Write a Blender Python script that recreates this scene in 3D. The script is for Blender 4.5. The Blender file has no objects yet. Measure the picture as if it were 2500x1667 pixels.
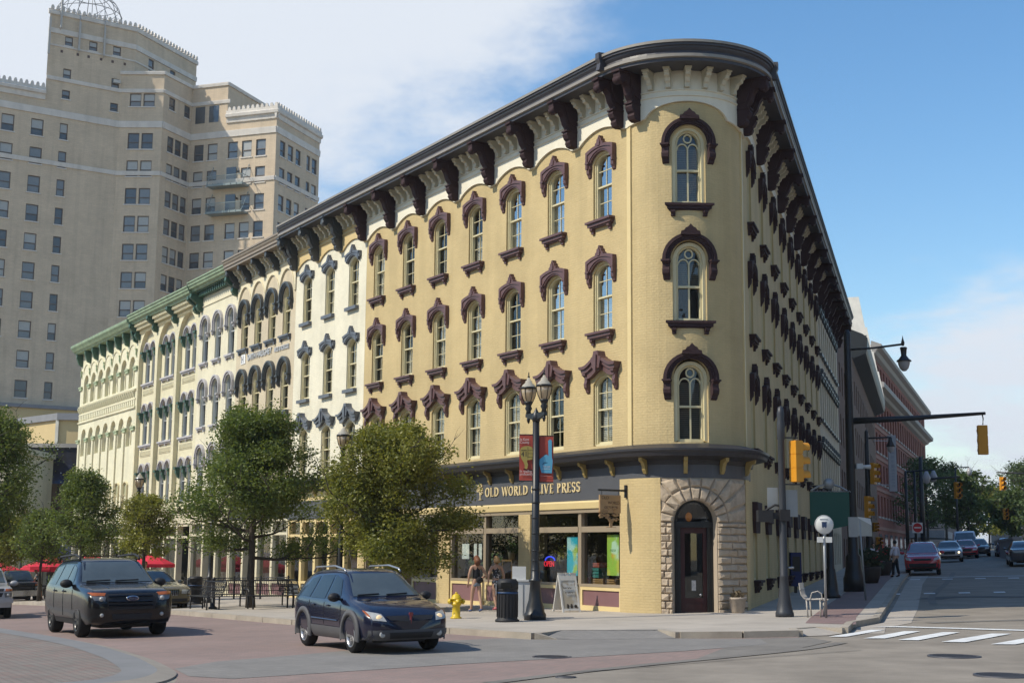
import bpy, math, random
import numpy as np
from mathutils import Matrix, Vector
from mathutils.bvhtree import BVHTree
random.seed(7)
rng = np.random.default_rng(11)
PI = math.pi
SC = bpy.context.scene
COL = SC.collection

# ------------------------------------------------------------------ camera
EYE = 1.9
PITCH, ROLL = 0.151906, 0.0086952
cam = bpy.data.cameras.new("camera")
cam.sensor_fit = 'HORIZONTAL'
cam.sensor_width = 36.0
cam.lens = 36.0 * 3339.2 / 2500.0
cam.clip_start, cam.clip_end = 0.5, 4000.0
cam_ob = bpy.data.objects.new("camera", cam)
COL.objects.link(cam_ob)
_F = Vector((0, math.cos(PITCH), math.sin(PITCH)))
_U = Vector((0, -math.sin(PITCH), math.cos(PITCH)))
_R = Vector((1, 0, 0))
_R2 = _R * math.cos(ROLL) + _U * math.sin(ROLL)
_U2 = _U * math.cos(ROLL) - _R * math.sin(ROLL)
M = Matrix.Identity(4)
for i in range(3):
    M[i][0], M[i][1], M[i][2] = _R2[i], _U2[i], -_F[i]
M[2][3] = EYE
cam_ob.matrix_world = M
SC.camera = cam_ob

# ------------------------------------------------------------------ sky and sun
SUN_H = Vector((-0.945, -0.327, 0)).normalized()
SUN_EL = math.radians(44)
SUN_STRENGTH = 4.7
HAZE = 0.00022
SKY_STRENGTH = 0.15
CLOUD_STRENGTH = 0.92
SC.view_settings.view_transform = 'Standard'
SC.view_settings.look = 'None'
SC.view_settings.gamma = 1
SC.view_settings.use_curve_mapping = False
SC.view_settings.exposure = 0.0
SC.render.engine = 'CYCLES'
SC.cycles.max_bounces = 6
SC.cycles.transparent_max_bounces = 12
SC.cycles.volume_bounces = 0

world = bpy.data.worlds.new("World")
SC.world = world
world.use_nodes = True
nt = world.node_tree
nt.nodes.clear()
def wn(t, **k):
    n = nt.nodes.new(t)
    for a, b in k.items():
        setattr(n, a, b)
    return n
w_out = wn('ShaderNodeOutputWorld')
w_sky = wn('ShaderNodeTexSky', sky_type='NISHITA', sun_disc=False)
w_sky.sun_elevation = SUN_EL
w_sky.sun_rotation = math.atan2(SUN_H.x, SUN_H.y)
w_sky.air_density, w_sky.dust_density, w_sky.ozone_density = 1.25, 0.1, 3.2
w_bg = wn('ShaderNodeBackground'); w_bg.inputs[1].default_value = SKY_STRENGTH
w_cl = wn('ShaderNodeBackground'); w_cl.inputs[0].default_value = (0.84, 0.905, 1.0, 1); w_cl.inputs[1].default_value = CLOUD_STRENGTH
w_tc = wn('ShaderNodeTexCoord')
w_sep = wn('ShaderNodeSeparateXYZ')
nt.links.new(w_tc.outputs['Generated'], w_sep.inputs[0])
def wmath(op, a, b=None, c=None, clamp=False):
    n = wn('ShaderNodeMath', operation=op, use_clamp=clamp)
    for i, q in enumerate((a, b, c)):
        if q is None: continue
        if isinstance(q, (int, float)): n.inputs[i].default_value = q
        else: nt.links.new(q, n.inputs[i])
    return n.outputs[0]
den = wmath('ADD', wmath('MAXIMUM', w_sep.outputs[2], 0.0), 0.22)
cx = wmath('DIVIDE', w_sep.outputs[0], den)
cy = wmath('DIVIDE', w_sep.outputs[1], den)
w_comb = wn('ShaderNodeCombineXYZ')
nt.links.new(cx, w_comb.inputs[0]); nt.links.new(cy, w_comb.inputs[1])
w_comb.inputs[2].default_value = 2.3
def wnoise(scale, detail, rough):
    n = wn('ShaderNodeTexNoise', noise_dimensions='3D')
    n.inputs['Scale'].default_value = scale
    n.inputs['Detail'].default_value = detail
    n.inputs['Roughness'].default_value = rough
    nt.links.new(w_comb.outputs[0], n.inputs['Vector'])
    return n.outputs['Fac']
nz = wmath('MULTIPLY_ADD', wmath('ADD', wmath('MULTIPLY', wnoise(0.8, 9, .6), 0.62), wmath('MULTIPLY', wnoise(2.4, 9, .64), 0.38)), 1.75, -.385)
# broad cloud banks: soft lobes in the sky around which the small structure gathers
def lobe(d, size, amp):
    v = wn('ShaderNodeVectorMath', operation='DISTANCE')
    nt.links.new(w_tc.outputs['Generated'], v.inputs[0])
    v.inputs[1].default_value = Vector(d).normalized()
    mr = wn('ShaderNodeMapRange', interpolation_type='SMOOTHSTEP')
    nt.links.new(v.outputs['Value'], mr.inputs['Value'])
    mr.inputs['From Min'].default_value = size; mr.inputs['From Max'].default_value = 0.0
    mr.inputs['To Min'].default_value = 0.0; mr.inputs['To Max'].default_value = amp
    return mr.outputs[0]
LOBES = [((-0.22, 1, 0.44), 0.34, 0.36), ((-0.40, 1, 0.40), 0.24, 0.26), ((-0.05, 1, 0.46), 0.19, 0.20), ((0.22, 1, 0.30), 0.26, -0.20), ((0.42, 1, 0.05), 0.26, 0.34),
         ((0.33, 1, 0.16), 0.14, 0.10), ((0.12, 1, .40), .08, .06), ((-1, 0.2, 0.5), 0.7, 0.15), ((0.6, -0.8, 0.6), 0.8, 0.15), ((1, 0.3, 0.3), 0.6, 0.15), ((-0.3, -1, .4), .6, .15), ((-0.35, 0.55, 0.8), 0.5, 0.15)]
tot = nz
for l in LOBES:
    tot = wmath('ADD', tot, lobe(*l))
w_mr = wn('ShaderNodeMapRange', interpolation_type='SMOOTHERSTEP')
nt.links.new(tot, w_mr.inputs['Value'])
w_mr.inputs['From Min'].default_value = 0.50; w_mr.inputs['From Max'].default_value = 0.86
w_mix = wn('ShaderNodeMixShader')
nt.links.new(w_mr.outputs[0], w_mix.inputs[0])
w_hs = wn('ShaderNodeHueSaturation'); w_hs.inputs['Saturation'].default_value = 1.22; w_hs.inputs['Value'].default_value = 1.10
nt.links.new(w_sky.outputs[0], w_hs.inputs['Color']); nt.links.new(w_hs.outputs[0], w_bg.inputs[0])
nt.links.new(w_bg.outputs[0], w_mix.inputs[1]); nt.links.new(w_cl.outputs[0], w_mix.inputs[2])
nt.links.new(w_mix.outputs[0], w_out.inputs[0])

sun = bpy.data.lights.new("sun", 'SUN')
sun.energy = SUN_STRENGTH
sun.angle = math.radians(0.55)
sun.color = (1.0, 0.92, 0.77)
sun_ob = bpy.data.objects.new("sun", sun)
COL.objects.link(sun_ob)
_sd = Vector((SUN_H.x * math.cos(SUN_EL), SUN_H.y * math.cos(SUN_EL), math.sin(SUN_EL)))
sun_ob.rotation_euler = _sd.to_track_quat('Z', 'Y').to_euler()
sun_ob.location = (-30, -10, 40)

# ------------------------------------------------------------------ ground height
def gz(x, y):
    x = max(-60.0, min(60.0, x)); yy = max(0.0, min(90.0, y))
    return x * (.006 + .00045 * yy)

# ------------------------------------------------------------------ materials
MATS = {}
def mat(name, col, rough=.6, spec=.4, var=.12, vscale=1.5, bump=0.0, bscale=30., metal=0.0, brick=None, emit=None, coat=0.0, grime=0.0, alpha=None, trans=0.0):
    if name in MATS: return MATS[name]
    m = bpy.data.materials.new(name); m.use_nodes = True
    t = m.node_tree; N = t.nodes; Lk = t.links
    b = N['Principled BSDF']
    b.inputs['Base Color'].default_value = (*col, 1)
    b.inputs['Roughness'].default_value = rough
    b.inputs['Specular IOR Level'].default_value = spec
    b.inputs['Metallic'].default_value = metal
    b.inputs['Coat Weight'].default_value = coat
    b.inputs['Coat Roughness'].default_value = 0.03
    if trans: 
        b.inputs['Subsurface Weight'].default_value = 0
    if emit:
        b.inputs['Emission Color'].default_value = (*emit[0], 1); b.inputs['Emission Strength'].default_value = emit[1]
    tc = N.new('ShaderNodeTexCoord')
    csrc = None
    if brick:
        bt = N.new('ShaderNodeTexBrick')
        mp = N.new('ShaderNodeMapping')
        ax = brick.get('axes', 'xz')
        cx_ = N.new('ShaderNodeSeparateXYZ'); cc = N.new('ShaderNodeCombineXYZ')
        Lk.new(tc.outputs['Object'], cx_.inputs[0])
        if ax == 'xz':
            ad = N.new('ShaderNodeMath'); ad.operation = 'ADD'
            Lk.new(cx_.outputs[0], ad.inputs[0]); Lk.new(cx_.outputs[1], ad.inputs[1])
            Lk.new(ad.outputs[0], cc.inputs[0]); Lk.new(cx_.outputs[2], cc.inputs[1])
        else:
            Lk.new(cx_.outputs[0], cc.inputs[0]); Lk.new(cx_.outputs[1], cc.inputs[1])
        Lk.new(cc.outputs[0], mp.inputs[0])
        mp.inputs['Rotation'].default_value[2] = brick.get('rot', 0)
        Lk.new(mp.outputs[0], bt.inputs['Vector'])
        bt.inputs['Scale'].default_value = 1.0
        bt.inputs['Brick Width'].default_value = brick['w']; bt.inputs['Row Height'].default_value = brick['h']
        bt.inputs['Mortar Size'].default_value = brick.get('mortar', .006)
        bt.inputs['Mortar Smooth'].default_value = .3
        c1 = brick.get('c1', col); c2 = brick.get('c2', [c * .93 for c in col]); cm = brick.get('cm', [c * .86 for c in col])
        bt.inputs['Color1'].default_value = (*c1, 1); bt.inputs['Color2'].default_value = (*c2, 1); bt.inputs['Mortar'].default_value = (*cm, 1)
        bt.inputs['Bias'].default_value = brick.get('bias', 0)
        csrc = bt.outputs['Color']
    if var > 0 or grime > 0:
        n = N.new('ShaderNodeTexNoise'); n.inputs['Scale'].default_value = vscale; n.inputs['Detail'].default_value = 6; n.inputs['Roughness'].default_value = .65
        Lk.new(tc.outputs['Object'], n.inputs['Vector'])
        mr = N.new('ShaderNodeMapRange'); mr.inputs['From Min'].default_value = .3; mr.inputs['From Max'].default_value = .7
        mr.inputs['To Min'].default_value = 1 - var; mr.inputs['To Max'].default_value = 1 + var * .6
        Lk.new(n.outputs['Fac'], mr.inputs['Value'])
        mx = N.new('ShaderNodeMix'); mx.data_type = 'RGBA'; mx.blend_type = 'MULTIPLY'; mx.inputs['Factor'].default_value = 1
        if csrc: Lk.new(csrc, mx.inputs['A'])
        else: mx.inputs['A'].default_value = (*col, 1)
        Lk.new(mr.outputs[0], mx.inputs['B'])
        csrc = mx.outputs['Result']
        if grime > 0:
            n2 = N.new('ShaderNodeTexNoise'); n2.inputs['Scale'].default_value = 1.1; n2.inputs['Detail'].default_value = 5
            mp2 = N.new('ShaderNodeMapping'); mp2.inputs['Scale'].default_value = (1.4, 1.4, .12)
            Lk.new(tc.outputs['Object'], mp2.inputs[0]); Lk.new(mp2.outputs[0], n2.inputs['Vector'])
            mr2 = N.new('ShaderNodeMapRange'); mr2.inputs['From Min'].default_value = .48; mr2.inputs['From Max'].default_value = .72
            mr2.inputs['To Min'].default_value = 1; mr2.inputs['To Max'].default_value = 1 - grime
            Lk.new(n2.outputs['Fac'], mr2.inputs['Value'])
            mx2 = N.new('ShaderNodeMix'); mx2.data_type = 'RGBA'; mx2.blend_type = 'MULTIPLY'; mx2.inputs['Factor'].default_value = 1
            Lk.new(csrc, mx2.inputs['A']); Lk.new(mr2.outputs[0], mx2.inputs['B'])
            csrc = mx2.outputs['Result']
    if csrc: Lk.new(csrc, b.inputs['Base Color'])
    if bump > 0 or brick:
        bp = N.new('ShaderNodeBump'); bp.inputs['Distance'].default_value = .02
        bp.inputs['Strength'].default_value = max(bump, .001)
        n3 = N.new('ShaderNodeTexNoise'); n3.inputs['Scale'].default_value = bscale; n3.inputs['Detail'].default_value = 4
        Lk.new(tc.outputs['Object'], n3.inputs['Vector'])
        if brick:
            ad2 = N.new('ShaderNodeMath'); ad2.operation = 'SUBTRACT'
            Lk.new(n3.outputs['Fac'], ad2.inputs[0]); Lk.new(bt.outputs['Fac'], ad2.inputs[1])
            Lk.new(ad2.outputs[0], bp.inputs['Height'])
        else:
            Lk.new(n3.outputs['Fac'], bp.inputs['Height'])
        Lk.new(bp.outputs[0], b.inputs['Normal'])
    MATS[name] = m
    return m

def glass_mat(name, tint=(.5, .55, .55), reflect=.12, rough=.015, wav=.0):
    if name in MATS: return MATS[name]
    m = bpy.data.materials.new(name); m.use_nodes = True
    t = m.node_tree; N = t.nodes; Lk = t.links
    N.remove(N['Principled BSDF'])
    tr = N.new('ShaderNodeBsdfTransparent'); tr.inputs[0].default_value = (*tint, 1)
    gl = N.new('ShaderNodeBsdfGlossy'); gl.inputs['Roughness'].default_value = rough; gl.inputs['Color'].default_value = (.95, .97, 1, 1)
    lw = N.new('ShaderNodeLayerWeight'); lw.inputs['Blend'].default_value = .22
    mr = N.new('ShaderNodeMapRange'); mr.inputs['To Min'].default_value = reflect; mr.inputs['To Max'].default_value = 1.0
    Lk.new(lw.outputs['Fresnel'], mr.inputs['Value'])
    mx = N.new('ShaderNodeMixShader')
    Lk.new(mr.outputs[0], mx.inputs[0]); Lk.new(tr.outputs[0], mx.inputs[1]); Lk.new(gl.outputs[0], mx.inputs[2])
    if wav > 0:
        tc = N.new('ShaderNodeTexCoord'); n = N.new('ShaderNodeTexNoise'); n.inputs['Scale'].default_value = 1.6
        Lk.new(tc.outputs['Object'], n.inputs['Vector'])
        bp = N.new('ShaderNodeBump'); bp.inputs['Strength'].default_value = wav; bp.inputs['Distance'].default_value = .05
        Lk.new(n.outputs['Fac'], bp.inputs['Height']); Lk.new(bp.outputs[0], gl.inputs['Normal'])
    Lk.new(mx.outputs[0], N['Material Output'].inputs[0])
    MATS[name] = m
    return m

# ------------------------------------------------------------------ mesh builder
class MB:
    def __init__(s):
        s.v = []; s.f = []; s.mi = []; s.cur = 0; s.smooth = []; s.sm = False
    def add(s, pts):
        i = len(s.v); s.v.extend([tuple(map(float, p)) for p in pts]); return i
    def face(s, idx):
        s.f.append(tuple(idx)); s.mi.append(s.cur); s.smooth.append(s.sm)
    def poly(s, pts):
        i = s.add(pts); s.face(range(i, i + len(pts)))
    quad = lambda s, a, b, c, d: s.poly((a, b, c, d))
    def box(s, x0, x1, y0, y1, z0, z1):
        if x0 > x1: x0, x1 = x1, x0
        if y0 > y1: y0, y1 = y1, y0
        if z0 > z1: z0, z1 = z1, z0
        i = s.add([(x0, y0, z0), (x1, y0, z0), (x1, y1, z0), (x0, y1, z0), (x0, y0, z1), (x1, y0, z1), (x1, y1, z1), (x0, y1, z1)])
        for q in ((0, 3, 2, 1), (4, 5, 6, 7), (0, 1, 5, 4), (1, 2, 6, 5), (2, 3, 7, 6), (3, 0, 4, 7)):
            s.face([i + k for k in q])
    def hexa(s, p):   # 8 points: bottom 4 ccw, top 4 ccw
        i = s.add(p)
        for q in ((0, 3, 2, 1), (4, 5, 6, 7), (0, 1, 5, 4), (1, 2, 6, 5), (2, 3, 7, 6), (3, 0, 4, 7)):
            s.face([i + k for k in q])
    def prism(s, pts, y0, y1, axis='y'):   # outline (a,b) extruded along axis
        n = len(pts)
        if axis == 'y': P = lambda a, b, y: (a, y, b)
        elif axis == 'x': P = lambda a, b, y: (y, a, b)
        else: P = lambda a, b, y: (a, b, y)
        i = s.add([P(a, b, y0) for a, b in pts]); j = s.add([P(a, b, y1) for a, b in pts])
        s.face([i + k for k in range(n)]); s.face([j + n - 1 - k for k in range(n)])
        for k in range(n):
            l = (k + 1) % n
            s.face((i + k, j + k, j + l, i + l))
    def tube(s, path, rad, n=8, caps=True):
        path = [Vector(p) for p in path]
        if isinstance(rad, (int, float)): rad = [rad] * len(path)
        rings = []
        up = Vector((0, 0, 1))
        for k, p in enumerate(path):
            d = (path[min(k + 1, len(path) - 1)] - path[max(k - 1, 0)])
            if d.length < 1e-9: d = Vector((0, 0, 1))
            d.normalize()
            a = d.cross(up)
            if a.length < .05: a = d.cross(Vector((1, 0, 0)))
            a.normalize(); b = d.cross(a)
            rings.append(s.add([p + (a * math.cos(2 * PI * q / n) + b * math.sin(2 * PI * q / n)) * rad[k] for q in range(n)]))
        o = s.sm; s.sm = n > 5
        for k in range(len(path) - 1):
            for q in range(n):
                r = (q + 1) % n
                s.face((rings[k] + q, rings[k] + r, rings[k + 1] + r, rings[k + 1] + q))
        s.sm = o
        if caps:
            s.face([rings[0] + q for q in range(n)][::-1]); s.face([rings[-1] + q for q in range(n)])
    def lathe(s, prof, n=16, c=(0, 0, 0), axis='z', cap=True):
        rings = []
        for r, z in prof:
            pts = []
            for q in range(n):
                a = 2 * PI * q / n
                u, v = r * math.cos(a), r * math.sin(a)
                pts.append((c[0] + u, c[1] + v, c[2] + z) if axis == 'z' else ((c[0] + u, c[1] + z, c[2] + v) if axis == 'y' else (c[0] + z, c[1] + u, c[2] + v)))
            rings.append(s.add(pts))
        o = s.sm; s.sm = True
        for k in range(len(prof) - 1):
            for q in range(n):
                r_ = (q + 1) % n
                s.face((rings[k] + q, rings[k] + r_, rings[k + 1] + r_, rings[k + 1] + q))
        s.sm = o
        if cap:
            if prof[0][0] > 1e-6: s.face([rings[0] + q for q in range(n)][::-1])
            if prof[-1][0] > 1e-6: s.face([rings[-1] + q for q in range(n)])
    def sphere(s, c, r, n=12, m=8, sc=(1, 1, 1)):
        o = s.sm; s.sm = True
        rings = []
        for k in range(m + 1):
            t = PI * k / m
            rr = max(math.sin(t), 1e-4)
            rings.append(s.add([(c[0] + r * sc[0] * rr * math.cos(2 * PI * q / n), c[1] + r * sc[1] * rr * math.sin(2 * PI * q / n), c[2] + r * sc[2] * math.cos(t)) for q in range(n)]))
        for k in range(m):
            for q in range(n):
                w = (q + 1) % n
                s.face((rings[k] + q, rings[k + 1] + q, rings[k + 1] + w, rings[k] + w))
        s.sm = o
    def xf(s, fn, start=0):
        s.v[start:] = [tuple(fn(*p)) for p in s.v[start:]]
        return s
    def mesh(s, name, mats):
        me = bpy.data.meshes.new(name)
        me.from_pydata(s.v, [], s.f)
        if not isinstance(mats, (list, tuple)): mats = [mats]
        for m in mats: me.materials.append(m)
        me.polygons.foreach_set('material_index', s.mi)
        me.polygons.foreach_set('use_smooth', s.smooth)
        me.validate(); me.update()
        return me
    def obj(s, name, mats, parent=None, matrix=None, **props):
        return link(name, s.mesh(name, mats), parent, matrix, **props)

def link(name, data, parent=None, matrix=None, **props):
    o = bpy.data.objects.new(name, data)
    COL.objects.link(o)
    if parent is not None:
        o.parent = parent
    if matrix is not None:
        o.matrix_basis = matrix
    for k, v in props.items():
        o[k] = v
    return o

def thing(name, label, category, loc=(0, 0, 0), rotz=0.0, group=None, matrix=None):
    o = bpy.data.objects.new(name, None)
    o.empty_display_size = .3
    COL.objects.link(o)
    if matrix is not None: o.matrix_basis = matrix
    else: o.matrix_basis = Matrix.Translation(loc) @ Matrix.Rotation(rotz, 4, 'Z')
    o['label'] = label; o['category'] = category
    if group: o['group'] = group
    return o

def tag(o, label, category, group=None):
    o['label'] = label; o['category'] = category
    if group: o['group'] = group
    return o

def copy_tree(o, parent=None, matrix=None, label=None):
    c = o.copy(); COL.objects.link(c)
    if parent is not None: c.parent = parent
    if matrix is not None: c.matrix_basis = matrix
    if label: c['label'] = label
    for ch in list(o.children):
        copy_tree(ch, c)
    return c

T = Matrix.Translation
def RZ(a): return Matrix.Rotation(a, 4, 'Z')

def text_mesh(txt, size, depth=.01, align='CENTER', name='lettering', sx=1.0, bold=0.0, lines=1.0):
    cu = bpy.data.curves.new(name, 'FONT')
    cu.body = txt; cu.size = size; cu.extrude = depth; cu.align_x = align; cu.align_y = 'CENTER'; cu.offset = bold; cu.space_line = lines
    cu.resolution_u = 3
    o = bpy.data.objects.new(name, cu); COL.objects.link(o)
    dg = bpy.context.evaluated_depsgraph_get()
    me = bpy.data.meshes.new_from_object(o.evaluated_get(dg))
    bpy.data.objects.remove(o); bpy.data.curves.remove(cu)
    # text plane xy -> stands on a facade seen from +y: x mirrored to local -x
    for v in me.vertices:
        x, y, z = v.co
        v.co = (-x * sx, z, y)
    me.flip_normals()
    me.update()
    return me
def put_text(txt, size, material, parent, loc, name='lettering', matrix=None, **k):
    me = text_mesh(txt, size, name=name, **k)
    me.materials.clear(); me.materials.append(material)
    return link(name, me, parent, matrix if matrix is not None else T(loc))
# ================================================================== THE CORNER BLOCK
aL, aR = -0.544405, math.radians(16.8)
dL = Vector((math.sin(aL), math.cos(aL), 0)); dR = Vector((math.sin(aR), math.cos(aR), 0))
nL = Vector((-dL.y, dL.x, 0)); nR = Vector((dR.y, -dR.x, 0))
OL = Vector((3.24, 39.8, 0)); OR = Vector((6.88, 40.04, 0))
LF = T(OL) @ RZ(math.atan2(dL.y, dL.x))
RF = T(OR) @ RZ(math.atan2(-dR.y, -dR.x))
R_in_L = LF.inverted() @ RF
RNOSE = 1.86
_q = (OR - nR * RNOSE) - (OL - nL * RNOSE)
_det = dL.x * (-dR.y) - (-dR.x) * dL.y
S0 = (_q.x * (-dR.y) - (-dR.x) * _q.y) / _det
VB = (dL.x * _q.y - dL.y * _q.x) / _det
THETA = math.acos(max(-1, min(1, nL.dot(nR))))
S1 = S0 - RNOSE * THETA
def PF(s, off, z):
    if s >= S0: return (s, off, z)
    if s > S1:
        t = (S0 - s) / RNOSE
        return (S0 - (RNOSE + off) * math.sin(t), -RNOSE + (RNOSE + off) * math.cos(t), z)
    return tuple(R_in_L @ Vector((-(S1 - s + VB), off, z)))
def s_of_v(v): return S1 - (v - VB)
def samples(a, b, step_flat=3.0):
    pts = {a, b}
    lo, hi = min(a, b), max(a, b)
    for k in range(25):
        q = S0 + (S1 - S0) * k / 24
        if lo < q < hi: pts.add(q)
    n = int((hi - lo) / step_flat)
    for k in range(1, n):
        q = lo + (hi - lo) * k / n
        if not (S1 - .1 < q < S0 + .1): pts.add(q)
    return sorted(pts, reverse=True)
def sweep(mb, ss, prof, mis=None, fn=None, caps=True, closed=False):
    fn = fn or PF
    rows = [mb.add([fn(s, o, z) for o, z in prof]) for s in ss]
    n = len(prof)
    segs = n if closed else n - 1
    for a, b in zip(rows, rows[1:]):
        for k in range(segs):
            if mis: mb.cur = mis[k]
            l = (k + 1) % n
            mb.face((a + k, b + k, b + l, a + l))
    if caps:
        mb.face([rows[0] + k for k in range(n)][::-1]); mb.face([rows[-1] + k for k in range(n)])

# ---------------------------------------------------------------- materials of the block
BR = dict(w=.215, h=.075, mortar=.006)
def pbrick(name, c, **k): return mat(name, c, rough=.72, spec=.22, var=.13, vscale=.55, bump=.55, bscale=14, grime=.11, brick=dict(BR, c1=c, c2=[x * .96 for x in c], cm=[x * .93 for x in c]), **k)
TAN = pbrick('tan_painted_brick', (.56, .435, .225))
WHITEB = pbrick('cream_white_painted_brick', (.78, .73, .57))
GRAYB = pbrick('stone_beige_painted_brick', (.62, .53, .38))
PALEB = pbrick('pale_cream_painted_brick', (.745, .69, .51))
CREAMB = pbrick('butter_cream_painted_brick', (.72, .665, .46))
ARCB = pbrick('light_cream_painted_brick', (.755, .715, .52))
FRIEZE = mat('frieze_cream_paint', (.76, .71, .57), rough=.55, var=.07, grime=.08)
FRIEZE_TAN = mat('frieze_tan_paint', (.62, .47, .23), rough=.55, var=.06)
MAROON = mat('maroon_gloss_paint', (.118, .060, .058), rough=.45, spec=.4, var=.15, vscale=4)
MAROOND = mat('dark_and_shaded_maroon_paint', (.050, .030, .032), rough=.75, spec=.15, var=.15, vscale=4)  # own colour of the brackets; bakes shade into nose and side street trim
NAVY = mat('slate_navy_paint', (.115, .125, .145), rough=.42, var=.15, vscale=4)
NAVYD = mat('dark_navy_paint', (.062, .068, .072), rough=.42, var=.1, vscale=4)
LAV = mat('lavender_grey_paint', (.46, .44, .45), rough=.5, var=.08)
GREEN = mat('verdigris_green_paint', (.26, .35, .22), rough=.55, var=.3, vscale=2.2, grime=.15)
GREEND = mat('deep_green_paint', (.05, .11, .075), rough=.5, var=.2, vscale=3)
CORN = mat('slate_cornice_paint', (.058, .055, .062), rough=.45, var=.15, vscale=1.5, grime=.1)
CORNL = mat('grey_taupe_flashing', (.27, .245, .21), rough=.5, var=.12)
BROWNC = mat('taupe_brown_cornice_paint', (.25, .205, .155), rough=.5, var=.1)
SASH = mat('cream_sash_paint', (.62, .55, .34), rough=.45, var=.05)
SASHG = mat('grey_sash_paint', (.40, .42, .42), rough=.45, var=.05)
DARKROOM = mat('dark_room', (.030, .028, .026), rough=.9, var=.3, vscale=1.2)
BLIND = mat('window_blind', (.50, .46, .38), rough=.7, var=.05, brick=dict(w=30, h=.055, mortar=.012, cm=(.16, .15, .13), c1=(.52, .48, .40), c2=(.52, .48, .40)))
SHADE = mat('pale_roller_shade', (.52, .50, .46), rough=.8, var=.06)
GLASS = glass_mat('window_glass', tint=(.80, .83, .81), reflect=.06, wav=.12)
GLASSR = glass_mat('bright_window_glass', tint=(.72, .76, .76), reflect=.42, wav=.05)
SHOPGLASS = glass_mat('shop_window_glass', tint=(.75, .79, .78), reflect=.07)
ROOFM = mat('flat_roof_membrane', (.12, .12, .12), rough=.9)
SIGNBAND = mat('charcoal_sign_board', (.082, .085, .095), rough=.5, var=.08)
LEDGE = mat('dark_ledge_paint', (.034, .032, .036), rough=.45, var=.12)
YELLOWT = mat('straw_trim_paint', (.66, .52, .26), rough=.5, var=.06)
TAUPE = mat('taupe_shopfront_paint', (.29, .235, .165), rough=.5, var=.06)
MAUVE = mat('mauve_panel_paint', (.20, .105, .11), rough=.5, var=.1)
GOLD = mat('gold_letter_paint', (.72, .58, .32), rough=.4, var=.04)
BLACK = mat('black_paint', (.014, .014, .016), rough=.4, var=.1)
STONE = mat('rough_sandstone', (.47, .38, .28), rough=.9, spec=.15, var=.25, vscale=5, bump=.9, bscale=11)
MORTAR = mat('stone_mortar', (.40, .33, .25), rough=.95, var=.1)

# ---------------------------------------------------------------- arch helpers
def arc_z(dx, hw, zsp, zc):
    rise = zc - zsp
    if rise <= 1e-6: return zsp
    r = (hw * hw + rise * rise) / (2 * rise)
    return zsp + math.sqrt(max(0, r * r - dx * dx)) - (r - rise)
def arch_pts(hw, zsp, zc, n=12, x0=0.0):
    if zc - zsp >= hw * .95:
        return [(x0 + hw * math.cos(PI * k / n), zsp + (zc - zsp) * math.sin(PI * k / n)) for k in range(n + 1)]
    return [(x0 + hw - 2 * hw * k / n, arc_z(hw - 2 * hw * k / n, hw, zsp, zc)) for k in range(n + 1)]
def opening_outline(hw, zsp, zc, n=12, z0=0.0):
    return [(-hw, z0), (hw, z0)] + arch_pts(hw, zsp, zc, n)      # closed ring
def arch_band(mb, outer, inner, y0, y1):
    """strip between two polylines of equal length in (x,z), from y0 to y1 (y1 in front)"""
    n = len(outer)
    a = mb.add([(x, y1, z) for x, z in outer]); b = mb.add([(x, y1, z) for x, z in inner])
    c = mb.add([(x, y0, z) for x, z in outer]); d = mb.add([(x, y0, z) for x, z in inner])
    for k in range(n - 1):
        mb.face((a + k, a + k + 1, b + k + 1, b + k)); mb.face((a + k, c + k, c + k + 1, a + k + 1))
        mb.face((b + k, b + k + 1, d + k + 1, d + k))
    for k in (0, n - 1): mb.face((a + k, b + k, d + k, c + k))

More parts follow.
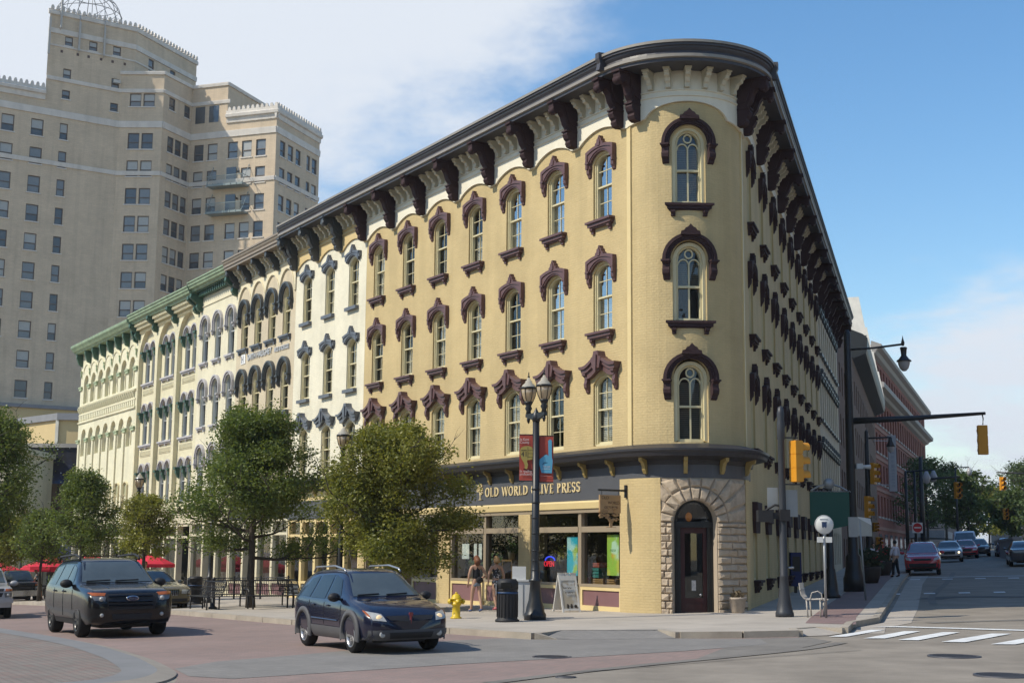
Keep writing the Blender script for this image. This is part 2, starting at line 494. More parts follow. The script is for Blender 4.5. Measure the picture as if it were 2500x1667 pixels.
def wall_open(mb, x0, x1, z0, z1, cols, depth=.24, dx=99.0, wm=0, dm=1, back=.75):
    """wall face on y=0 with arched openings; cols = [(xc, hw, [(zs,zsp,zc),...])]"""
    def strip(a, b, za, zb):
        n = max(1, int(math.ceil((b - a) / dx)))
        for k in range(n):
            p, q = a + (b - a) * k / n, a + (b - a) * (k + 1) / n
            mb.poly([(q, 0, za), (p, 0, za), (p, 0, zb), (q, 0, zb)])
    cols = sorted(cols, key=lambda c: c[0])
    mb.cur = wm
    x = x0
    for xc, hw, ops in cols:
        strip(x, xc - hw, z0, z1)
        zc_ = z0; top = None
        for zs, zsp, zc in sorted(ops):
            if top is None: strip(xc - hw, xc + hw, zc_, zs)
            else:
                for (xa, za), (xb, zb) in zip(top, top[1:]):
                    mb.poly([(xa, 0, za), (xb, 0, zb), (xb, 0, zs), (xa, 0, zs)])
            top = arch_pts(hw, zsp, zc, 12, xc)
            ring = [(xc - hw, zs), (xc + hw, zs)] + top
            m = len(ring)
            for k in range(m):
                a, b = ring[k], ring[(k + 1) % m]
                mb.poly([(a[0], 0, a[1]), (a[0], -depth, a[1]), (b[0], -depth, b[1]), (b[0], 0, b[1])])
            mb.cur = dm
            nn = max(1, int(math.ceil(2 * hw / dx)))
            E_ = .25
            for k in range(nn):
                p, q = xc - hw - E_ + (2 * hw + 2 * E_) * k / nn, xc - hw - E_ + (2 * hw + 2 * E_) * (k + 1) / nn
                mb.poly([(q, -back, zs - E_), (p, -back, zs - E_), (p, -back, zc + E_), (q, -back, zc + E_)])
            a, b = xc - hw - E_, xc + hw + E_
            mb.poly([(a, -depth, zs - E_), (a, -back, zs - E_), (a, -back, zc + E_), (a, -depth, zc + E_)])
            mb.poly([(b, -depth, zs - E_), (b, -back, zs - E_), (b, -back, zc + E_), (b, -depth, zc + E_)])
            mb.poly([(a, -depth, zc + E_), (b, -depth, zc + E_), (b, -back, zc + E_), (a, -back, zc + E_)])
            mb.poly([(a, -depth, zs - E_), (b, -depth, zs - E_), (b, -back, zs - E_), (a, -back, zs - E_)])
            mb.cur = wm
        if top is None: strip(xc - hw, xc + hw, z0, z1)
        else:
            for (xa, za), (xb, zb) in zip(top, top[1:]):
                mb.poly([(xa, 0, za), (xb, 0, zb), (xb, 0, z1), (xa, 0, z1)])
        x = xc + hw
    strip(x, x1, z0, z1)

# ---------------------------------------------------------------- windows
def frame_mb(hw, zsp, zc, muntin='22', mull=1):
    """cream sash frame of a hung window, opening bottom at z=0"""
    mb = MB()
    def ring(hw0, w, y0, y1, zb):
        o = [(hw0, 0.0)] + arch_pts(hw0, zsp, zc - .0, 12) + [(-hw0, 0.0)]
        i = [(hw0 - w, zb)] + arch_pts(hw0 - w, zsp, zc - w, 12) + [(-hw0 + w, zb)]
        arch_band(mb, o, i, y0, y1)
        mb.box(-hw0 + w, hw0 - w, y0, y1, 0, zb)
    ring(hw, .045, -.20, -.06, .05)
    ring(hw - .051, .04, -.22, -.10, .07)
    iw = hw - .091
    zm = zc * .52
    mb.box(-iw, iw, -.235, -.12, zm - .026, zm + .026)
    mb.box(-iw, iw, -.25, -.15, .05, .13)
    # upper sash
    t = .0105
    def top_at(x): return arc_z(x, hw - .08, zsp, zc - .08) if zc - zsp < (hw - .08) * .95 else zsp + (zc - .08 - zsp) * math.sqrt(max(0, 1 - (x / (hw - .08)) ** 2))
    for k in range(mull):
        x = -iw + 2 * iw * (k + 1) / (mull + 1)
        mb.box(x - t, x + t, -.185, -.145, zm + .03, top_at(x))
        mb.box(x - t, x + t, -.225, -.185, .12, zm - .03)
    if muntin == '22':
        zu = zm + (zc - zm) * .5; zl = .1 + (zm - .1) * .5
        mb.box(-iw, iw, -.183, -.147, zu - t, zu + t)
        mb.box(-iw, iw, -.223, -.187, zl - t, zl + t)
    return mb
def pane_mb(hw, zsp, zc, upper):
    mb = MB(); w = hw - .085; zm = zc * .52
    if upper:
        pts = [(-w, zm), (w, zm)] + arch_pts(w, zsp, zc - .085, 12)
        mb.poly([(x, -.166, z) for x, z in pts][::-1])
    else:
        mb.poly([(-w, -.206, zm), (w, -.206, zm), (w, -.206, .1), (-w, -.206, .1)])
    return mb
def blind_mb(hw, zc, lo, hi):
    mb = MB(); mb.box(-hw + .06, hw - .06, -.31, -.295, zc * lo + .08, zc * hi); return mb

def sill_mb(hw, style):
    mb = MB()
    if style == 'corbel':
        mb.box(-hw, hw, -.1, .22, -.07, 0); mb.box(-hw + .05, hw - .05, -.1, .16, -.17, -.07); mb.box(-hw + .09, hw - .09, -.1, .1, -.21, -.17)
        for s in (-1, 1):
            c = s * (hw - .2)
            mb.prism([(.0, -.21), (.14, -.21), (.13, -.27), (.07, -.31), (.07, -.37), (0, -.38)], c - .06, c + .06, 'x')
    elif style == 'slab':
        mb.box(-hw, hw, -.1, .16, -.14, 0)
    elif style == 'bracket':
        mb.box(-hw, hw, -.1, .18, -.09, 0); mb.box(-hw + .04, hw - .04, -.1, .12, -.16, -.09)
        for s in (-1, 1):
            c = s * (hw - .1)
            mb.box(c - .06, c + .06, -.05, .1, -.28, -.16)
    return mb

def console(mb, x, w, ztop, zbot, d):
    """side scroll that carries a hood; tapering to a point below"""
    h = ztop - zbot
    mb.prism([(0, ztop), (d, ztop), (d, ztop - .1 * h), (d * .62, ztop - .2 * h), (d * .66, ztop - .38 * h), (d * .8, ztop - .5 * h), (d * .72, ztop - .68 * h),
              (d * .42, ztop - .8 * h), (d * .3, ztop - .92 * h), (0, zbot)], x - w / 2, x + w / 2, 'x')
    mb.box(x - w / 2 - .02, x + w / 2 + .02, 0, d + .03, ztop - .045, ztop + .005)

def hood_mb(style, hw, zsp, zc):
    """hood mould over an opening whose bottom is z=0"""
    mb = MB(); n = 14
    if style in ('A', 'W'):
        leg = 1.46 if style == 'A' else 2.02
        O = .72; cz = 2.245; cc = 2.365
        ins = hw + .055
        inner = [(ins, leg + .25)] + arch_pts(ins, zsp + .06, zc + .075, n) + [(-ins, leg + .25)]
        def outer(O, cz, cc): return [(O, leg + .25)] + arch_pts(O, cz, cc, n) + [(-O, leg + .25)]
        mid_o, mid_i = outer(O - .07, cz - .07, cc - .06), [(ins + .06, leg + .25)] + arch_pts(ins + .05, zsp + .08, zc + .12, n) + [(-ins - .06, leg + .25)]
        arch_band(mb, outer(O - .03, cz - .03, cc - .03), inner, 0, .15)
        arch_band(mb, outer(O, cz, cc), outer(O - .085, cz - .09, cc - .09), 0, .25)
        arch_band(mb, mid_o, mid_i, 0, .2)
        if style == 'A':
            for s in (-1, 1): console(mb, s * (O - .075), .135, leg + .46, leg - .04, .24)
        else:
            for s in (-1, 1): mb.box(s * (O - .15), s * O, 0, .2, leg, leg + .25)
        # leafy pyramid keystone
        kz = 2.34
        mb.prism([(-.19, kz - .02), (-.21, kz + .07), (-.13, kz + .11), (-.12, kz + .19), (-.05, kz + .22), (-.035, kz + .30), (.035, kz + .30), (.05, kz + .22), (.12, kz + .19), (.13, kz + .11), (.21, kz + .07), (.19, kz - .02)], .0, .24)
        mb.prism([(-.06, kz - .02), (-.08, kz + .1), (0, kz + .24), (.08, kz + .1), (.06, kz - .02)], .24, .29)
        mb.xf(lambda x, y, z: (x, y * .60, z))
    elif style in ('P', 'PW'):
        leg = 1.6 if style == 'P' else 2.2
        ins = hw + .02
        inner = arch_pts(ins, zsp + .02, zc + .04, n)
        O = .95
        def ogee(O, z, k):
            out = []
            for q in range(n + 1):
                x = O - 2 * O * q / n
                t = abs(x) / O
                out.append((x, z + k * (.5 + .5 * math.cos(PI * min(1, t / .8)))))
            return out
        arch_band(mb, ogee(O - .12, 2.24, .24), ogee(O - .2, 2.05, .22), 0, .2)
        arch_band(mb, ogee(O - .05, 2.33, .25), ogee(O - .10, 2.22, .24), 0, .28)
        arch_band(mb, ogee(O, 2.42, .25), ogee(O - .05, 2.33, .25), 0, .36)
        for s in (-1, 1):
            if style == 'P': console(mb, s * (O - .22), .14, 2.2, leg, .26)
            else: mb.box(s * (O - .33), s * (O - .12), 0, .22, leg - .02, 2.26)
        mb.prism([(-.17, 2.30), (-.26, 2.62), (-.16, 2.66), (-.1, 2.82), (.1, 2.82), (.16, 2.66), (.26, 2.62), (.17, 2.30)], 0, .38)
        mb.prism([(-.06, 2.2), (-.08, 2.7), (.08, 2.7), (.06, 2.2)], .38, .44)
        mb.xf(lambda x, y, z: (x, y * .72, z))
    elif style == 'R':      # round grey hood with leafy drops
        a = hw + .03; zb = zsp - .12
        def rr(e): return [(a + e, zb)] + arch_pts(a + e, zsp, zsp + a + e, n) + [(-a - e, zb)]
        arch_band(mb, rr(.21), rr(0), 0, .09); arch_band(mb, rr(.215), rr(.13), 0, .17); arch_band(mb, rr(.14), rr(.06), 0, .13)
        for s in (-1, 1):
            c = s * (a + .12)
            mb.box(c - .14, c + .14, 0, .22, zb - .06, zb)
            mb.prism([(0, zb - .07), (.18, zb - .07), (.16, zb - .2), (.19, zb - .3), (.12, zb - .42), (.06, zb - .5), (0, zb - .52)], c - .085, c + .085, 'x')
    elif style == 'L':      # lavender label mould
        a = hw + .06
        zb = zsp - .5
        def rr(e): return [(a + e, zb)] + arch_pts(a + e, zsp, zc + .05 + e, n) + [(-a - e, zb)]
        arch_band(mb, rr(.17), rr(0), 0, .07); arch_band(mb, rr(.175), rr(.10), 0, .15); arch_band(mb, rr(.05), rr(.0), 0, .10)
        for s in (-1, 1):
            c = s * (a + .09)
            mb.box(c - .12, c + .12, 0, .22, zb - .06, zb)
            mb.lathe([(.0, -.24), (.06, -.2), (.09, -.12), (.07, -.05), (.07, 0)], 8, (c, .09, zb - .04))
    elif style == 'N':      # big round hood of the corner
        a = hw + .06; zb = zsp - .05
        def rr(e): return [(a + e, zb)] + arch_pts(a + e, zsp, zsp + a + e, 18) + [(-a - e, zb)]
        arch_band(mb, rr(.175), rr(0), 0, .12); arch_band(mb, rr(.19), rr(.10), 0, .19); arch_band(mb, rr(.12), rr(.05), 0, .15)
        for s in (-1, 1):
            console(mb, s * (a + .10), .19, zb + .02, zb - .55, .22)
        kz = zsp + a + .16
        mb.prism([(-.26, kz - .04), (-.24, kz + .06), (-.17, kz + .08), (-.13, kz + .15), (-.07, kz + .18), (0, kz + .27), (.07, kz + .18), (.13, kz + .15), (.17, kz + .08), (.24, kz + .06), (.26, kz - .04)], 0, .26)
    elif style == 'S':      # slim green-grey double arch mould
        a = hw + .03; zb = zsp - .25
        def rr(e): return [(a + e, zb)] + arch_pts(a + e, zsp, zsp + a + e, n) + [(-a - e, zb)]
        arch_band(mb, rr(.14), rr(0), 0, .07); arch_band(mb, rr(.145), rr(.07), 0, .14)
    return mb

WIN = {}
def win_kit(key, hw, zsp, zc, hood=None, hood_m=None, sill=None, sill_m=None, sill_hw=.65, frame_m=None, mull=1, muntin='22', glass=None):
    k = dict(frame=frame_mb(hw, zsp, zc, muntin, mull).mesh('window_frame', frame_m or SASH),
             up=pane_mb(hw, zsp, zc, True).mesh('pane', glass or GLASS), lo=pane_mb(hw, zsp, zc, False).mesh('pane', glass or GLASS),
             hw=hw, zsp=zsp, zc=zc)
    k['upb'] = pane_mb(hw, zsp, zc, True).mesh('pane', GLASSR); k['lob'] = pane_mb(hw, zsp, zc, False).mesh('pane', GLASSR)
    if hood: k['hood'] = hood_mb(hood, hw, zsp, zc).mesh('hood_mould', hood_m)
    if sill: k['sill'] = sill_mb(sill_hw, sill).mesh('sill', sill_m)
    for nm, lo, hi in (('b_full', .0, .93), ('b_low', .0, .55), ('b_top', .5, .93)):
        k[nm] = blind_mb(hw, zc, lo, hi).mesh('blind', BLIND)
    k['s_full'] = blind_mb(hw, zc, 0, .93).mesh('blind', SHADE); k['s_top'] = blind_mb(hw, zc, .45, .93).mesh('blind', SHADE)
    WIN[key] = k
def place_window(key, parent, m, blind=None, bright=False):
    k = WIN[key]
    w = link('window', k['frame'], parent, m)
    link('pane', k['upb' if bright else 'up'], w); link('pane', k['lob' if bright else 'lo'], w)
    if 'hood' in k: link('hood_mould', k['hood'], w)
    if 'sill' in k: link('sill', k['sill'], w)
    if blind: link('blind', k[blind], w)
    return w

win_kit('main', .49, 1.84, 2.09, 'A', MAROON, 'corbel', MAROON)
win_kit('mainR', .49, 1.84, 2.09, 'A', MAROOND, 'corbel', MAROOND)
win_kit('main3', .49, 1.86, 2.10, 'P', MAROON)
win_kit('white', .49, 1.84, 2.09, 'W', NAVY, 'slab', NAVY, .56)
win_kit('white3', .49, 1.86, 2.10, 'PW', NAVY)
win_kit('gray', .475, 1.78, 2.24, 'R', NAVYD, 'bracket', NAVY, .62)
win_kit('gray2', .475, 1.78, 2.24, 'R', NAVYD, 'bracket', NAVY, .62)
win_kit('label', .46, 2.06, 2.36, 'L', LAV, 'bracket', LAV, .56, frame_m=SASHG, muntin='', mull=0)
win_kit('pair', .43, 1.92, 2.33, 'S', LAV, frame_m=SASHG, muntin='', mull=0)
win_kit('arcade', .40, 1.2, 1.6, frame_m=SASH, muntin='', mull=0)
win_kit('small', .45, 1.5, 1.7, frame_m=SASH, muntin='', mull=0)

# ================================================================== 1. TAN CORNER BUILDING
main = thing('corner_building', 'tan painted brick corner building with a rounded nose and maroon window hoods', 'building', matrix=LF)
COLS = [.99 + 2.606 * i for i in range(7)]
ROWS = [(5.02, 6.88, 7.12), (8.44, 10.28, 10.53), (11.89, 13.73, 13.98)]
mb = MB()
wall_open(mb, S0, 17.82, 4.45, 15.95, [(c, .49, ROWS) for c in COLS])
mb.obj('street_wall', [TAN, DARKROOM], main)
VC = [1.85 + 3.32 * i for i in range(9)]
mb = MB()
RROWS = [(5.02, 6.88, 7.12), (8.5, 10.34, 10.59), (12.0, 13.84, 14.09)]
GR = (1.1, 2.75, 3.0)
wall_open(mb, -30.3, -VB, 0.0, 15.95, [(-v, .49, [GR] + RROWS) for v in VC])
mb.obj('side_wall', [TAN, DARKROOM], main, R_in_L)
# rounded nose
NS = S0 - RNOSE * math.radians(60.3)      # centre of the nose windows
NROWS = [(4.98, 6.86, 7.36), (8.44, 10.30, 10.80), (11.89, 13.69, 14.19)]
mb = MB()
wall_open(mb, S1, S0, 4.0, 15.95, [(NS, .50, NROWS)], dx=.22)
mb.xf(PF).obj('nose_wall', [TAN, DARKROOM], main)
# thin joint pilasters between nose and fronts
mb = MB(); mb.box(-.09, .09, -.05, .045, 4.9, 14.5)
jm = mb.mesh('joint_strip', YELLOWT)
link('joint_strip', jm, main, T((S0, 0, 0)))
link('joint_strip', jm, main, R_in_L @ T((-VB, 0, 0)))

bl = {(0, 2): None, (1, 2): 'b_low', (2, 2): 'b_low', (3, 2): 'b_low', (4, 2): None, (5, 2): None, (6, 2): 's_full'}
for j, (zs, _, _) in enumerate(ROWS):
    for i, c in enumerate(COLS):
        b = bl.get((i, j)) if j == 2 else (['b_low', 'b_full', None, 'b_full', 'b_full', 'b_low', None][i] if j == 1 else ['b_full', None, 'b_full', 'b_full', 'b_full', 'b_full', 'b_full'][i])
        place_window('main3' if j == 0 else 'main', main, T((c, 0, zs)), b, bright=(i < 2 and j > 0) or (i == 2 and j == 2))
for j, (zs, _, _) in enumerate(RROWS):
    for i, v in enumerate(VC):
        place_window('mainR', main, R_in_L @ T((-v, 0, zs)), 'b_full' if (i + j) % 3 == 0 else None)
# low shop windows of the side street: tall with a flat hood
mb = MB(); mb.box(-.62, .62, 0, .16, 1.66, 2.22); mb.prism([(-.62, 1.66), (-.5, 1.3), (.5, 1.3), (.62, 1.66)], 0, .1)
low_hood = mb.mesh('hood_mould', MAROOND)
win_kit('low', .49, 1.65, 1.9, None, None, 'corbel', MAROOND, .55)
for i, v in enumerate(VC):
    w = place_window('low', main, R_in_L @ T((-v, 0, 1.1)))
    link('hood_mould', low_hood, w, T((0, 0, .1)))
# nose windows (bent with the wall)
def nose_frame():
    mb = MB(); hw, zsp, zc = .50, 1.82, 2.30
    o = [(hw, 0.0)] + arch_pts(hw, zsp, zc, 16) + [(-hw, 0.0)]; i = [(hw - .1, .05)] + arch_pts(hw - .1, zsp, zc - .1, 16) + [(-hw + .1, .05)]
    arch_band(mb, o, i, -.3, -.06)
    o2 = [(hw - .1, .05)] + arch_pts(hw - .1, zsp, zc - .1, 16) + [(-hw + .1, .05)]; i2 = [(hw - .15, .12)] + arch_pts(hw - .15, zsp, zc - .15, 16) + [(-hw + .15, .12)]
    arch_band(mb, o2, i2, -.33, -.15)
    mb.box(-.4, 0, -.3, -.15, 0, .1); mb.box(0, .4, -.3, -.15, 0, .1)
    zm = 1.02
    mb.box(-.36, 0, -.32, -.17, zm - .03, zm + .03); mb.box(0, .36, -.32, -.17, zm - .03, zm + .03)
    mb.box(-.025, .025, -.3, -.2, .1, 1.72)
    def arcring(cx, cz, r, t, a0, a1, n=14):
        oo = [(cx + (r + t) * math.cos(a0 + (a1 - a0) * k / n), cz + (r + t) * math.sin(a0 + (a1 - a0) * k / n)) for k in range(n + 1)]
        ii = [(cx + (r - t) * math.cos(a0 + (a1 - a0) * k / n), cz + (r - t) * math.sin(a0 + (a1 - a0) * k / n)) for k in range(n + 1)]
        arch_band(mb, oo, ii, -.29, -.2)
    arcring(0, 1.99, .125, .022, 0, 2 * PI, 18)
    for s in (-1, 1): arcring(s * .178, 1.66, .17, .018, 0, PI)
    return mb
def nose_pane(lo, hi):
    mb = MB()
    if hi > 1.5: pts = [(-.36, lo), (0, lo), (.36, lo)] + arch_pts(.36, 1.82, 2.17, 12)
    else: pts = [(-.36, lo), (0, lo), (.36, lo), (.36, hi), (0, hi), (-.36, hi)]
    mb.poly([(x, -.255 if hi > 1.5 else -.285, z) for x, z in pts][::-1]); return mb
for j, (zs, zsp, zc) in enumerate(NROWS):
    f = lambda x, y, z: PF(NS + x, y, z + zs)
    w = nose_frame().xf(f).obj('window', SASH, main)
    nose_pane(1.02, 2.2).xf(f).obj('pane', GLASS, w); nose_pane(.1, 1.02).xf(f).obj('pane', GLASS, w)
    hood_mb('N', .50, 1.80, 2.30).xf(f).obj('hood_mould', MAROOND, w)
    if j > 0: sill_mb(.66, 'corbel').xf(f).obj('sill', MAROOND, w)
    b = MB(); 
    for q in range(4): b.box(-.4 + .2 * q, -.2 + .2 * q, -.35, -.335, 1.0 if j == 1 else .05, 1.72)
    b.xf(f).obj('blind', mat('brown_blind', (.16, .14, .11), rough=.7, var=.05, brick=dict(w=30, h=.055, mortar=.014, c1=(.17, .15, .12), c2=(.17, .15, .12), cm=(.05, .045, .04))), w)

# wavy frieze board
def wave_z(t):      # t in -1..1 across a bay
    a = abs(t)
    if a > .80: return 14.42 + .05 * (1 - a) / .2
    return 14.47 + .30 * math.cos(PI / 2 * a / .80) ** .75
DIPS = [-.18 + 2.575 * i for i in range(8)]
def frieze(mb, spts, zf, ztop, y1):
    a = mb.add([(s, y1, zf(s)) for s in spts]); b = mb.add([(s, y1, ztop) for s in spts]); c = mb.add([(s, 0, zf(s)) for s in spts])
    for k in range(len(spts) - 1):
        mb.face((a + k, a + k + 1, b + k + 1, b + k)); mb.face((a + k, c + k, c + k + 1, a + k + 1))
def bay_wave(dips):
    def f(s):
        for a, b in zip(dips, dips[1:]):
            if a <= s <= b or (s < a and a == dips[0]): return wave_z(max(-1, min(1, 2 * (s - a) / (b - a) - 1)))
        return 14.42
    return f
def nose_wave(s):
    t = abs(s - NS)
    if t > 1.25: return 14.42 + .10 * (1 - min(1, (t - 1.25) / .8))
    return 14.52 + .43 * math.sqrt(max(0, 1 - (t / 1.25) ** 2)) ** 1.1
RD = [.2 + 3.32 * i for i in range(10)]
sv = [s_of_v(VB + (30.3 - VB) * k / 240) for k in range(241)]
rw = bay_wave(RD)
tmp = MB()
frieze(tmp, [S0 + (17.82 - S0) * k / 220 for k in range(221)][::-1], bay_wave([-.30] + DIPS[1:]), 15.88, .07)
frieze(tmp, [S0 + (S1 - S0) * k / 70 for k in range(71)], nose_wave, 15.88, .07)
frieze(tmp, sv, lambda s: rw((S1 - s + VB)), 15.88, .07)
tmp.xf(PF)
for z in (15.12, 15.29): sweep(tmp, samples(17.82, s_of_v(30.3)), [(.07, z - .025), (.115, z - .01), (.115, z + .02), (.07, z + .03)])
tmp.obj('frieze', FRIEZE, main)

CPROF = [(.05, 15.87), (.93, 15.87), (.93, 15.96), (1.0, 15.98), (1.0, 16.07), (.95, 16.08), (.93, 16.16), (.99, 16.24), (1.0, 16.29), (1.05, 16.31), (1.05, 16.37), (1.09, 16.38), (1.09, 16.46), (.85, 16.5), (-.6, 16.62)]
CM = [0, 0, 1, 1, 0, 0, 0, 0, 0, 0, 0, 1, 1, 2]
mb = MB(); sweep(mb, samples(17.82, s_of_v(30.3)), CPROF, CM)
mb.obj('cornice', [CORN, CORNL, ROOFM], main)
mb = MB(); mb.prism([(.95, 15.99), (1.16, 15.99), (1.12, 16.2), (1.18, 16.34), (1.18, 16.52), (.9, 16.54)], -.09, .09, 'x')
jb = mb.mesh('cornice_joint', CORN)
link('cornice_joint', jb, main, T((S0, 0, 0))); link('cornice_joint', jb, main, R_in_L @ T((-VB, 0, 0)))

def bracket_mb():
    mb = MB()
    pr = [(.0, 15.87), (.90, 15.87), (.92, 15.72), (.90, 15.56), (.83, 15.46), (.74, 15.47), (.70, 15.56), (.60, 15.57), (.50, 15.44), (.43, 15.22), (.33, 15.08), (.30, 14.98), (.37, 14.95), (.40, 14.86),
          (.34, 14.74), (.28, 14.68), (.30, 14.60), (.24, 14.50), (.12, 14.46), (0, 14.47)]
    mb.prism(pr, -.13, .13, 'x')
    mb.prism([(.02, 15.87), (.5, 15.87), (.42, 15.5), (.3, 15.2), (.02, 15.1)], -.17, .17, 'x')
    mb.box(-.16, .16, 0, .97, 15.80, 15.868)
    mb.box(-.15, .15, 0, .42, 14.95, 15.0)
    mb.lathe([(.115, -.16), (.115, .16)], 12, (0, .81, 15.60), 'x')
    return mb
brk = bracket_mb().mesh('bracket', MAROOND)
mb = MB()
mb.prism([(0, 15.82), (.44, 15.82), (.44, 15.74), (.38, 15.72), (.36, 15.64), (.24, 15.60), (.2, 15.5), (.14, 15.46), (.14, 15.34), (0, 15.32)], -.075, .075, 'x')
mb.box(-.1, .1, 0, .47, 15.815, 15.86)
mod = mb.mesh('modillion', mat('modillion_cream_paint', (.56, .52, .40), rough=.55, var=.08))
for i, d in enumerate(DIPS):
    if i < 7:
        for q in (-.78, -.26, .26, .78):
            x = d + 1.2875 + q
            link('modillion', mod, main, T((x, .07, 0)))
    if i == 0: continue
    link('bracket', brk, main, T((d + (.06 if i == 7 else 0), .07, 0)))
link('bracket', brk, main, T((S0 + .33, .07, 0)))
def on_nose(t): 
    p = PF(S0 - RNOSE * t, .07, 0)
    return T(p) @ RZ(t)
for t in (.22, 2.08): link('bracket', brk, main, on_nose(t))
for k in range(6): link('modillion', mod, main, on_nose(.48 + (1.85 - .48) * k / 5))
for i, d in enumerate(RD):
    link('bracket', brk, main, R_in_L @ T((-d - .02, .07, 0)))
    if i < 9:
        for q in (-1.05, -.53, 0, .53, 1.05): link('modillion', mod, main, R_in_L @ T((-(d + 1.66 + q), .07, 0)))

# shop ledge over the ground floor
LP = [(0, 4.34), (.10, 4.36), (.12, 4.48), (.42, 4.55), (.52, 4.57), (.55, 4.66), (.60, 4.72), (.60, 4.78), (.1, 4.93), (0, 4.93)]
mb = MB(); sweep(mb, samples(17.82, S1 - .9), LP)
mb.obj('shop_ledge', LEDGE, main)
mb = MB(); mb.prism([(.03, 4.54), (.34, 4.54), (.32, 4.44), (.22, 4.40), (.16, 4.28), (.15, 4.2), (.09, 4.10), (.03, 4.09)], -.055, .055, 'x')
lb = mb.mesh('ledge_bracket', mat('ochre_bracket_paint', (.34, .25, .09), rough=.5, var=.1))
for k in range(13): link('ledge_bracket', lb, main, T((.35 + 1.42 * k, 0.02, 0)))
for t in (.35, .95, 1.5, 2.1): link('ledge_bracket', lb, main, T(PF(S0 - RNOSE * t, .06, 0)) @ RZ(t))
# sign band
mb = MB(); sweep(mb, samples(17.82, S0), [(.0, 3.42), (.06, 3.42), (.06, 4.36), (0, 4.36)])
sweep(mb, samples(S0 - .0005, S1 - .55), [(0, 3.98), (.07, 3.98), (.07, 4.37), (0, 4.37)])
mb.obj('sign_board', SIGNBAND, main)
mb = MB(); sweep(mb, samples(17.82, 0.0), [(0, 3.18), (.09, 3.18), (.12, 3.36), (.09, 3.415), (0, 3.415)])
mb.obj('sign_board_trim', YELLOWT, main)
mb = MB(); sweep(mb, samples(17.82, .0), [(-.2, 3.06), (.05, 3.06), (.05, 3.178), (-.2, 3.178)])
mb.obj('shopfront_head', TAUPE, main)
# corner pier and stone-side strips
def ground_l(s): 
    p = LF @ Vector(PF(s, 0, 0)); return gz(p.x, p.y) + .10
mb = MB()
ss = samples(.02, S0 - 1.08)
sweep(mb, ss, [(0, -.2), (.09, -.2), (.09, 3.98), (0, 3.98)])
mb.obj('corner_pier', TAN, main)
mb = MB(); sweep(mb, samples(S1 + .40, S1 - .02), [(0, -.1), (.09, -.1), (.09, 3.98), (0, 3.98)])
mb.obj('corner_pier', TAN, main)
# ================================================================== shop front of the corner building
def gl(u, off=0.6):
    p = LF @ Vector((u, off, 0)); return gz(p.x, p.y) + .13
SB = -0.45                    # walls run below the pavement
for a, b in ((4.96, 5.67), (10.3, 11.15), (15.55, 16.3), (17.3, 17.82)):
    mb = MB(); mb.box(a, b, -.6, .05, SB, 3.06)
    mb.obj('brick_pier', TAN, main)
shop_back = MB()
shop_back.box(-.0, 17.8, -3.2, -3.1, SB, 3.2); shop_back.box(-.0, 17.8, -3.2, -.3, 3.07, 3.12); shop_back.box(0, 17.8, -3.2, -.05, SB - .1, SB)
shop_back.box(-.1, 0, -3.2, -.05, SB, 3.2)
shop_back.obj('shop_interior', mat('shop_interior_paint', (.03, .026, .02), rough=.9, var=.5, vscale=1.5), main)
BAYS = [(0.06, 2.15), (2.31, 4.9), (5.73, 7.86), (8.02, 10.24), (11.2, 13.2), (16.35, 17.25)]
for k, (a, b) in enumerate(BAYS):
    mb = MB()      # taupe frame with transom
    mb.box(a - .06, a + .02, -.22, -.02, .9, 3.06); mb.box(b - .02, b + .1, -.22, .0, .25, 3.06)
    mb.box(a, b, -.24, .0, 2.48, 2.65); mb.box(a, b, -.2, .03, .88, .96)
    w = mb.obj('shop_window', TAUPE, main)
    for z0, z1 in ((.96, 2.48), (2.65, 3.06)):
        g = MB(); g.poly([(b - .02, -.12, z0), (a + .02, -.12, z0), (a + .02, -.12, z1), (b - .02, -.12, z1)]); g.obj('pane', SHOPGLASS, w)
    base = gl((a + b) / 2)
    f = MB()
    f.box(a, b, -.2, .02, .78, .878); f.box(a, b, -.2, .02, base - .3, base + .15); f.box(a, a + .1, -.2, .02, base + .15, .78); f.box(b - .1, b, -.2, .02, base + .15, .78)
    st = f.obj('stall_riser', YELLOWT, main)
    f = MB(); f.box(a + .1, b - .1, -.2, -.02, base + .15, .78); f.obj('riser_panel', MAUVE, st)
# recessed entry
mb = MB(); mb.box(13.2, 13.28, -1.5, 0, .0, 3.06); mb.box(15.45, 15.53, -1.5, 0, 0, 3.06)
mb.box(13.28, 15.45, -1.55, -1.5, 0, .3)
e = mb.obj('entry_recess', TAUPE, main)
mb = MB(); mb.box(13.75, 14.95, -1.52, -1.46, .1, 2.5); mb.obj('shop_door', mat('dark_wood_door', (.05, .03, .022), rough=.45), main)
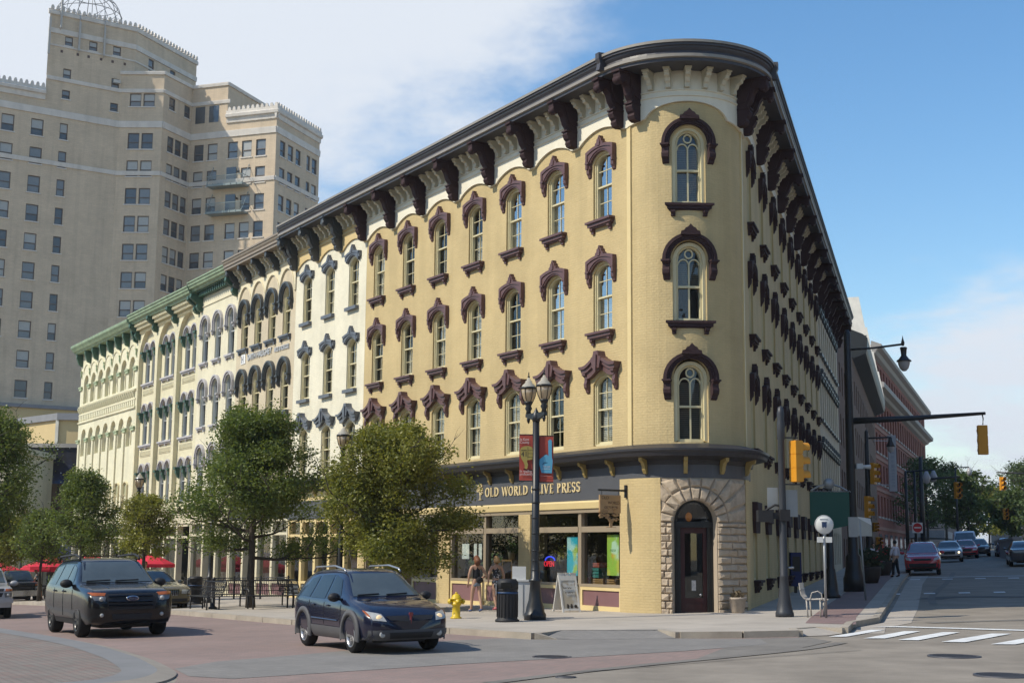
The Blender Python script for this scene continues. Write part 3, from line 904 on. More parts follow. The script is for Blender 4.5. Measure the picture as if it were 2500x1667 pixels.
# things on show in the windows
def show(name, label, cat, m, loc, fn):
    b = MB(); fn(b); o = b.obj(name, m, None, LF @ T(loc)); tag(o, label, cat); return o
POST_C = mat('cyan_poster_print', (.03, .36, .50), rough=.5, var=.5, vscale=3)
POST_L = mat('lime_poster_print', (.36, .50, .06), rough=.5, var=.4, vscale=3)
def banner(w, h):
    def f(b):
        n = 8
        for k in range(n):
            z0, z1 = h * k / n, h * (k + 1) / n
            b.hexa([(-w / 2, -.006, z0), (w / 2, -.006, z0), (w / 2, .006, z0), (-w / 2, .006, z0), (-w / 2, -.006, z1), (w / 2, -.006, z1), (w / 2, .006, z1), (-w / 2, .006, z1)])
    return f
def splash_mat(name, base, blobs, scale):
    m = mat(name, base, rough=.5, var=0)
    t = m.node_tree; N = t.nodes; b = N['Principled BSDF']
    tc = N.new('ShaderNodeTexCoord'); prev = None
    for k, (c, lo, hi, off) in enumerate(blobs):
        n = N.new('ShaderNodeTexNoise'); n.inputs['Scale'].default_value = scale; n.inputs['Detail'].default_value = 3
        mp = N.new('ShaderNodeMapping'); mp.inputs['Location'].default_value = off
        t.links.new(tc.outputs['Object'], mp.inputs[0]); t.links.new(mp.outputs[0], n.inputs['Vector'])
        mr = N.new('ShaderNodeMapRange'); mr.inputs['From Min'].default_value = lo; mr.inputs['From Max'].default_value = hi
        t.links.new(n.outputs['Fac'], mr.inputs['Value'])
        mx = N.new('ShaderNodeMix'); mx.data_type = 'RGBA'
        t.links.new(mr.outputs[0], mx.inputs['Factor'])
        if prev: t.links.new(prev, mx.inputs['A'])
        else: mx.inputs['A'].default_value = (*base, 1)
        mx.inputs['B'].default_value = (*c, 1); prev = mx.outputs['Result']
    t.links.new(prev, b.inputs['Base Color'])
    return m
PC = splash_mat('cyan_splash_print', (.04, .46, .60), [((.45, .70, .72), .5, .62, (0, 0, 3)), ((.42, .55, .12), .58, .66, (4, 0, 0)), ((.6, .3, .1), .68, .72, (9, 0, 2))], 2.2)
PL = splash_mat('lime_splash_print', (.38, .58, .10), [((.62, .62, .12), .48, .6, (1, 0, 7)), ((.7, .42, .08), .6, .68, (3, 0, 1)), ((.6, .78, .62), .56, .66, (6, 3, 0))], 2.2)
show('poster', 'cyan splashed hanging poster in the shop window', 'poster', PC, (2.84, -.16, 1.18), banner(.58, 1.17))
o = show('poster', 'lime green hanging poster beside the corner pier', 'poster', PL, (.70, -.16, 1.22), banner(.60, 1.18))
put_text('FRESH', .11, mat('green_print', (.10, .26, .05), rough=.5), o, (0, .0075, .72), name='lettering', depth=.001, sx=1.0)
# neon open sign
neon = thing('neon_sign', 'red and blue OPEN neon sign in the window', 'neon sign', matrix=LF @ T((4.16, -.19, 1.51)))
put_text('OPEN', .24, mat('red_neon', (.4, .02, .03), emit=((1, .035, .06), 1.0), var=0), neon, (0, .03, 0), depth=.006, sx=.95)
mb = MB(); mb.tube([(.27 * math.cos(a) - .04, .02, .11 + .12 * math.sin(a)) for a in [PI * k / 14 for k in range(15)]], .022, 6); mb.obj('neon_tube', mat('blue_neon', (.02, .04, .4), emit=((.06, .10, 1), 1.3), var=0), neon)
mb = MB(); mb.box(-.38, .38, -.02, .0, -.2, .34); mb.obj('back_board', BLACK, neon)
# plants, stands and crates behind the glass
LEAFD = mat('indoor_leaf', (.07, .13, .03), rough=.5, var=.3)
def plant_leaf_mesh(b, c, n, r, ls, seed):
    g = random.Random(seed)
    for k in range(n):
        a = g.uniform(0, 2 * PI); e = g.uniform(-.2, 1.2); rr = r * g.uniform(.3, 1)
        p = Vector((c[0] + rr * math.cos(a) * math.cos(e), c[1] + rr * math.sin(a) * math.cos(e) * .5, c[2] + rr * math.sin(e)))
        d = Vector((g.uniform(-1, 1), g.uniform(-.5, .5), g.uniform(-.6, .6))).normalized(); q = d.cross(Vector((0, 1, .3))).normalized()
        b.poly([p, p + d * ls * .5 + q * ls * .22, p + d * ls, p + d * ls * .5 - q * ls * .22])
def stand(u, z, label, seed, gold=False):
    t = thing('potted_plant', label, 'plant', matrix=LF @ T((u, -.75, 0)))
    b = MB(); plant_leaf_mesh(b, (0, 0, z + .32), 110, .42, .16, seed); b.obj('foliage', mat('yellow_leaf', (.34, .30, .05), var=.3) if gold else LEAFD, t)
    b = MB(); b.lathe([(.10, 0), (.14, .28), (.15, .3)], 10, (0, 0, z)); b.obj('pot', mat('pale_pot', (.35, .33, .28)), t)
    b = MB(); b.box(-.35, .35, -.2, .2, z - .06, z - .001); b.box(-.33, -.28, -.18, .18, SB, z - .06); b.box(.28, .33, -.18, .18, SB, z - .06); b.obj('stand', mat('oak_stand', (.24, .15, .07)), t)
stand(4.25, 1.35, 'yellow leaved plant behind the neon sign', 1, True)
stand(7.4, 1.62, 'green plant on a stand in the second shop bay', 2)
stand(8.3, 1.2, 'low green plant left of the second bay mullion', 3)
stand(10.0, .98, 'green plant beside a white cup in the third window', 4)
def crate(u, w, h, z, m, label):
    t = thing('display_crate', label, 'crate', matrix=LF @ T((u, -.55, z)))
    for k in range(3):
        b = MB(); b.box(-w / 2, w / 2, .16, .18, h * k / 3 + .01, h * (k + 1) / 3 - .01); b.obj('slat', m, t)
    b = MB(); b.box(-w / 2, w / 2, -.18, -.16, 0, h); b.box(-w / 2, -w / 2 + .02, -.16, .16, 0, h); b.box(w / 2 - .02, w / 2, -.16, .16, 0, h); b.box(-w / 2, w / 2, -.16, .16, 0, .02); b.obj('body', m, t)
WOODC = mat('crate_pine', (.42, .25, .10), rough=.7, var=.2)
crate(1.85, .66, .18, .93, WOODC, 'long pine crate low in the corner window'); crate(1.1, .45, .18, .93, WOODC, 'short pine crate under the lime poster')
crate(1.93, .36, .30, 1.13, mat('teal_box', (.05, .24, .22)), 'teal box stacked behind the pine crates'); crate(1.9, .34, .14, 1.44, mat('coral_box', (.5, .14, .10)), 'coral box on top of the teal box')
crate(2.5, .26, .2, .93, mat('red_box', (.5, .03, .03)), 'small red box at the left of the corner window')
for u, z, s, l in ((8.48, 1.62, .22, 'white notice taped beside the second mullion'), (8.82, 1.62, .2, 'second white notice left of the taped one'), (9.5, 1.62, .5, 'framed menu board in the third window')):
    show('notice', l, 'notice', mat('paper', (.70, .74, .74), var=.1), (u, -.16, z), lambda b, s=s: b.box(-s / 2, s / 2, -.005, .005, 0, .52))

# gold serif lettering of the shop sign, drawn stroke by stroke
def serif_letters(txt, h, th=.17, gap=.16):
    """capital letters as little prisms; returns MB in text space with x to the right"""
    mb = MB(); x = 0.0
    W_ = dict(O=.82, L=.60, D=.80, W=1.08, R=.70, I=.28, V=.80, E=.58, P=.62, S=.55, C=.72, N=.8, F=.56, A=.82, H=.8)
    t, k = th, th * .45
    def bar(x0, x1, z0, z1): mb.box(x0 * h, x1 * h, 0, .03, z0 * h, z1 * h)
    def slant(x0, z0, x1, z1, w):
        mb.hexa([((x0 - w / 2) * h, 0, z0 * h), ((x0 + w / 2) * h, 0, z0 * h), ((x0 + w / 2) * h, .03, z0 * h), ((x0 - w / 2) * h, .03, z0 * h),
                 ((x1 - w / 2) * h, 0, z1 * h), ((x1 + w / 2) * h, 0, z1 * h), ((x1 + w / 2) * h, .03, z1 * h), ((x1 - w / 2) * h, .03, z1 * h)])
    def ring(cx, cz, rx, rz, a0, a1, thick, thin, n=18):
        o, i = [], []
        for q in range(n + 1):
            a = a0 + (a1 - a0) * q / n
            w = thin + (thick - thin) * abs(math.cos(a))
            o.append(((cx + rx * math.cos(a)) * h, (cz + rz * math.sin(a)) * h)); i.append(((cx + (rx - w) * math.cos(a)) * h, (cz + (rz - w) * math.sin(a)) * h))
        arch_band(mb, o, i, 0, .03)
    def serif(xc, z, w): bar(xc - w / 2, xc + w / 2, z, z + .05)
    def stem(xc, w=None):
        w = w or t; bar(xc - w / 2, xc + w / 2, 0, 1); serif(xc, 0, w + .16); serif(xc, .95, w + .16)
    for ch in txt:
        if ch == ' ': x += .45; continue
        w = W_[ch]; c = x
        if ch == 'O': ring(c + w / 2, .5, w / 2, .52, 0, 2 * PI, t, k)
        elif ch == 'I': stem(c + .14)
        elif ch == 'L': stem(c + .16); bar(c + .1, c + w, 0, .06); bar(c + w - .05, c + w, 0, .24)
        elif ch == 'D': stem(c + .15); ring(c + .22, .5, w - .22, .5, -PI / 2, PI / 2, t, k)
        elif ch == 'E': stem(c + .15); bar(c + .1, c + w, 0, .06); bar(c + .1, c + w, .94, 1); bar(c + .1, c + w * .8, .48, .54); bar(c + w - .05, c + w, 0, .2); bar(c + w - .05, c + w, .8, 1)
        elif ch == 'F': stem(c + .15); bar(c + .1, c + w, .94, 1); bar(c + .1, c + w * .8, .48, .54); bar(c + w - .05, c + w, .8, 1)
        elif ch in 'PR':
            stem(c + .15); ring(c + .22, .74, w - .27, .26, -PI / 2, PI / 2, t, k)
            if ch == 'R': slant(c + w + .02, -.04, c + .34, .5, t)
        elif ch == 'V': slant(c + w / 2, 0, c + .1, 1, t); slant(c + w / 2, 0, c + w - .08, 1, k); serif(c + .1, .95, .3); serif(c + w - .08, .95, .26)
        elif ch == 'W':
            for a, b in ((.08, .32), (.56, .80)): slant(c + b * w / .98 * .98, 0, c + a * w, 1, t); slant(c + b * w, 0, c + (a + .44) * w, 1, k)
            serif(c + .08, .95, .3); serif(c + w - .02, .95, .26)
        elif ch == 'S':
            ring(c + w / 2, .74, w / 2, .27, .3, PI * 1.45, t * .8, k); ring(c + w / 2, .27, w / 2, .29, -PI + .25, PI * .5, t * .95, k)
        elif ch == 'N': stem(c + .12, k); stem(c + w - .1, k); slant(c + w - .12, 0, c + .1, 1, t)
        elif ch == 'H': stem(c + .13); stem(c + w - .13); bar(c + .1, c + w - .1, .48, .54)
        elif ch == 'C': ring(c + w / 2, .5, w / 2, .52, .7, 2 * PI - .7, t, k)
        x += w + gap
    return mb, x * h
mb, wtot = serif_letters('OLD WORLD OLIVE PRESS', .30)
sc = (7.78 - 2.02) / wtot
mb.xf(lambda x, y, z: (7.78 - x * sc, y + .0, z * 1.0 - .135))
sg = mb.obj('sign_lettering', GOLD, main, T((0, .062, 3.83)))
def olive_tree_mb(s, depth=.03, trunk=True):
    """little emblem: a round leafy tree on a bent trunk, in x,z with y depth"""
    b = MB(); g = random.Random(5)
    if trunk:
        b.prism([(-.04 * s, 0), (.05 * s, 0), (.03 * s, .22 * s), (.12 * s, .5 * s), (.06 * s, .52 * s), (-.01 * s, .3 * s), (-.10 * s, .5 * s), (-.15 * s, .48 * s), (-.05 * s, .22 * s)], 0, depth)
        b.box(-.2 * s, .2 * s, 0, depth, -.03 * s, .0)
    for k in range(34):
        a = g.uniform(0, 2 * PI); r = s * .36 * math.sqrt(g.random()); x, z = r * math.cos(a), .72 * s + r * .8 * math.sin(a)
        th = a + g.uniform(-.5, .5); l = s * .17; w = s * .05
        ux, uz = math.cos(th), math.sin(th)
        b.prism([(x, z), (x + ux * l * .5 - uz * w, z + uz * l * .5 + ux * w), (x + ux * l, z + uz * l), (x + ux * l * .5 + uz * w, z + uz * l * .5 - ux * w)], 0, depth)
    return b
olive_tree_mb(.48).obj('sign_emblem', GOLD, main, T((8.12, .062, 3.62)))

# rough stone doorway of the nose: every block its own piece
NR = RNOSE
door_s = S0 - NR * math.radians(62.5)
sL, sR_ = S0 - 1.08, S1 + .42          # extent of the stone face along the nose
HALF = .62; SPR, CRN = 2.74, 3.32
gd = gl(0) + .04
mb = MB()
def inside(x, z): return abs(x) < HALF and z < SPR or (x * x + (z - SPR) ** 2 < HALF * HALF and z >= SPR)
wall_open(mb, sR_, sL, -.1, 3.98, [(door_s, HALF - .005, [(-.05, SPR, SPR + HALF - .005)])], depth=.35, dx=.2, wm=0, dm=1, back=.8)
mb.xf(lambda x, y, z: PF(x, y + .05, z)).obj('stone_backing', [MORTAR, DARKROOM], main)
sg_ = random.Random(3)
def stone_block(pts, d0=.03):
    """pts: outline (s,z); bulging rock-faced block"""
    cx = sum(p[0] for p in pts) / len(pts); cz = sum(p[1] for p in pts) / len(pts)
    b = MB()
    inn = [((p[0] - cx) * .72 + cx, (p[1] - cz) * .62 + cz) for p in pts]
    n = len(pts)
    a = b.add([PF(s, .045, z) for s, z in pts]); m_ = b.add([PF(s, .045 + d0 * sg_.uniform(.9, 1.6), z) for s, z in [((p[0] - cx) * .97 + cx, (p[1] - cz) * .95 + cz) for p in pts]])
    c = b.add([PF(s, .045 + d0 * sg_.uniform(1.6, 3.6), z) for s, z in inn])
    for k in range(n):
        l = (k + 1) % n
        b.face((a + k, a + l, m_ + l, m_ + k)); b.face((m_ + k, m_ + l, c + l, c + k))
    b.face([c + k for k in range(n)])
    return b
course = (CRN - .0 - gd) / 16
z = gd - .08
row = 0
while z < SPR - .1:
    z1 = min(z + .205, SPR)
    for side in (-1, 1):
        a, b_ = (door_s + HALF + .01, sL) if side < 0 else (sR_, door_s - HALF - .01)
        m = a + (b_ - a) * (.38 if (row + side) % 2 else .62) + sg_.uniform(-.05, .05)
        for p, q in ((a, m), (m, b_)):
            stone_block([(q - .006, z + .006), (p + .006, z + .006), (p + .006, z1 - .006), (q - .006, z1 - .006)]).obj('stone', STONE, main)
    z = z1; row += 1
# voussoirs fanning out to the frame of the panel
NVO = 11
def edge_pt(a):   # ray from arch centre to the rectangle of the stone panel
    ca, sa = math.cos(a), math.sin(a)
    hi = 3.97 - SPR; wl = sL - door_s; wr = door_s - sR_
    t = 1e9
    if sa > 1e-6: t = min(t, hi / sa)
    if ca > 1e-6: t = min(t, wl / ca)
    if ca < -1e-6: t = min(t, -wr / ca)
    return t
for k in range(NVO):
    a0, a1 = PI * k / NVO + .012, PI * (k + 1) / NVO - .012
    rm0, rm1 = HALF + .36, HALF + .36
    q = [(door_s + r * math.cos(a), SPR + r * math.sin(a)) for r, a in ((HALF, a0), (min(rm0, edge_pt(a0)), a0), (min(rm1, edge_pt(a1)), a1), (HALF, a1))]
    stone_block(q[::-1], .035).obj('stone', STONE, main)
    e0, e1 = edge_pt(a0), edge_pt(a1)
    if min(e0, e1) > rm0 + .08:
        pts = [(rm0 + .015, a0), (e0, a0), (e1, a1), (rm0 + .015, a1)]
        q = [(door_s + r * math.cos(a), SPR + r * math.sin(a)) for r, a in pts]
        stone_block(q[::-1], .03).obj('stone', STONE, main)
# door
f = lambda x, y, z: PF(door_s + x, y, z)
def seg(mb, a, b, y0, y1, z0, z1, n=4):
    for k in range(n): mb.box(a + (b - a) * k / n, a + (b - a) * (k + 1) / n, y0, y1, z0, z1)
mb = MB()
o = [(HALF, gd - .05)] + arch_pts(HALF, SPR, SPR + HALF, 18) + [(-HALF, gd - .05)]; i_ = [(HALF - .07, gd - .05)] + arch_pts(HALF - .07, SPR, SPR + HALF - .07, 18) + [(-HALF + .07, gd - .05)]
arch_band(mb, o, i_, -.32, -.16)
seg(mb, -HALF + .05, HALF - .05, -.3, -.14, SPR - .14, SPR + .02)
seg(mb, -HALF + .05, -.43, -.3, -.18, gd - .05, SPR - .14, 1); seg(mb, .43, HALF - .05, -.3, -.18, gd - .05, SPR - .14, 1)
dframe = mb.xf(f).obj('door_frame', mat('black_door_frame', (.016, .018, .019), rough=.4), main)
mb = MB(); mb.poly([(x, -.27, z) for x, z in ([(-.55, SPR), (0, SPR), (.55, SPR)] + arch_pts(.55, SPR, SPR + .55, 14))][::-1]); mb.xf(f).obj('fanlight', SHOPGLASS, dframe)
mb = MB()
seg(mb, -.43, -.30, -.31, -.24, gd, SPR - .14, 1); seg(mb, .30, .43, -.31, -.24, gd, SPR - .14, 1); seg(mb, -.30, .30, -.31, -.24, SPR - .30, SPR - .14, 2); seg(mb, -.30, .30, -.31, -.24, gd + .02, gd + .32, 2)
seg(mb, -.3, .3, -.31, -.22, gd + .32, gd + .42, 2); seg(mb, -.24, .24, -.31, -.225, gd + .12, gd + .26, 2)
door = mb.xf(f).obj('door', mat('oxblood_door_paint', (.045, .012, .013), rough=.4), main)
mb = MB(); seg(mb, -.3, .3, -.28, -.275, gd + .42, SPR - .3, 3); mb.xf(f).obj('door_glass', glass_mat('door_glass', tint=(.55, .6, .6), reflect=.06), door)
mb = MB(); seg(mb, -.43, .43, -.4, -.1, gd - .05, gd, 3); mb.xf(f).obj('threshold', mat('pale_threshold', (.5, .44, .38)), main)
mb = MB(); mb.box(-.06, .08, -.272, -.268, gd + .62, gd + .90); nb = mb.xf(f).obj('door_notice', mat('door_notice_print', (.55, .5, .45), var=.4, vscale=14), door)
mb = MB(); mb.sphere((-.20, -.23, gd + .50), .04, 8, 6); mb.xf(f).obj('door_handle', mat('brushed_steel', (.5, .5, .52), metal=1, rough=.3), door)
mb = MB(); mb.sphere((0.12, -.5, SPR + .16), .13, 10, 8); mb.xf(f).obj('orange_reflection', mat('orange_reflection_glow', (.35, .13, .02), emit=((1, .35, .05), .12)), main)  # glowing ball put in for an orange reflection, not a lamp

# hanging carved sign on its bracket
hs = thing('hanging_sign', 'carved wooden olive tree sign hanging from a black bracket', 'sign', matrix=LF @ T((-.32, 0.10, 0)))
mb = MB(); mb.box(-.05, .05, 0, .04, 3.44, 3.80); mb.box(-.02, .02, .04, .98, 3.61, 3.665)
mb.obj('bracket_arm', BLACK, hs)
mb = MB(); mb.tube([(0, .28, 3.61), (0, .28, 3.5)], .008, 5); mb.tube([(0, .86, 3.61), (0, .86, 3.5)], .008, 5); mb.obj('hanger', BLACK, hs)
CARVED = mat('carved_tan_wood', (.37, .235, .115), rough=.6, var=.15, vscale=6)
mb = MB(); mb.box(-.03, .03, .22, .94, 2.99, 3.50); brd = mb.obj('sign_panel', CARVED, hs)
DARKCARVE = mat('dark_carved_leaf', (.06, .04, .025), rough=.6)
b = olive_tree_mb(.62, .06)
b.xf(lambda x, y, z: (y - .045, .56 + x * 1.35, 2.66 + z * .80 - .06)); b.obj('carved_tree', CARVED, hs)
b = olive_tree_mb(.40, .02, False); b.xf(lambda x, y, z: (y + .016, .56 + x * 1.75, 2.78 + z * .62)); b.obj('carved_leaves', DARKCARVE, hs)
CARVET = mat('carved_letters', (.13, .075, .035), rough=.6)
for tx, sz, y, z in (('OLD', .13, .76, 3.42), ('WORLD', .115, .46, 3.28), ('OLIVE PRESS', .09, .56, 3.15)):
    put_text(tx, sz, CARVET, hs, None, matrix=T((-.032, y, z)) @ RZ(PI / 2), depth=.004, sx=.95, name='lettering')

# ================================================================== 2. WHITE BUILDING
def building(name, label, u0):
    return thing(name, label, 'building', matrix=LF)
wh = building('row_building', 'cream white painted brick building with plain navy window hoods', 0)
WC = [19.06, 21.51, 23.98]
mb = MB(); wall_open(mb, 17.825, 25.33, 4.45, 15.95, [(c, .49, ROWS) for c in WC]); mb.obj('street_wall', [WHITEB, DARKROOM], wh)
for j, (zs, _, _) in enumerate(ROWS):
    for i, c in enumerate(WC): place_window('white3' if j == 0 else 'white', wh, T((c, 0, zs)), [None, 'b_full', 's_full'][(i + 2 * j) % 3])
WD = [17.86, 20.30, 22.78, 25.30]
mb = MB(); frieze(mb, [17.825 + 7.505 * k / 120 for k in range(121)][::-1], bay_wave(WD), 15.88, .07)
for z in (15.12, 15.29): sweep(mb, [25.33, 17.825], [(.07, z - .025), (.115, z - .01), (.115, z + .02), (.07, z + .03)])
mb.obj('frieze', FRIEZE_TAN, wh)
mb = MB(); sweep(mb, [25.33, 17.822], CPROF, CM); mb.obj('cornice', [CORN, CORNL, ROOFM], wh)
brn = bracket_mb().mesh('bracket', NAVYD)
for i, d in enumerate(WD):
    if i: link('bracket', brn, wh, T((d - (.06 if i == 3 else 0), .07, 0)))
    if i < 3:
        for q in (-.78, -.26, .26, .78): link('modillion', mod, wh, T((d + 1.23 + q, .07, 0)))
mb = MB(); sweep(mb, [25.33, 17.822], LP); mb.obj('shop_ledge', LEDGE, wh)
for k in range(6): link('ledge_bracket', lb, wh, T((18.3 + 1.3 * k, .02, 0)))
mb = MB(); sweep(mb, [25.33, 17.822], [(0, 3.98), (.05, 3.98), (.05, 4.35), (0, 4.35)]); mb.obj('ledge_frieze', YELLOWT, wh)
mb = MB(); sweep(mb, [25.33, 17.822], [(0, 3.2), (.06, 3.2), (.06, 3.9), (.09, 3.92), (.09, 3.977), (0, 3.977)]); mb.obj('sign_board', SIGNBAND, wh)
# gold letters of the neighbouring shop sign; only this stretch of the word shows between the trees
mb, wt = serif_letters('NOF', .44); mb.xf(lambda x, y, z: (20.4 - x * .82, y, z - .2)); mb.obj('sign_lettering', GOLD, wh, T((0, .062, 3.52)))
CREAMT = mat('cream_shop_trim', (.62, .56, .40), rough=.5, var=.06)
def shopfront(parent, u0, u1, n, top, trim, panel, doors=(), zpanel=.62, back=-2.6, transom=True, sillz=None):
    w = (u1 - u0) / n
    mb = MB()
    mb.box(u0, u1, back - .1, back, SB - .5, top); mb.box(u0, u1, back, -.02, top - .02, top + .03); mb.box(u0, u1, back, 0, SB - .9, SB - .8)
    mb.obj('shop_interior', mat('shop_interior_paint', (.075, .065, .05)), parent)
    for k in range(n):
        a, b = u0 + w * k, u0 + w * (k + 1)
        base = gl((a + b) / 2)
        f = MB()
        f.box(a, a + .12, -.3, .02, base - .3, top); f.box(b - .12, b, -.3, .02, base - .3, top); f.box(a + .12, b - .12, -.25, .0, top - .12, top)
        if transom: f.box(a + .12, b - .12, -.24, -.0, top - .75, top - .63)
        if k not in doors:
            f.box(a + .12, b - .12, -.25, .03, base + zpanel, base + zpanel + .1); f.box(a + .12, b - .12, -.25, .01, base - .3, base + .12)
        sw = f.obj('shop_window', trim, parent)
        g = MB(); lo = base + (zpanel + .1 if k not in doors else .05)
        yo = -.14 if k not in doors else -.9
        g.poly([(b - .1, yo, lo), (a + .1, yo, lo), (a + .1, yo, top - .1), (b - .1, yo, top - .1)]); g.obj('pane', SHOPGLASS, sw)
        if k not in doors:
            p = MB(); p.box(a + .12, b - .12, -.22, -.03, base + .12, base + zpanel); p.obj('riser_panel', panel, sw)
        else:
            p = MB(); p.box(a + .3, b - .3, -.88, -.82, base - .1, base + 2.2); p.obj('shop_door', mat('dark_wood_door', (.05, .03, .022)), sw)
shopfront(wh, 17.85, 25.33, 5, 3.18, YELLOWT, mat('blue_grey_panel', (.16, .18, .20)), doors=(1,))

# ================================================================== 3. GREY-HOOD BUILDING (law office)
gr = building('row_building', 'beige brick building with dark round hoods and silver law office letters', 0)
GC = [26.40, 28.24, 30.07, 31.90]
GROWS = [(4.75, 6.45, 6.91), (8.17, 9.9, 10.37), (11.66, 13.44, 13.90)]
mb = MB(); wall_open(mb, 25.335, 32.94, 4.3, 15.6, [(c, .475, [(a, b, b + .46) for a, b, _ in GROWS]) for c in GC]); mb.obj('street_wall', [GRAYB, DARKROOM], gr)
for j, (zs, zb, _) in enumerate(GROWS):
    for i, c in enumerate(GC): place_window('gray', gr, T((c, 0, zs)), ['b_full', None, 's_full', 'b_full'][(i + j) % 4])
GW = MAT_GW = mat('beige_frieze_paint', (.72, .64, .45), rough=.55, var=.06)
mb = MB()
def gwave(s):
    t = min(abs(s - c) for c in GC)
    return 13.62 + 1.13 * math.sqrt(max(0, 1 - (t / .86) ** 2)) if t < .86 else 13.62
gpts = [25.335 + 7.6 * k / 200 for k in range(201)][::-1]
frieze(mb, gpts, lambda s: gwave(s), 15.75, .05)
a_ = mb
arch = lambda r: [(r * math.cos(PI * k / 16), 13.62 + (1.13 + r - .86) * math.sin(PI * k / 16)) for k in range(17)]
for c in GC: arch_band(mb, [(c + x, z) for x, z in arch(.95)], [(c + x, z) for x, z in arch(.89)], .05, .085)
for z in (15.0, 15.14): sweep(mb, [32.94, 25.335], [(.05, z - .025), (.09, z - .01), (.09, z + .02), (.05, z + .03)])
mb.obj('frieze', GW, gr)
GP = [(.05, 15.68), (.82, 15.68), (.82, 15.8), (.88, 15.82), (.86, 15.92), (.92, 16.0), (.94, 16.08), (.98, 16.1), (.98, 16.18), (.6, 16.2), (.6, 16.42), (-.5, 16.45)]
mb = MB(); sweep(mb, [32.94, 25.335], GP); mb.obj('cornice', BROWNC, gr)
mb = MB()
mb.prism([(0, 15.67), (.72, 15.67), (.72, 15.5), (.55, 15.42), (.42, 15.2), (.3, 15.1), (.33, 14.98), (.2, 14.86), (0, 14.84)], -.1, .1, 'x'); mb.lathe([(.1, -.12), (.1, .12)], 10, (0, .62, 15.5), 'x')
gb = mb.mesh('bracket', NAVYD)
for k in range(5):
    u = 25.6 + 1.83 * k
    link('bracket', gb, gr, T((min(u, 32.8), .05, 0)))
    if k < 4:
        for q in (.45, .92, 1.38): link('modillion', mod, gr, T((u + q, .05, -.2)))
SILV = mat('silver_letters', (.55, .55, .56), rough=.4, metal=.3, var=.05)
put_text('SMITH HAUGHEY', .42, SILV, gr, (29.68, .03, 11.14), depth=.02, sx=.98, bold=.004)
put_text('RICE & ROEGGE', .29, SILV, gr, (26.82, .03, 11.10), depth=.02, sx=.86, bold=.004)
lg = MB(); lg.box(31.62, 32.2, .0, .03, 10.92, 11.38); lo = lg.obj('logo_plate', mat('white_logo_plate', (.85, .85, .84), rough=.4), gr)
mb = MB()
for x in (32.08, 31.86): mb.box(x - .035, x + .035, .03, .045, 10.97, 11.33)
mb.box(31.86, 32.08, .03, .045, 11.13, 11.19); mb.obj('logo_letter', mat('logo_grey', (.3, .3, .31)), lo)
mb = MB(); sweep(mb, [32.94, 25.335], [(0, 3.3), (.06, 3.3), (.08, 4.0), (.3, 4.1), (.34, 4.25), (0, 4.4)]); mb.obj('shop_ledge', LEDGE, gr)
shopfront(gr, 25.4, 32.9, 4, 3.28, CREAMT, MAUVE, doors=(2,))

# ================================================================== 4. LABEL-HOOD BUILDING
lb_ = building('row_building', 'pale cream brick building with lavender label hoods and green cornice', 0)
LC = [33.83, 35.84, 37.83]
LR = [(4.75, 6.81, 7.05), (8.22, 10.28, 10.52), (11.64, 13.70, 14.0)]
mb = MB(); wall_open(mb, 32.945, 38.88, 4.3, 15.5, [(c, .46, [(a, b, b + .3) for a, b, _ in LR]) for c in LC]); mb.obj('street_wall', [PALEB, DARKROOM], lb_)
for j, (zs, _, _) in enumerate(LR):
    for i, c in enumerate(LC): place_window('label', lb_, T((c, 0, zs)), 's_full' if (i + j) % 4 else 's_top')
mb = MB(); sweep(mb, [38.88, 32.945], [(0, 14.72), (.05, 14.73), (.05, 14.78), (0, 14.80)]); mb.obj('string_course', PALEB, lb_)
GNP = [(.0, 15.58), (.52, 15.58), (.56, 15.68), (.68, 15.72), (.72, 15.82), (.77, 15.86), (.79, 15.97), (.84, 16.0), (.84, 16.07), (.4, 16.12), (-.4, 16.16)]
mb = MB(); sweep(mb, [38.88, 32.945], GNP); mb.obj('cornice', GREEN, lb_)
DENT = mat('shadowed_dentil_paint', (.40, .36, .24), rough=.6)
db = MB(); db.box(-.07, .07, 0, .3, 15.26, 15.52); db.box(-.09, .09, 0, .42, 15.5, 15.575); dm_ = db.mesh('dentil', GREEND)
for k in range(17): link('dentil', dm_, lb_, T((33.35 + .31 * k, .0, 0)))
mb = MB(); mb.prism([(0, 15.44), (.68, 15.44), (.7, 15.25), (.5, 15.05), (.3, 14.95), (.34, 14.75), (.22, 14.55), (0, 14.5)], -.13, .13, 'x'); mb.lathe([(.12, -.15), (.12, .15)], 10, (0, .58, 15.28), 'x')
gb2 = mb.mesh('bracket', GREEND)
for u in (33.12, 38.62): link('bracket', gb2, lb_, T((u, 0, 0)))
mb = MB(); sweep(mb, [38.88, 32.945], [(0, 3.3), (.06, 3.3), (.08, 4.0), (.25, 4.1), (.28, 4.25), (0, 4.4)]); mb.obj('shop_ledge', CREAMT, lb_)
shopfront(lb_, 33.0, 38.85, 3, 3.28, CREAMT, CREAMT, doors=(1,))

# ================================================================== 5. PAIRED-ARCH BUILDING
pr_ = building('row_building', 'cream building with paired arched windows in tall pilaster bays', 0)
PB = [40.97, 44.73, 48.53]
PRW = [(4.35, 6.27, 6.68), (7.96, 9.9, 10.29), (11.66, 13.6, 13.99)]
cols = []
for c in PB:
    for q in (-.63, .63): cols.append((c + q, .43, [(a, b, b + .41) for a, b, _ in PRW]))
mb = MB(); wall_open(mb, 38.885, 50.46, 4.1, 15.4, cols); mb.xf(lambda x, y, z: (x, y - .26, z)); mb.obj('street_wall', [CREAMB, DARKROOM], pr_)
mb = MB()      # front plane with three tall arched recesses
wall_open(mb, 38.885, 50.46, 4.1, 15.4, [(c, 1.66, [(4.35, 13.2, 14.86)]) for c in PB], depth=.265)
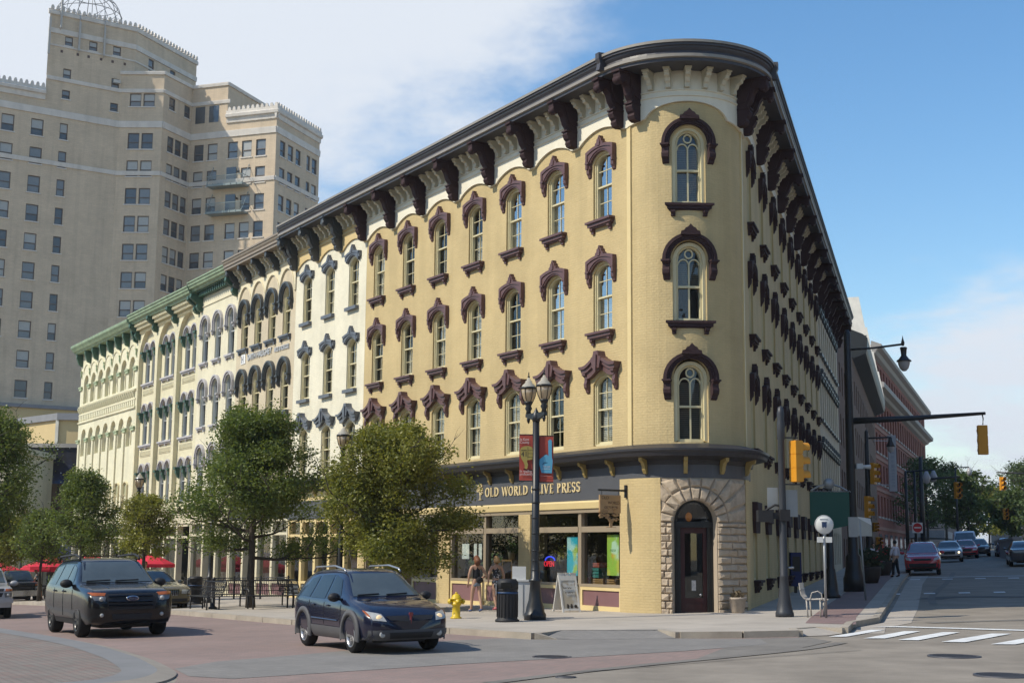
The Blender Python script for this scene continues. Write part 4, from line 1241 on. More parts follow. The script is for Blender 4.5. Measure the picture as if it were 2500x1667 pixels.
# drop the dark backing faces of that helper
keep = [k for k in range(len(mb.f)) if mb.mi[k] == 0]
mb.f = [mb.f[k] for k in keep]; mb.smooth = [mb.smooth[k] for k in keep]; mb.mi = [0] * len(keep)
mb.obj('pilaster_front', CREAMB, pr_)
ps = MB(); ps.box(-1.28, 1.28, 0, .2, -.09, 0); ps.box(-1.22, 1.22, 0, .13, -.17, -.09)
for q in (-1.15, -.05, 1.05): ps.box(q, q + .1, 0, .12, -.28, -.17)
psm = ps.mesh('sill', LAV)
cp = MB(); cp.box(-.16, .16, 0, .3, -.12, 0); cp.box(-.12, .12, 0, .22, -.34, -.12); cp.prism([(0, -.34), (.2, -.34), (.1, -.55), (0, -.62)], -.1, .1, 'x'); cpm = cp.mesh('capital', GREEND)
dr = MB()
for k in range(13): dr.box(-1.3 + .2 * k, -1.18 + .2 * k, 0, .07, 0, .24)
dr.box(-1.36, 1.36, 0, .06, .24, .3); dr.box(-1.36, 1.36, 0, .03, -.06, 0); drm = dr.mesh('dentil_panel', CREAMB)
for c in PB:
    for j, (zs, zb, _) in enumerate(PRW):
        for q in (-.63, .63):
            place_window('pair', pr_, T((c + q, -.26, zs)), 's_top')
        link('sill', psm, pr_, T((c, -.26, zs)))
        for q in (-1.2, 0, 1.2): link('capital', cpm, pr_, T((c + q, -.26, zs + 1.98)))
        if j: link('dentil_panel', drm, pr_, T((c, -.26, zs - .62)))
PP = [(.0, 15.38), (.50, 15.38), (.54, 15.48), (.66, 15.55), (.70, 15.66), (.75, 15.7), (.77, 15.8), (.83, 15.85), (.83, 15.92), (.4, 15.97), (-.4, 16.0)]
sweep_gap = [(0, 15.19), (.02, 15.19), (.02, 15.38), (0, 15.38)]
mb = MB(); sweep(mb, [50.46, 38.885], PP); mb.obj('cornice', GREEN, pr_)
db = MB(); db.box(-.045, .045, 0, .14, 14.98, 15.195); d2 = db.mesh('dentil', DENT)
db = MB(); db.box(-.05, .05, 0, .30, 14.98, 15.18); db.box(-.05, .05, 0, .42, 15.18, 15.375); d3 = db.mesh('dentil', CREAMB)
for k in range(56): link('dentil', d3, pr_, T((39.0 + .204 * k, 0.0, 0)))
db = MB(); db.box(-.05, .05, 0, .08, 14.72, 14.90); d4 = db.mesh('dentil', CREAMB)
for k in range(56): link('dentil', d4, pr_, T((39.0 + .204 * k, 0, .06)))
for u in (39.1, 42.85, 46.62, 50.25): link('bracket', gb2, pr_, T((u, 0, -.06)))
mb = MB(); sweep(mb, [50.46, 38.885], [(0, 3.2), (.06, 3.2), (.08, 3.8), (.25, 3.9), (.28, 4.0), (0, 4.1)]); mb.obj('shop_ledge', CREAMT, pr_)
shopfront(pr_, 38.95, 50.4, 5, 3.18, CREAMT, CREAMT, doors=(0, 3))

# ================================================================== 6. ARCADED BUILDING
ar = building('row_building', 'light cream building at the far end with two arcades of slim arches', 0)
AC = [51.62 + 1.853 * k for k in range(7)]
def arcade(zbot, zcap, ztop):
    return [(c, .62, [(zbot, ztop - .62, ztop)]) for c in AC]
mb = MB()
wall_open(mb, 50.465, 64.2, 3.9, 15.2, [(c, .62, [(8.05, 9.28, 9.90), (11.65, 12.98, 13.60)]) for c in AC], depth=.22)
keep = [k for k in range(len(mb.f)) if mb.mi[k] == 0]
mb.f = [mb.f[k] for k in keep]; mb.smooth = [mb.smooth[k] for k in keep]; mb.mi = [0] * len(keep)
mb.obj('street_wall', ARCB, ar)
mb = MB(); wall_open(mb, 50.465, 64.2, 3.9, 15.2, [(c, .40, [(8.15, 9.1, 9.5), (11.78, 12.78, 13.18)]) for c in AC]); mb.xf(lambda x, y, z: (x, y - .22, z)); mb.obj('recess_wall', [ARCB, DARKROOM], ar)
win_kit('arc2', .40, 1.0, 1.4, frame_m=SASH, muntin='', mull=0)
for c in AC:
    for zs in (11.78, 8.13): place_window('arc2', ar, T((c, -.22, zs)))
cap = MB(); cap.box(-.38, .38, 0, .14, -.1, .0); cap.box(-.33, .33, 0, .1, -.24, -.1)
capm = cap.mesh('capital', mat('sage_green_paint', (.36, .43, .26), rough=.5, var=.15)); 
for k in range(8):
    for z in (12.88, 9.2): link('capital', capm, ar, T((AC[0] - .926 + 1.853 * k if k < 7 else 64.0, 0, z)))
pil = MB(); pil.box(-.17, .17, 0, .10, 3.9, 8.9); pilm = pil.mesh('pilaster', ARCB)
for k in range(1, 8): link('pilaster', pilm, ar, T((min(AC[0] - .926 + 1.853 * k, 64.0), 0, 0)))
mb = MB()
sweep(mb, [64.2, 50.465], [(0, 11.38), (.1, 11.4), (.14, 11.48), (0, 11.52)]); sweep(mb, [64.2, 50.465], [(0, 10.28), (.1, 10.32), (.1, 10.4), (0, 10.44)]); sweep(mb, [64.2, 50.465], [(0, 10.85), (.05, 10.86), (.05, 10.92), (0, 10.94)])
mb.obj('belt_course', ARCB, ar)
bk = MB(); bk.prism([(0, 11.36), (.2, 11.36), (.16, 11.2), (.08, 11.05), (0, 10.98)], -.07, .07, 'x'); bk.box(-.13, .13, 0, .05, 10.50, 10.84); bkm = bk.mesh('belt_bracket', ARCB)
for k in range(30): link('belt_bracket', bkm, ar, T((50.75 + .455 * k, 0, 0)))
AP = [(.0, 15.16), (.48, 15.16), (.54, 15.26), (.62, 15.3), (.70, 15.42), (.80, 15.54), (.82, 15.64), (.82, 15.71), (.4, 15.77), (-.4, 15.8)]
mb = MB(); sweep(mb, [64.35, 50.465], AP); mb.obj('cornice', GREEN, ar)
bb = MB(); bb.prism([(0, 15.155), (.44, 15.155), (.44, 14.9), (.32, 14.6), (.26, 14.42), (0, 14.3)], -.12, .12, 'x'); bbm = bb.mesh('bracket', GREEND)
for k in range(8): link('bracket', bbm, ar, T((AC[0] - .926 + 1.853 * k if k < 7 else 64.05, 0, 0)))
hm = MB(); hm.box(-.06, .06, 0, .1, 0, .3); hm.box(-.09, .09, 0, .13, .3, .36); hm.prism([(0, 0), (.08, 0), (0, -.2)], -.05, .05, 'x'); hmm = hm.mesh('arch_drop', mat('sage_green_paint', (.36, .43, .26)))
for k in range(8): link('arch_drop', hmm, ar, T((AC[0] - .926 + 1.853 * k if k < 7 else 64.0, 0, 13.62)))
ab = MB()
for c in AC: arch_band(ab, [(c + .80 * math.cos(PI * k / 16), 13.75 + .62 * math.sin(PI * k / 16)) for k in range(17)], [(c + .75 * math.cos(PI * k / 16), 13.75 + .57 * math.sin(PI * k / 16)) for k in range(17)], 0, .05)
ab.obj('arch_label', ARCB, ar)
for c in AC[:3]: place_window('small', ar, T((c, .18, 4.2)))
shopfront(ar, 50.5, 64.1, 7, 3.2, CREAMT, CREAMT, doors=(2, 5))
mb = MB(); sweep(mb, [64.2, 50.465], [(0, 3.2), (.2, 3.3), (.24, 3.7), (.05, 3.9), (0, 3.9)]); mb.obj('shop_ledge', CREAMT, ar)
mb = MB(); mb.box(64.2, 64.24, -14, 0, -2, 15.2); mb.obj('end_wall', ARCB, ar)
# roofs and rear of the row so that no sky shows through
def roof_of(o, u0, u1, z):
    mb = MB(); mb.box(u0, u1, -9, -.8, z - .2, z); mb.box(u0, u1, -9.2, -9, -2, z); mb.obj('roof', ROOFM, o)
roof_of(wh, 17.83, 25.33, 15.8); roof_of(gr, 25.335, 32.94, 15.6); roof_of(lb_, 32.945, 38.88, 15.4); roof_of(pr_, 38.885, 50.46, 15.2); roof_of(ar, 50.465, 64.2, 15.0)
mb = MB(); mb.poly([PF(17.8, -.7, 15.8), PF(S0, -.7, 15.8), PF((S0 + S1) / 2, -.7, 15.8), PF(S1, -.7, 15.8), PF(s_of_v(30), -.7, 15.8)]); mb.obj('roof', ROOFM, main)

# ================================================================== THE SIDE STREET ROW
RFM = lambda v: RF @ T((-v, 0, 0))
def side_building(name, label): return thing(name, label, 'building', matrix=RF)
cr = side_building('row_building', 'cream side street building that shares the dark bracketed cornice')
CREAMS = pbrick('side_cream_brick', (.60, .53, .39))
vs = [31.3 + 1.62 * k for k in range(9)]
mb = MB(); wall_open(mb, -46, -30.305, 0, 15.9, [(-v, .42, [(1.3, 2.9, 3.1), (5.2, 7.1, 7.4), (8.7, 10.6, 10.9), (12.1, 13.7, 14.0)]) for v in vs]); mb.obj('side_wall', [CREAMS, DARKROOM], cr)
win_kit('side', .42, 1.9, 2.2, 'W', NAVYD, 'slab', NAVYD, .5)
for v in vs:
    for z in (5.2, 8.7, 11.8 + .3): place_window('side', cr, T((-v, 0, z)))
mb = MB(); sweep(mb, [-30.305, -46], CPROF, CM, fn=lambda s, o, z: (s, o, z)); mb.obj('cornice', [CORN, CORNL, ROOFM], cr)
for k in range(6): link('bracket', brk, cr, T((-31.6 - 2.8 * k, .02, 0)))
mb = MB(); mb.box(-46, -30.31, -8, -.6, 15.6, 15.8); mb.obj('roof', ROOFM, cr)
bk_ = side_building('brick_building', 'dark brown brick side street building with chimneys')
BROWNB = mat('brown_brick', (.16, .085, .056), rough=.85, var=.2, vscale=.8, bump=.3, bscale=12, brick=dict(w=.22, h=.075, mortar=.01, c1=(.17, .088, .056), c2=(.13, .07, .047), cm=(.17, .12, .09)))
mb = MB(); wall_open(mb, -66, -46.02, 0, 16.6, [(-48.5 - 2.7 * k, .55, [(1.0, 2.8, 2.9), (5.2, 7.1, 7.2), (8.7, 10.6, 10.7), (12.1, 13.9, 14.0)]) for k in range(7)]); mb.obj('side_wall', [BROWNB, DARKROOM], bk_)
win_kit('plain', .55, 1.9, 2.0, frame_m=mat('brown_sash', (.12, .10, .08)), muntin='', mull=0)
for k in range(7):
    for z in (5.2, 8.7, 12.1): place_window('plain', bk_, T((-48.5 - 2.7 * k, 0, z)))
mb = MB(); mb.box(-66, -46.02, -8, -.05, 16.6, 16.75); mb.obj('roof', ROOFM, bk_)
dk = side_building('gabled_building', 'long brick building under a black bracketed eave with white parapet ends')
DARKE = mat('black_eave_paint', (.02, .022, .023), rough=.5, var=.1)
mb = MB(); wall_open(mb, -112, -66.02, 0, 17.0, [(-68 - 3.1 * k, .6, [(1.0, 3.2, 3.3), (5.4, 7.4, 7.5), (9.4, 11.4, 11.5), (13.2, 15.0, 15.1)]) for k in range(14)]); mb.obj('side_wall', [BROWNB, DARKROOM], dk)
for k in range(14):
    for z in (5.4, 9.4, 13.2): place_window('plain', dk, T((-68 - 3.1 * k, 0, z)))
mb = MB(); sweep(mb, [-66.02, -112], [(0, 16.6), (1.0, 17.0), (1.1, 17.3), (1.15, 18.2), (.8, 18.5), (-3.5, 20.4)], fn=lambda s, o, z: (s, o, z)); mb.obj('eave', DARKE, dk)
PARA = mat('white_parapet', (.80, .75, .66), rough=.6)
mb = MB(); mb.prism([(.5, 18.4), (1.1, 18.4), (.6, 21.4), (-2.6, 21.4), (-2.6, 20.6)], -.45, 0, 'x'); pm = mb.mesh('parapet_end', PARA)
for v in (66.2, 81, 96, 111.5): link('parapet_end', pm, dk, T((-v, 0, 0)))

# red brick building where the street bends
RDB = thing('brick_building', 'tall red brick building with stone cornices at the street bend', 'building', matrix=T((41.2, 155.0, 0)) @ RZ(math.atan2(-math.cos(math.radians(20.8)), -math.sin(math.radians(20.8)))))
REDB = mat('red_brick', (.24, .062, .042), rough=.85, var=.2, vscale=.3, brick=dict(w=.24, h=.08, mortar=.012, c1=(.25, .064, .042), c2=(.20, .054, .036), cm=(.20, .10, .075)))
REDD = mat('dark_glazing', (.02, .02, .024), rough=.15, spec=.6)
STC = mat('grey_stone_cornice', (.30, .28, .26), rough=.7, var=.1)
RL = 80.0
rows = [(6.2, 8.6), (10.0, 12.3), (13.6, 15.8), (17.0, 19.6)]
nb = 22
mb = MB(); wall_open(mb, -RL, 0, 0, 25.5, [(-2.6 - 3.5 * k, .95, [(a, b, b + .01) for a, b in rows] + [(22.2, 23.9, 23.91)]) for k in range(nb)], depth=.35, back=.36); mb.obj('side_wall', [REDB, REDD], RDB)
mb = MB(); mb.box(.0, .02, -16, 0, 0, 25.5); mb.box(-RL - .02, -RL, -16, 0, 0, 25.5); mb.obj('end_wall', mat('sunlit_red_brick', (.30, .085, .04), rough=.85, var=.15), RDB)  # same red brick, with sunlight on the end put into its colour
sm = MB(); sm.box(-1.1, 1.1, -.05, .12, -.22, 0); smm = sm.mesh('sill', STC)
fm = MB(); fm.box(-.95, .95, -.3, -.22, 0, .1); fm.box(-.05, .05, -.3, -.22, .1, 2.3); fm.box(-.95, .95, -.3, -.22, 1.15, 1.25); fmm = fm.mesh('window', mat('dark_sash', (.05, .045, .045)))
for k in range(nb):
    for a, b in rows:
        w = link('window', fmm, RDB, T((-2.6 - 3.5 * k, 0, a))); link('sill', smm, w)
mb = MB()
for z in (9.3, 12.95, 16.4, 4.9): mb.box(-RL, 0, 0, .12, z - .25, z + .12)
mb.obj('string_course', mat('pinkish_stone', (.26, .13, .10), rough=.8), RDB)
mb = MB(); sweep(mb, [0.4, -RL], [(0, 20.0), (.5, 20.2), (.7, 20.5), (1.3, 20.7), (1.35, 21.2), (.2, 21.6), (0, 21.6)], fn=lambda s, o, z: (s, o, z)); sweep(mb, [0.4, -RL], [(0, 24.4), (.4, 24.6), (.6, 25.0), (1.1, 25.2), (1.15, 25.6), (.1, 26.0), (0, 26)], fn=lambda s, o, z: (s, o, z)); mb.obj('cornice', STC, RDB)
mb = MB(); mb.box(-RL, 0, -16, 0, 25.4, 25.6); mb.obj('roof', ROOFM, RDB)
mb = MB(); mb.box(-62, -48, -12, -5, 25.6, 29.5); mb.obj('penthouse', mat('pale_penthouse', (.5, .5, .5), rough=.7), RDB)
mb = MB(); mb.box(-60, -38, 0, 5.0, 4.2, 5.2); mb.obj('marquee', mat('steel_marquee', (.30, .31, .33), rough=.4), RDB)
for k in range(12):
    if k == 0: mb = MB(); mb.box(-1.4, 1.4, .02, .05, .2, 3.6); gm = mb.mesh('shop_window', REDD)
    link('shop_window', gm, RDB, T((-3 - 6.4 * k, .02, .6)))
# ================================================================== THE OLD HOTEL TOWER
BUFF = mat('buff_brick', (.62, .50, .36), rough=.85, spec=.2, var=.14, vscale=.35, grime=.12, brick=dict(w=.62, h=.22, mortar=.02, c1=(.64, .515, .375), c2=(.59, .475, .345), cm=(.56, .45, .33)))
BAND = mat('pale_terracotta_band', (.66, .61, .55), rough=.7, var=.12, vscale=.8, grime=.12)
TSASH = mat('brown_metal_sash', (.13, .10, .085), rough=.5)
TP_D = mat('tower_dark_pane', (.085, .095, .105), rough=.08, spec=.7, var=.3, vscale=.6)
TP_M = mat('tower_grey_pane', (.20, .215, .225), rough=.12, spec=.6, var=.2, vscale=.6)
TP_L = mat('tower_drawn_shade', (.40, .40, .38), rough=.25, spec=.5, var=.12, vscale=.6)
tower = thing('hotel_tower', 'tall buff brick hotel tower with stepped wings behind the row', 'tower', (-45, 165, 0))
TI = T((45, -165, 0))
def plane(a, b):
    d = Vector((b[0] - a[0], b[1] - a[1], 0)); L_ = d.length; d.normalize()
    return TI @ T((a[0], a[1], 0)) @ RZ(math.atan2(-d.y, -d.x)), L_
TPt = dict(A0=(-59.5, 152.4), A1=(-47.9, 160.0), B1=(-42.6, 159.9), C1=(-40.4, 165.2), D1=(-29.0, 161.3), E1=(-25.2, 171.8))
PA, _ = plane(TPt['A0'], TPt['A1']); PB_, LB_ = plane(TPt['A1'], TPt['B1']); PC_, LC_ = plane(TPt['B1'], TPt['C1']); PD, LD_ = plane(TPt['C1'], TPt['D1']); PE, LE_ = plane(TPt['D1'], TPt['E1'])
TW = {}
def twin(hw, h, two=True):
    key = (round(hw, 2), round(h, 2))
    if key not in TW:
        mb = MB(); mb.box(-hw, hw, -.2, -.08, h - .09, h); mb.box(-hw, hw, -.2, -.08, 0, .09); mb.box(-hw, -hw + .08, -.2, -.08, .09, h - .09); mb.box(hw - .08, hw, -.2, -.08, .09, h - .09); mb.box(-hw + .08, hw - .08, -.2, -.1, h * .42 - .05, h * .42 + .05)
        f = mb.mesh('window_frame', TSASH)
        def p(z0, z1, y): b = MB(); b.poly([(hw - .08, y, z0), (-hw + .08, y, z0), (-hw + .08, y, z1), (hw - .08, y, z1)]); return b
        up = [p(h * .42, h - .08, -.17).mesh('pane', m) for m in (TP_D, TP_M, TP_L)]; lo = [p(.08, h * .42, -.19).mesh('pane', m) for m in (TP_D, TP_M, TP_L)]
        s = MB(); s.box(-hw - .12, hw + .12, -.1, .1, -.14, 0); TW[key] = (f, up, lo, s.mesh('sill', BAND))
    return TW[key]
tr = random.Random(21)
def tower_wall(Mx, x0, x1, z0, z1, cols, light=.35):
    """cols: [(u0,u1,[(ztop,zbot),..])] measured along the front"""
    mb = MB()
    wall_open(mb, -x1, -x0, z0, z1, [(-(a + b) / 2, (b - a) / 2, [(zb, zt - .02, zt) for zt, zb in rows]) for a, b, rows in cols], depth=.3, back=.31, wm=0, dm=1)
    mb.obj('wall', [BUFF, DARKROOM], tower, Mx)
    for a, b, rows in cols:
        for zt, zb in rows:
            f, up, lo, s = twin((b - a) / 2, zt - zb)
            w = link('window', f, tower, Mx @ T((-(a + b) / 2, 0, zb)))
            r = tr.random(); k = 2 if r < light else (1 if r < light + .4 else 0)
            link('pane', up[k], w); link('pane', lo[min(k, tr.choice((0, 1, 1, 2)))], w); link('sill', s, w)
R10 = [(51.5 - 3.425 * k, 49.5 - 3.425 * k) for k in range(10)]
tower_wall(PA, -16, 13.87, -4, 54.0, [(-6.9, -5.5, R10), (-3.2, -1.8, R10), (.28, 1.72, R10), (3.62, 5.04, R10), (6.92, 7.86, R10)], .3)
tower_wall(PA, 5.0, 15.44, 54.0, 65.0, [(6.92, 7.86, [(62.25, 61.1), (58.23, 56.98), (55.6, 54.5)]), (9.8, 10.78, [(62.28, 61.1)]), (12.7, 13.66, [(62.28, 61.1), (58.2, 57.0), (55.12, 54.05)])], .5)
tower_wall(PB_, 0, LB_, 15, 59.0, [(1.18, 2.58, [(56.48, 54.82)] + R10[:8]), (2.85, 4.24, [(56.48, 54.82)] + R10[:8])], .45)
tower_wall(PC_, 0, LC_, 20, 59.0, [(1.15, 2.36, [(56.45, 54.85)] + R10[:7]), (2.66, 3.91, R10[:7]), (4.23, 5.42, [(56.4, 54.8)] + R10[:7])], .3)
RD_ = [(51.5, 49.4)] + R10[1:6]
tower_wall(PD, 0, LD_, 25, 55.2, [(.59, 1.94, RD_), (2.53, 3.91, RD_), (5.39, 6.76, RD_), (7.34, 8.71, RD_), (9.31, 10.66, RD_)], .5)
tower_wall(PD, 0, 5.1, 55.2, 59.0, [], .5)
for u0, u1 in ((.59, 1.94), (2.53, 3.9)):
    mb = MB(); mb.box(-u1, -u0, .005, .03, 54.26, 56.4); mb.obj('window', TP_D, tower, PD)
tower_wall(PE, 0, LE_, 25, 55.0, [(1.02, 2.31, R10[:5]), (2.99, 4.31, R10[:5]), (4.97, 6.24, R10[:5]), (7.81, 8.72, R10[:5]), (9.23, 10.54, R10[:5])], .2)
# bodies behind the faces: roofs, side of the tower head
mb = MB()
A = PA
def loc(Mx, x, y, z): return tuple((Mx @ Vector((x, y, z))))
# tower head side (parallel to the C face)
dCs = Vector((TPt['C1'][0] - TPt['B1'][0], TPt['C1'][1] - TPt['B1'][1], 0)).normalized()
hc = Vector(loc(PA, -15.44, 0, 0)); Mh = T(hc) @ RZ(math.atan2(-dCs.y, -dCs.x))
tower_wall(Mh, 0, 12.5, 54, 65.0, [(2.6, 3.7, [(62.2, 60.6)]), (7.0, 8.1, [(62.2, 60.6)])], 0)
hl = Vector(loc(PA, -5.0, 0, 0))
mb.poly([hl + Vector((0, 0, 54)), hl + Vector((0, 0, 65)), hl + dCs * 12 + Vector((0, 0, 65)), hl + dCs * 12 + Vector((0, 0, 54))])
mb.poly([hl + Vector((0, 0, 64.6)), hc + Vector((0, 0, 64.6)), hc + dCs * 12.5 + Vector((0, 0, 64.6)), hl + dCs * 12 + Vector((0, 0, 64.6))])
mb.obj('tower_head', BUFF, tower)
mb = MB()
q = [loc(PA, 16, 0, 53.5), loc(PA, -13.87, 0, 53.5), loc(PB_, -LB_, 0, 53.5), loc(PC_, -LC_, 0, 53.5), loc(PD, -LD_, 0, 53.5), loc(PE, -LE_, 0, 53.5), loc(PE, -LE_, -25, 53.5), loc(PA, 16, -25, 53.5)]
mb.poly(q)
q2 = [loc(PB_, .0, 0, 58.6), loc(PB_, -LB_, 0, 58.6), loc(PC_, -LC_, 0, 58.6), loc(PD, -5.1, 0, 58.6), loc(PD, -5.1, -14, 58.6), loc(PB_, 0, -14, 58.6)]
mb.poly(q2)
mb.obj('roof', ROOFM, tower)
# upper block side facing right (E direction) and its coping
dE = Vector((TPt['E1'][0] - TPt['D1'][0], TPt['E1'][1] - TPt['D1'][1], 0)).normalized()
u5 = Vector(loc(PD, -5.1, 0, 0)); Mu = T(u5) @ RZ(math.atan2(-dE.y, -dE.x))
tower_wall(Mu, 0, 13, 53.5, 59.0, [], 0)
def band(Mx, x0, x1, prof, name='stone_band'):
    mb = MB(); sweep(mb, [-x0, -x1], prof, fn=lambda s, o, z: (s, o, z)); mb.obj(name, BAND, tower, Mx)
def bp(z0, z1, d=.12): return [(0, z0), (d, z0), (d + .05, z1 - .12), (d + .05, z1), (0, z1)]
for Mx, L_ in ((PA, 13.9), (PB_, LB_), (PC_, LC_), (PD, LD_), (PE, LE_)):
    s = -16 if Mx is PA else 0
    band(Mx, s, L_, bp(52.15, 52.95)); band(Mx, s, L_, bp(46.2, 46.72))
for Mx, a, b in ((PB_, 0, LB_), (PC_, 0, LC_), (PD, 0, 5.5), (PA, 5.0, 13.9)): band(Mx, a, b, bp(56.55, 57.0))
for Mx, a, b in ((PB_, -.1, LB_ + .1), (PC_, -.1, LC_), (PD, 0, 5.2), (Mu, -.1, 13)): band(Mx, a, b, bp(58.85, 59.25, .15), 'coping')
band(PA, 4.9, 15.5, bp(62.35, 62.95)); band(Mh, 0, 12.5, bp(62.35, 62.95)); band(PA, 4.9, 15.5, bp(60.75, 60.95, .06)); band(Mh, 0, 12.5, bp(60.75, 60.95, .06))
CORP = [(0, 53.9), (.15, 53.95), (.2, 54.5), (.45, 54.6), (.5, 54.95), (.3, 55.1), (.3, 55.45), (-.3, 55.5)]
band(PA, -16, 5.0, CORP, 'cornice'); band(PD, 5.1, LD_ + .35, CORP, 'cornice'); band(PE, -.4, LE_, CORP, 'cornice')
HP = [(0, 64.6), (.18, 64.65), (.22, 65.0), (.1, 65.1), (.1, 65.25), (-.2, 65.3)]
band(PA, 4.8, 15.6, HP, 'cornice'); band(Mh, -.1, 12.6, HP, 'cornice')
def cresting(Mx, x0, x1, z, step=.62):
    mb = MB(); n = int((x1 - x0) / step)
    for k in range(n):
        x = -(x0 + (k + .5) * (x1 - x0) / n)
        mb.prism([(x - .2, z), (x + .2, z), (x + .2, z + .22), (x + .09, z + .45), (x - .09, z + .45), (x - .2, z + .22)], .05, .25)
    mb.obj('cresting', BAND, tower, Mx)
cresting(PA, 4.9, 15.5, 65.28); cresting(Mh, 0, 12.5, 65.28); cresting(PA, -16, 5.0, 55.48); cresting(PD, 5.2, LD_ + .3, 55.48); cresting(PE, -.3, LE_, 55.48)
# window air conditioner, vents, antennas
mb = MB(); mb.box(-13.7, -12.9, -.05, .35, 57.6, 58.0); mb.obj('air_conditioner', mat('off_white_metal', (.55, .53, .48)), tower, PA)
vm = MB(); vm.box(-.14, .14, 0, .03, 0, .32); vmm = vm.mesh('wall_vent', mat('rust_vent', (.10, .06, .05)))
for u in (6.6, 8.5, 9.8, 11.3, 12.7, 14.2): link('wall_vent', vmm, tower, PA @ T((-u, 0, 60.1)))
am = MB(); am.box(-.1, .1, .15, .4, 0, 3.6); am.tube([(0, .1, -.2), (0, .1, 4.6)], .05, 6); amm = am.mesh('antenna', mat('antenna_panel', (.45, .43, .40)))
for u, z in ((6.25, 63.0), (8.5, 60.6), (11.5, 60.6)): link('antenna', amm, tower, PA @ T((-u, .1, z)))
am = MB(); am.box(-.12, .12, .1, .35, 0, 4.5); link('antenna', am.mesh('antenna', mat('antenna_panel', (.45, .43, .40))), tower, PA @ T((-4.95, .3, 59.5)))
# wire globe on the tower head
gc = Vector(loc(PA, -11.2, -6.0, 66.8)); GRd = 4.1
mb = MB(); gr_ = random.Random(9)
for k in range(8):
    a = PI * k / 8
    mb.tube([gc + Vector((GRd * math.cos(t) * math.cos(a), GRd * math.cos(t) * math.sin(a), GRd * math.sin(t))) for t in [2 * PI * q / 28 for q in range(29)]], .045, 4, False)
for t in (-.5, -.15, .25, .6, 1.0): mb.tube([gc + Vector((GRd * math.cos(t) * math.cos(a), GRd * math.cos(t) * math.sin(a), GRd * math.sin(t))) for a in [2 * PI * q / 28 for q in range(29)]], .045, 4, False)
for k in range(14):
    a, b = gr_.uniform(0, 2 * PI), gr_.uniform(0, 2 * PI); t = gr_.uniform(-.3, .9)
    mb.tube([gc + Vector((GRd * math.cos(a), GRd * math.sin(a), -1.6)), gc + Vector((GRd * .9 * math.cos(b) * math.cos(t), GRd * .9 * math.sin(b) * math.cos(t), GRd * .95 * math.sin(t)))], .035, 4, False)
mb.obj('wire_globe', mat('weathered_steel', (.16, .17, .19), rough=.5), tower)
# balconies of the D face
STEEL = mat('grey_green_steel', (.24, .29, .29), rough=.5)
for z in (45.85, 42.42):
    mb = MB(); mb.box(-8.5, -3.45, 0, 1.5, z - .25, z)
    for k in range(7): mb.box(-8.4 + .8 * k - .06, -8.4 + .8 * k + .06, 1.5, 1.56, z - .3, z + .05)
    b = mb.obj('balcony', STEEL, tower, PD)
    mb = MB()
    for k in range(34): mb.box(-8.45 + .15 * k - .012, -8.45 + .15 * k + .012, 1.44, 1.47, z, z + 1.0)
    mb.box(-8.48, -3.46, 1.42, 1.48, z + 1.0, z + 1.06); mb.box(-8.48, -8.42, 0, 1.42, z + 1, z + 1.06); mb.box(-3.52, -3.46, 0, 1.42, z + 1.0, z + 1.06)
    mb.tube([(-3.5, 0, z + 2.6), (-3.5, 1.45, z)], .04, 5); mb.tube([(-8.45, 0, z + 2.6), (-8.45, 1.45, z)], .04, 5)
    mb.obj('railing', STEEL, b)
    mb = MB(); mb.box(-6.7, -5.35, .02, .06, z + .02, z + 2.4); mb.obj('balcony_door', TP_D, tower, PD)
    mb = MB(); mb.sphere((-7.0, .15, z + 1.8), .13, 8, 6); mb.obj('wall_lamp', BLACK, tower, PD)
# yellow-painted podium
YPOD = mat('ochre_stucco', (.56, .43, .22), rough=.8, var=.08, vscale=.4)
mb = MB(); mb.box(-14.5, 16.5, 0.02, 0.6, -4, 17.5); mb.obj('podium', YPOD, tower, PA)
mb = MB(); mb.box(-14.5, 16.5, .0, .85, 17.5, 17.9); mb.obj('podium_coping', mat('grey_coping', (.22, .22, .23)), tower, PA)

# low buildings at the left end of the street
yb = thing('low_building', 'small ochre stucco rooftop block with grey coping left of the row', 'building', (-37.2, 112, 0))
mb = MB(); mb.prism([(-9, 9), (0, 0), (16, .4), (16, 14), (-9, 20)], -2, 12.2, 'z'); mb.obj('wall', YPOD, yb)
mb = MB(); mb.prism([(-9.3, 8.9), (0, -.3), (16.2, .1), (16.2, 14), (-9.3, 20)], 12.2, 12.75, 'z'); mb.obj('coping', mat('grey_coping', (.22, .22, .23)), yb)
mb = MB(); mb.box(-.12, .12, -.2, -.05, 2, 12.2); mb.obj('downpipe', mat('white_pipe', (.7, .66, .55)), yb)
mb = MB(); mb.box(2.2, 8, 2, 5, 12.9, 13.8); mb.prism([(2.2, 13.8), (8, 13.8), (8, 14.1), (3.2, 14.1)], 2, 5); mb.obj('roof_unit', mat('off_white_metal', (.55, .53, .48)), yb)
mu = thing('mural_building', 'low building painted with a starry blue and purple mural', 'building', (-33.5, 103, 0))
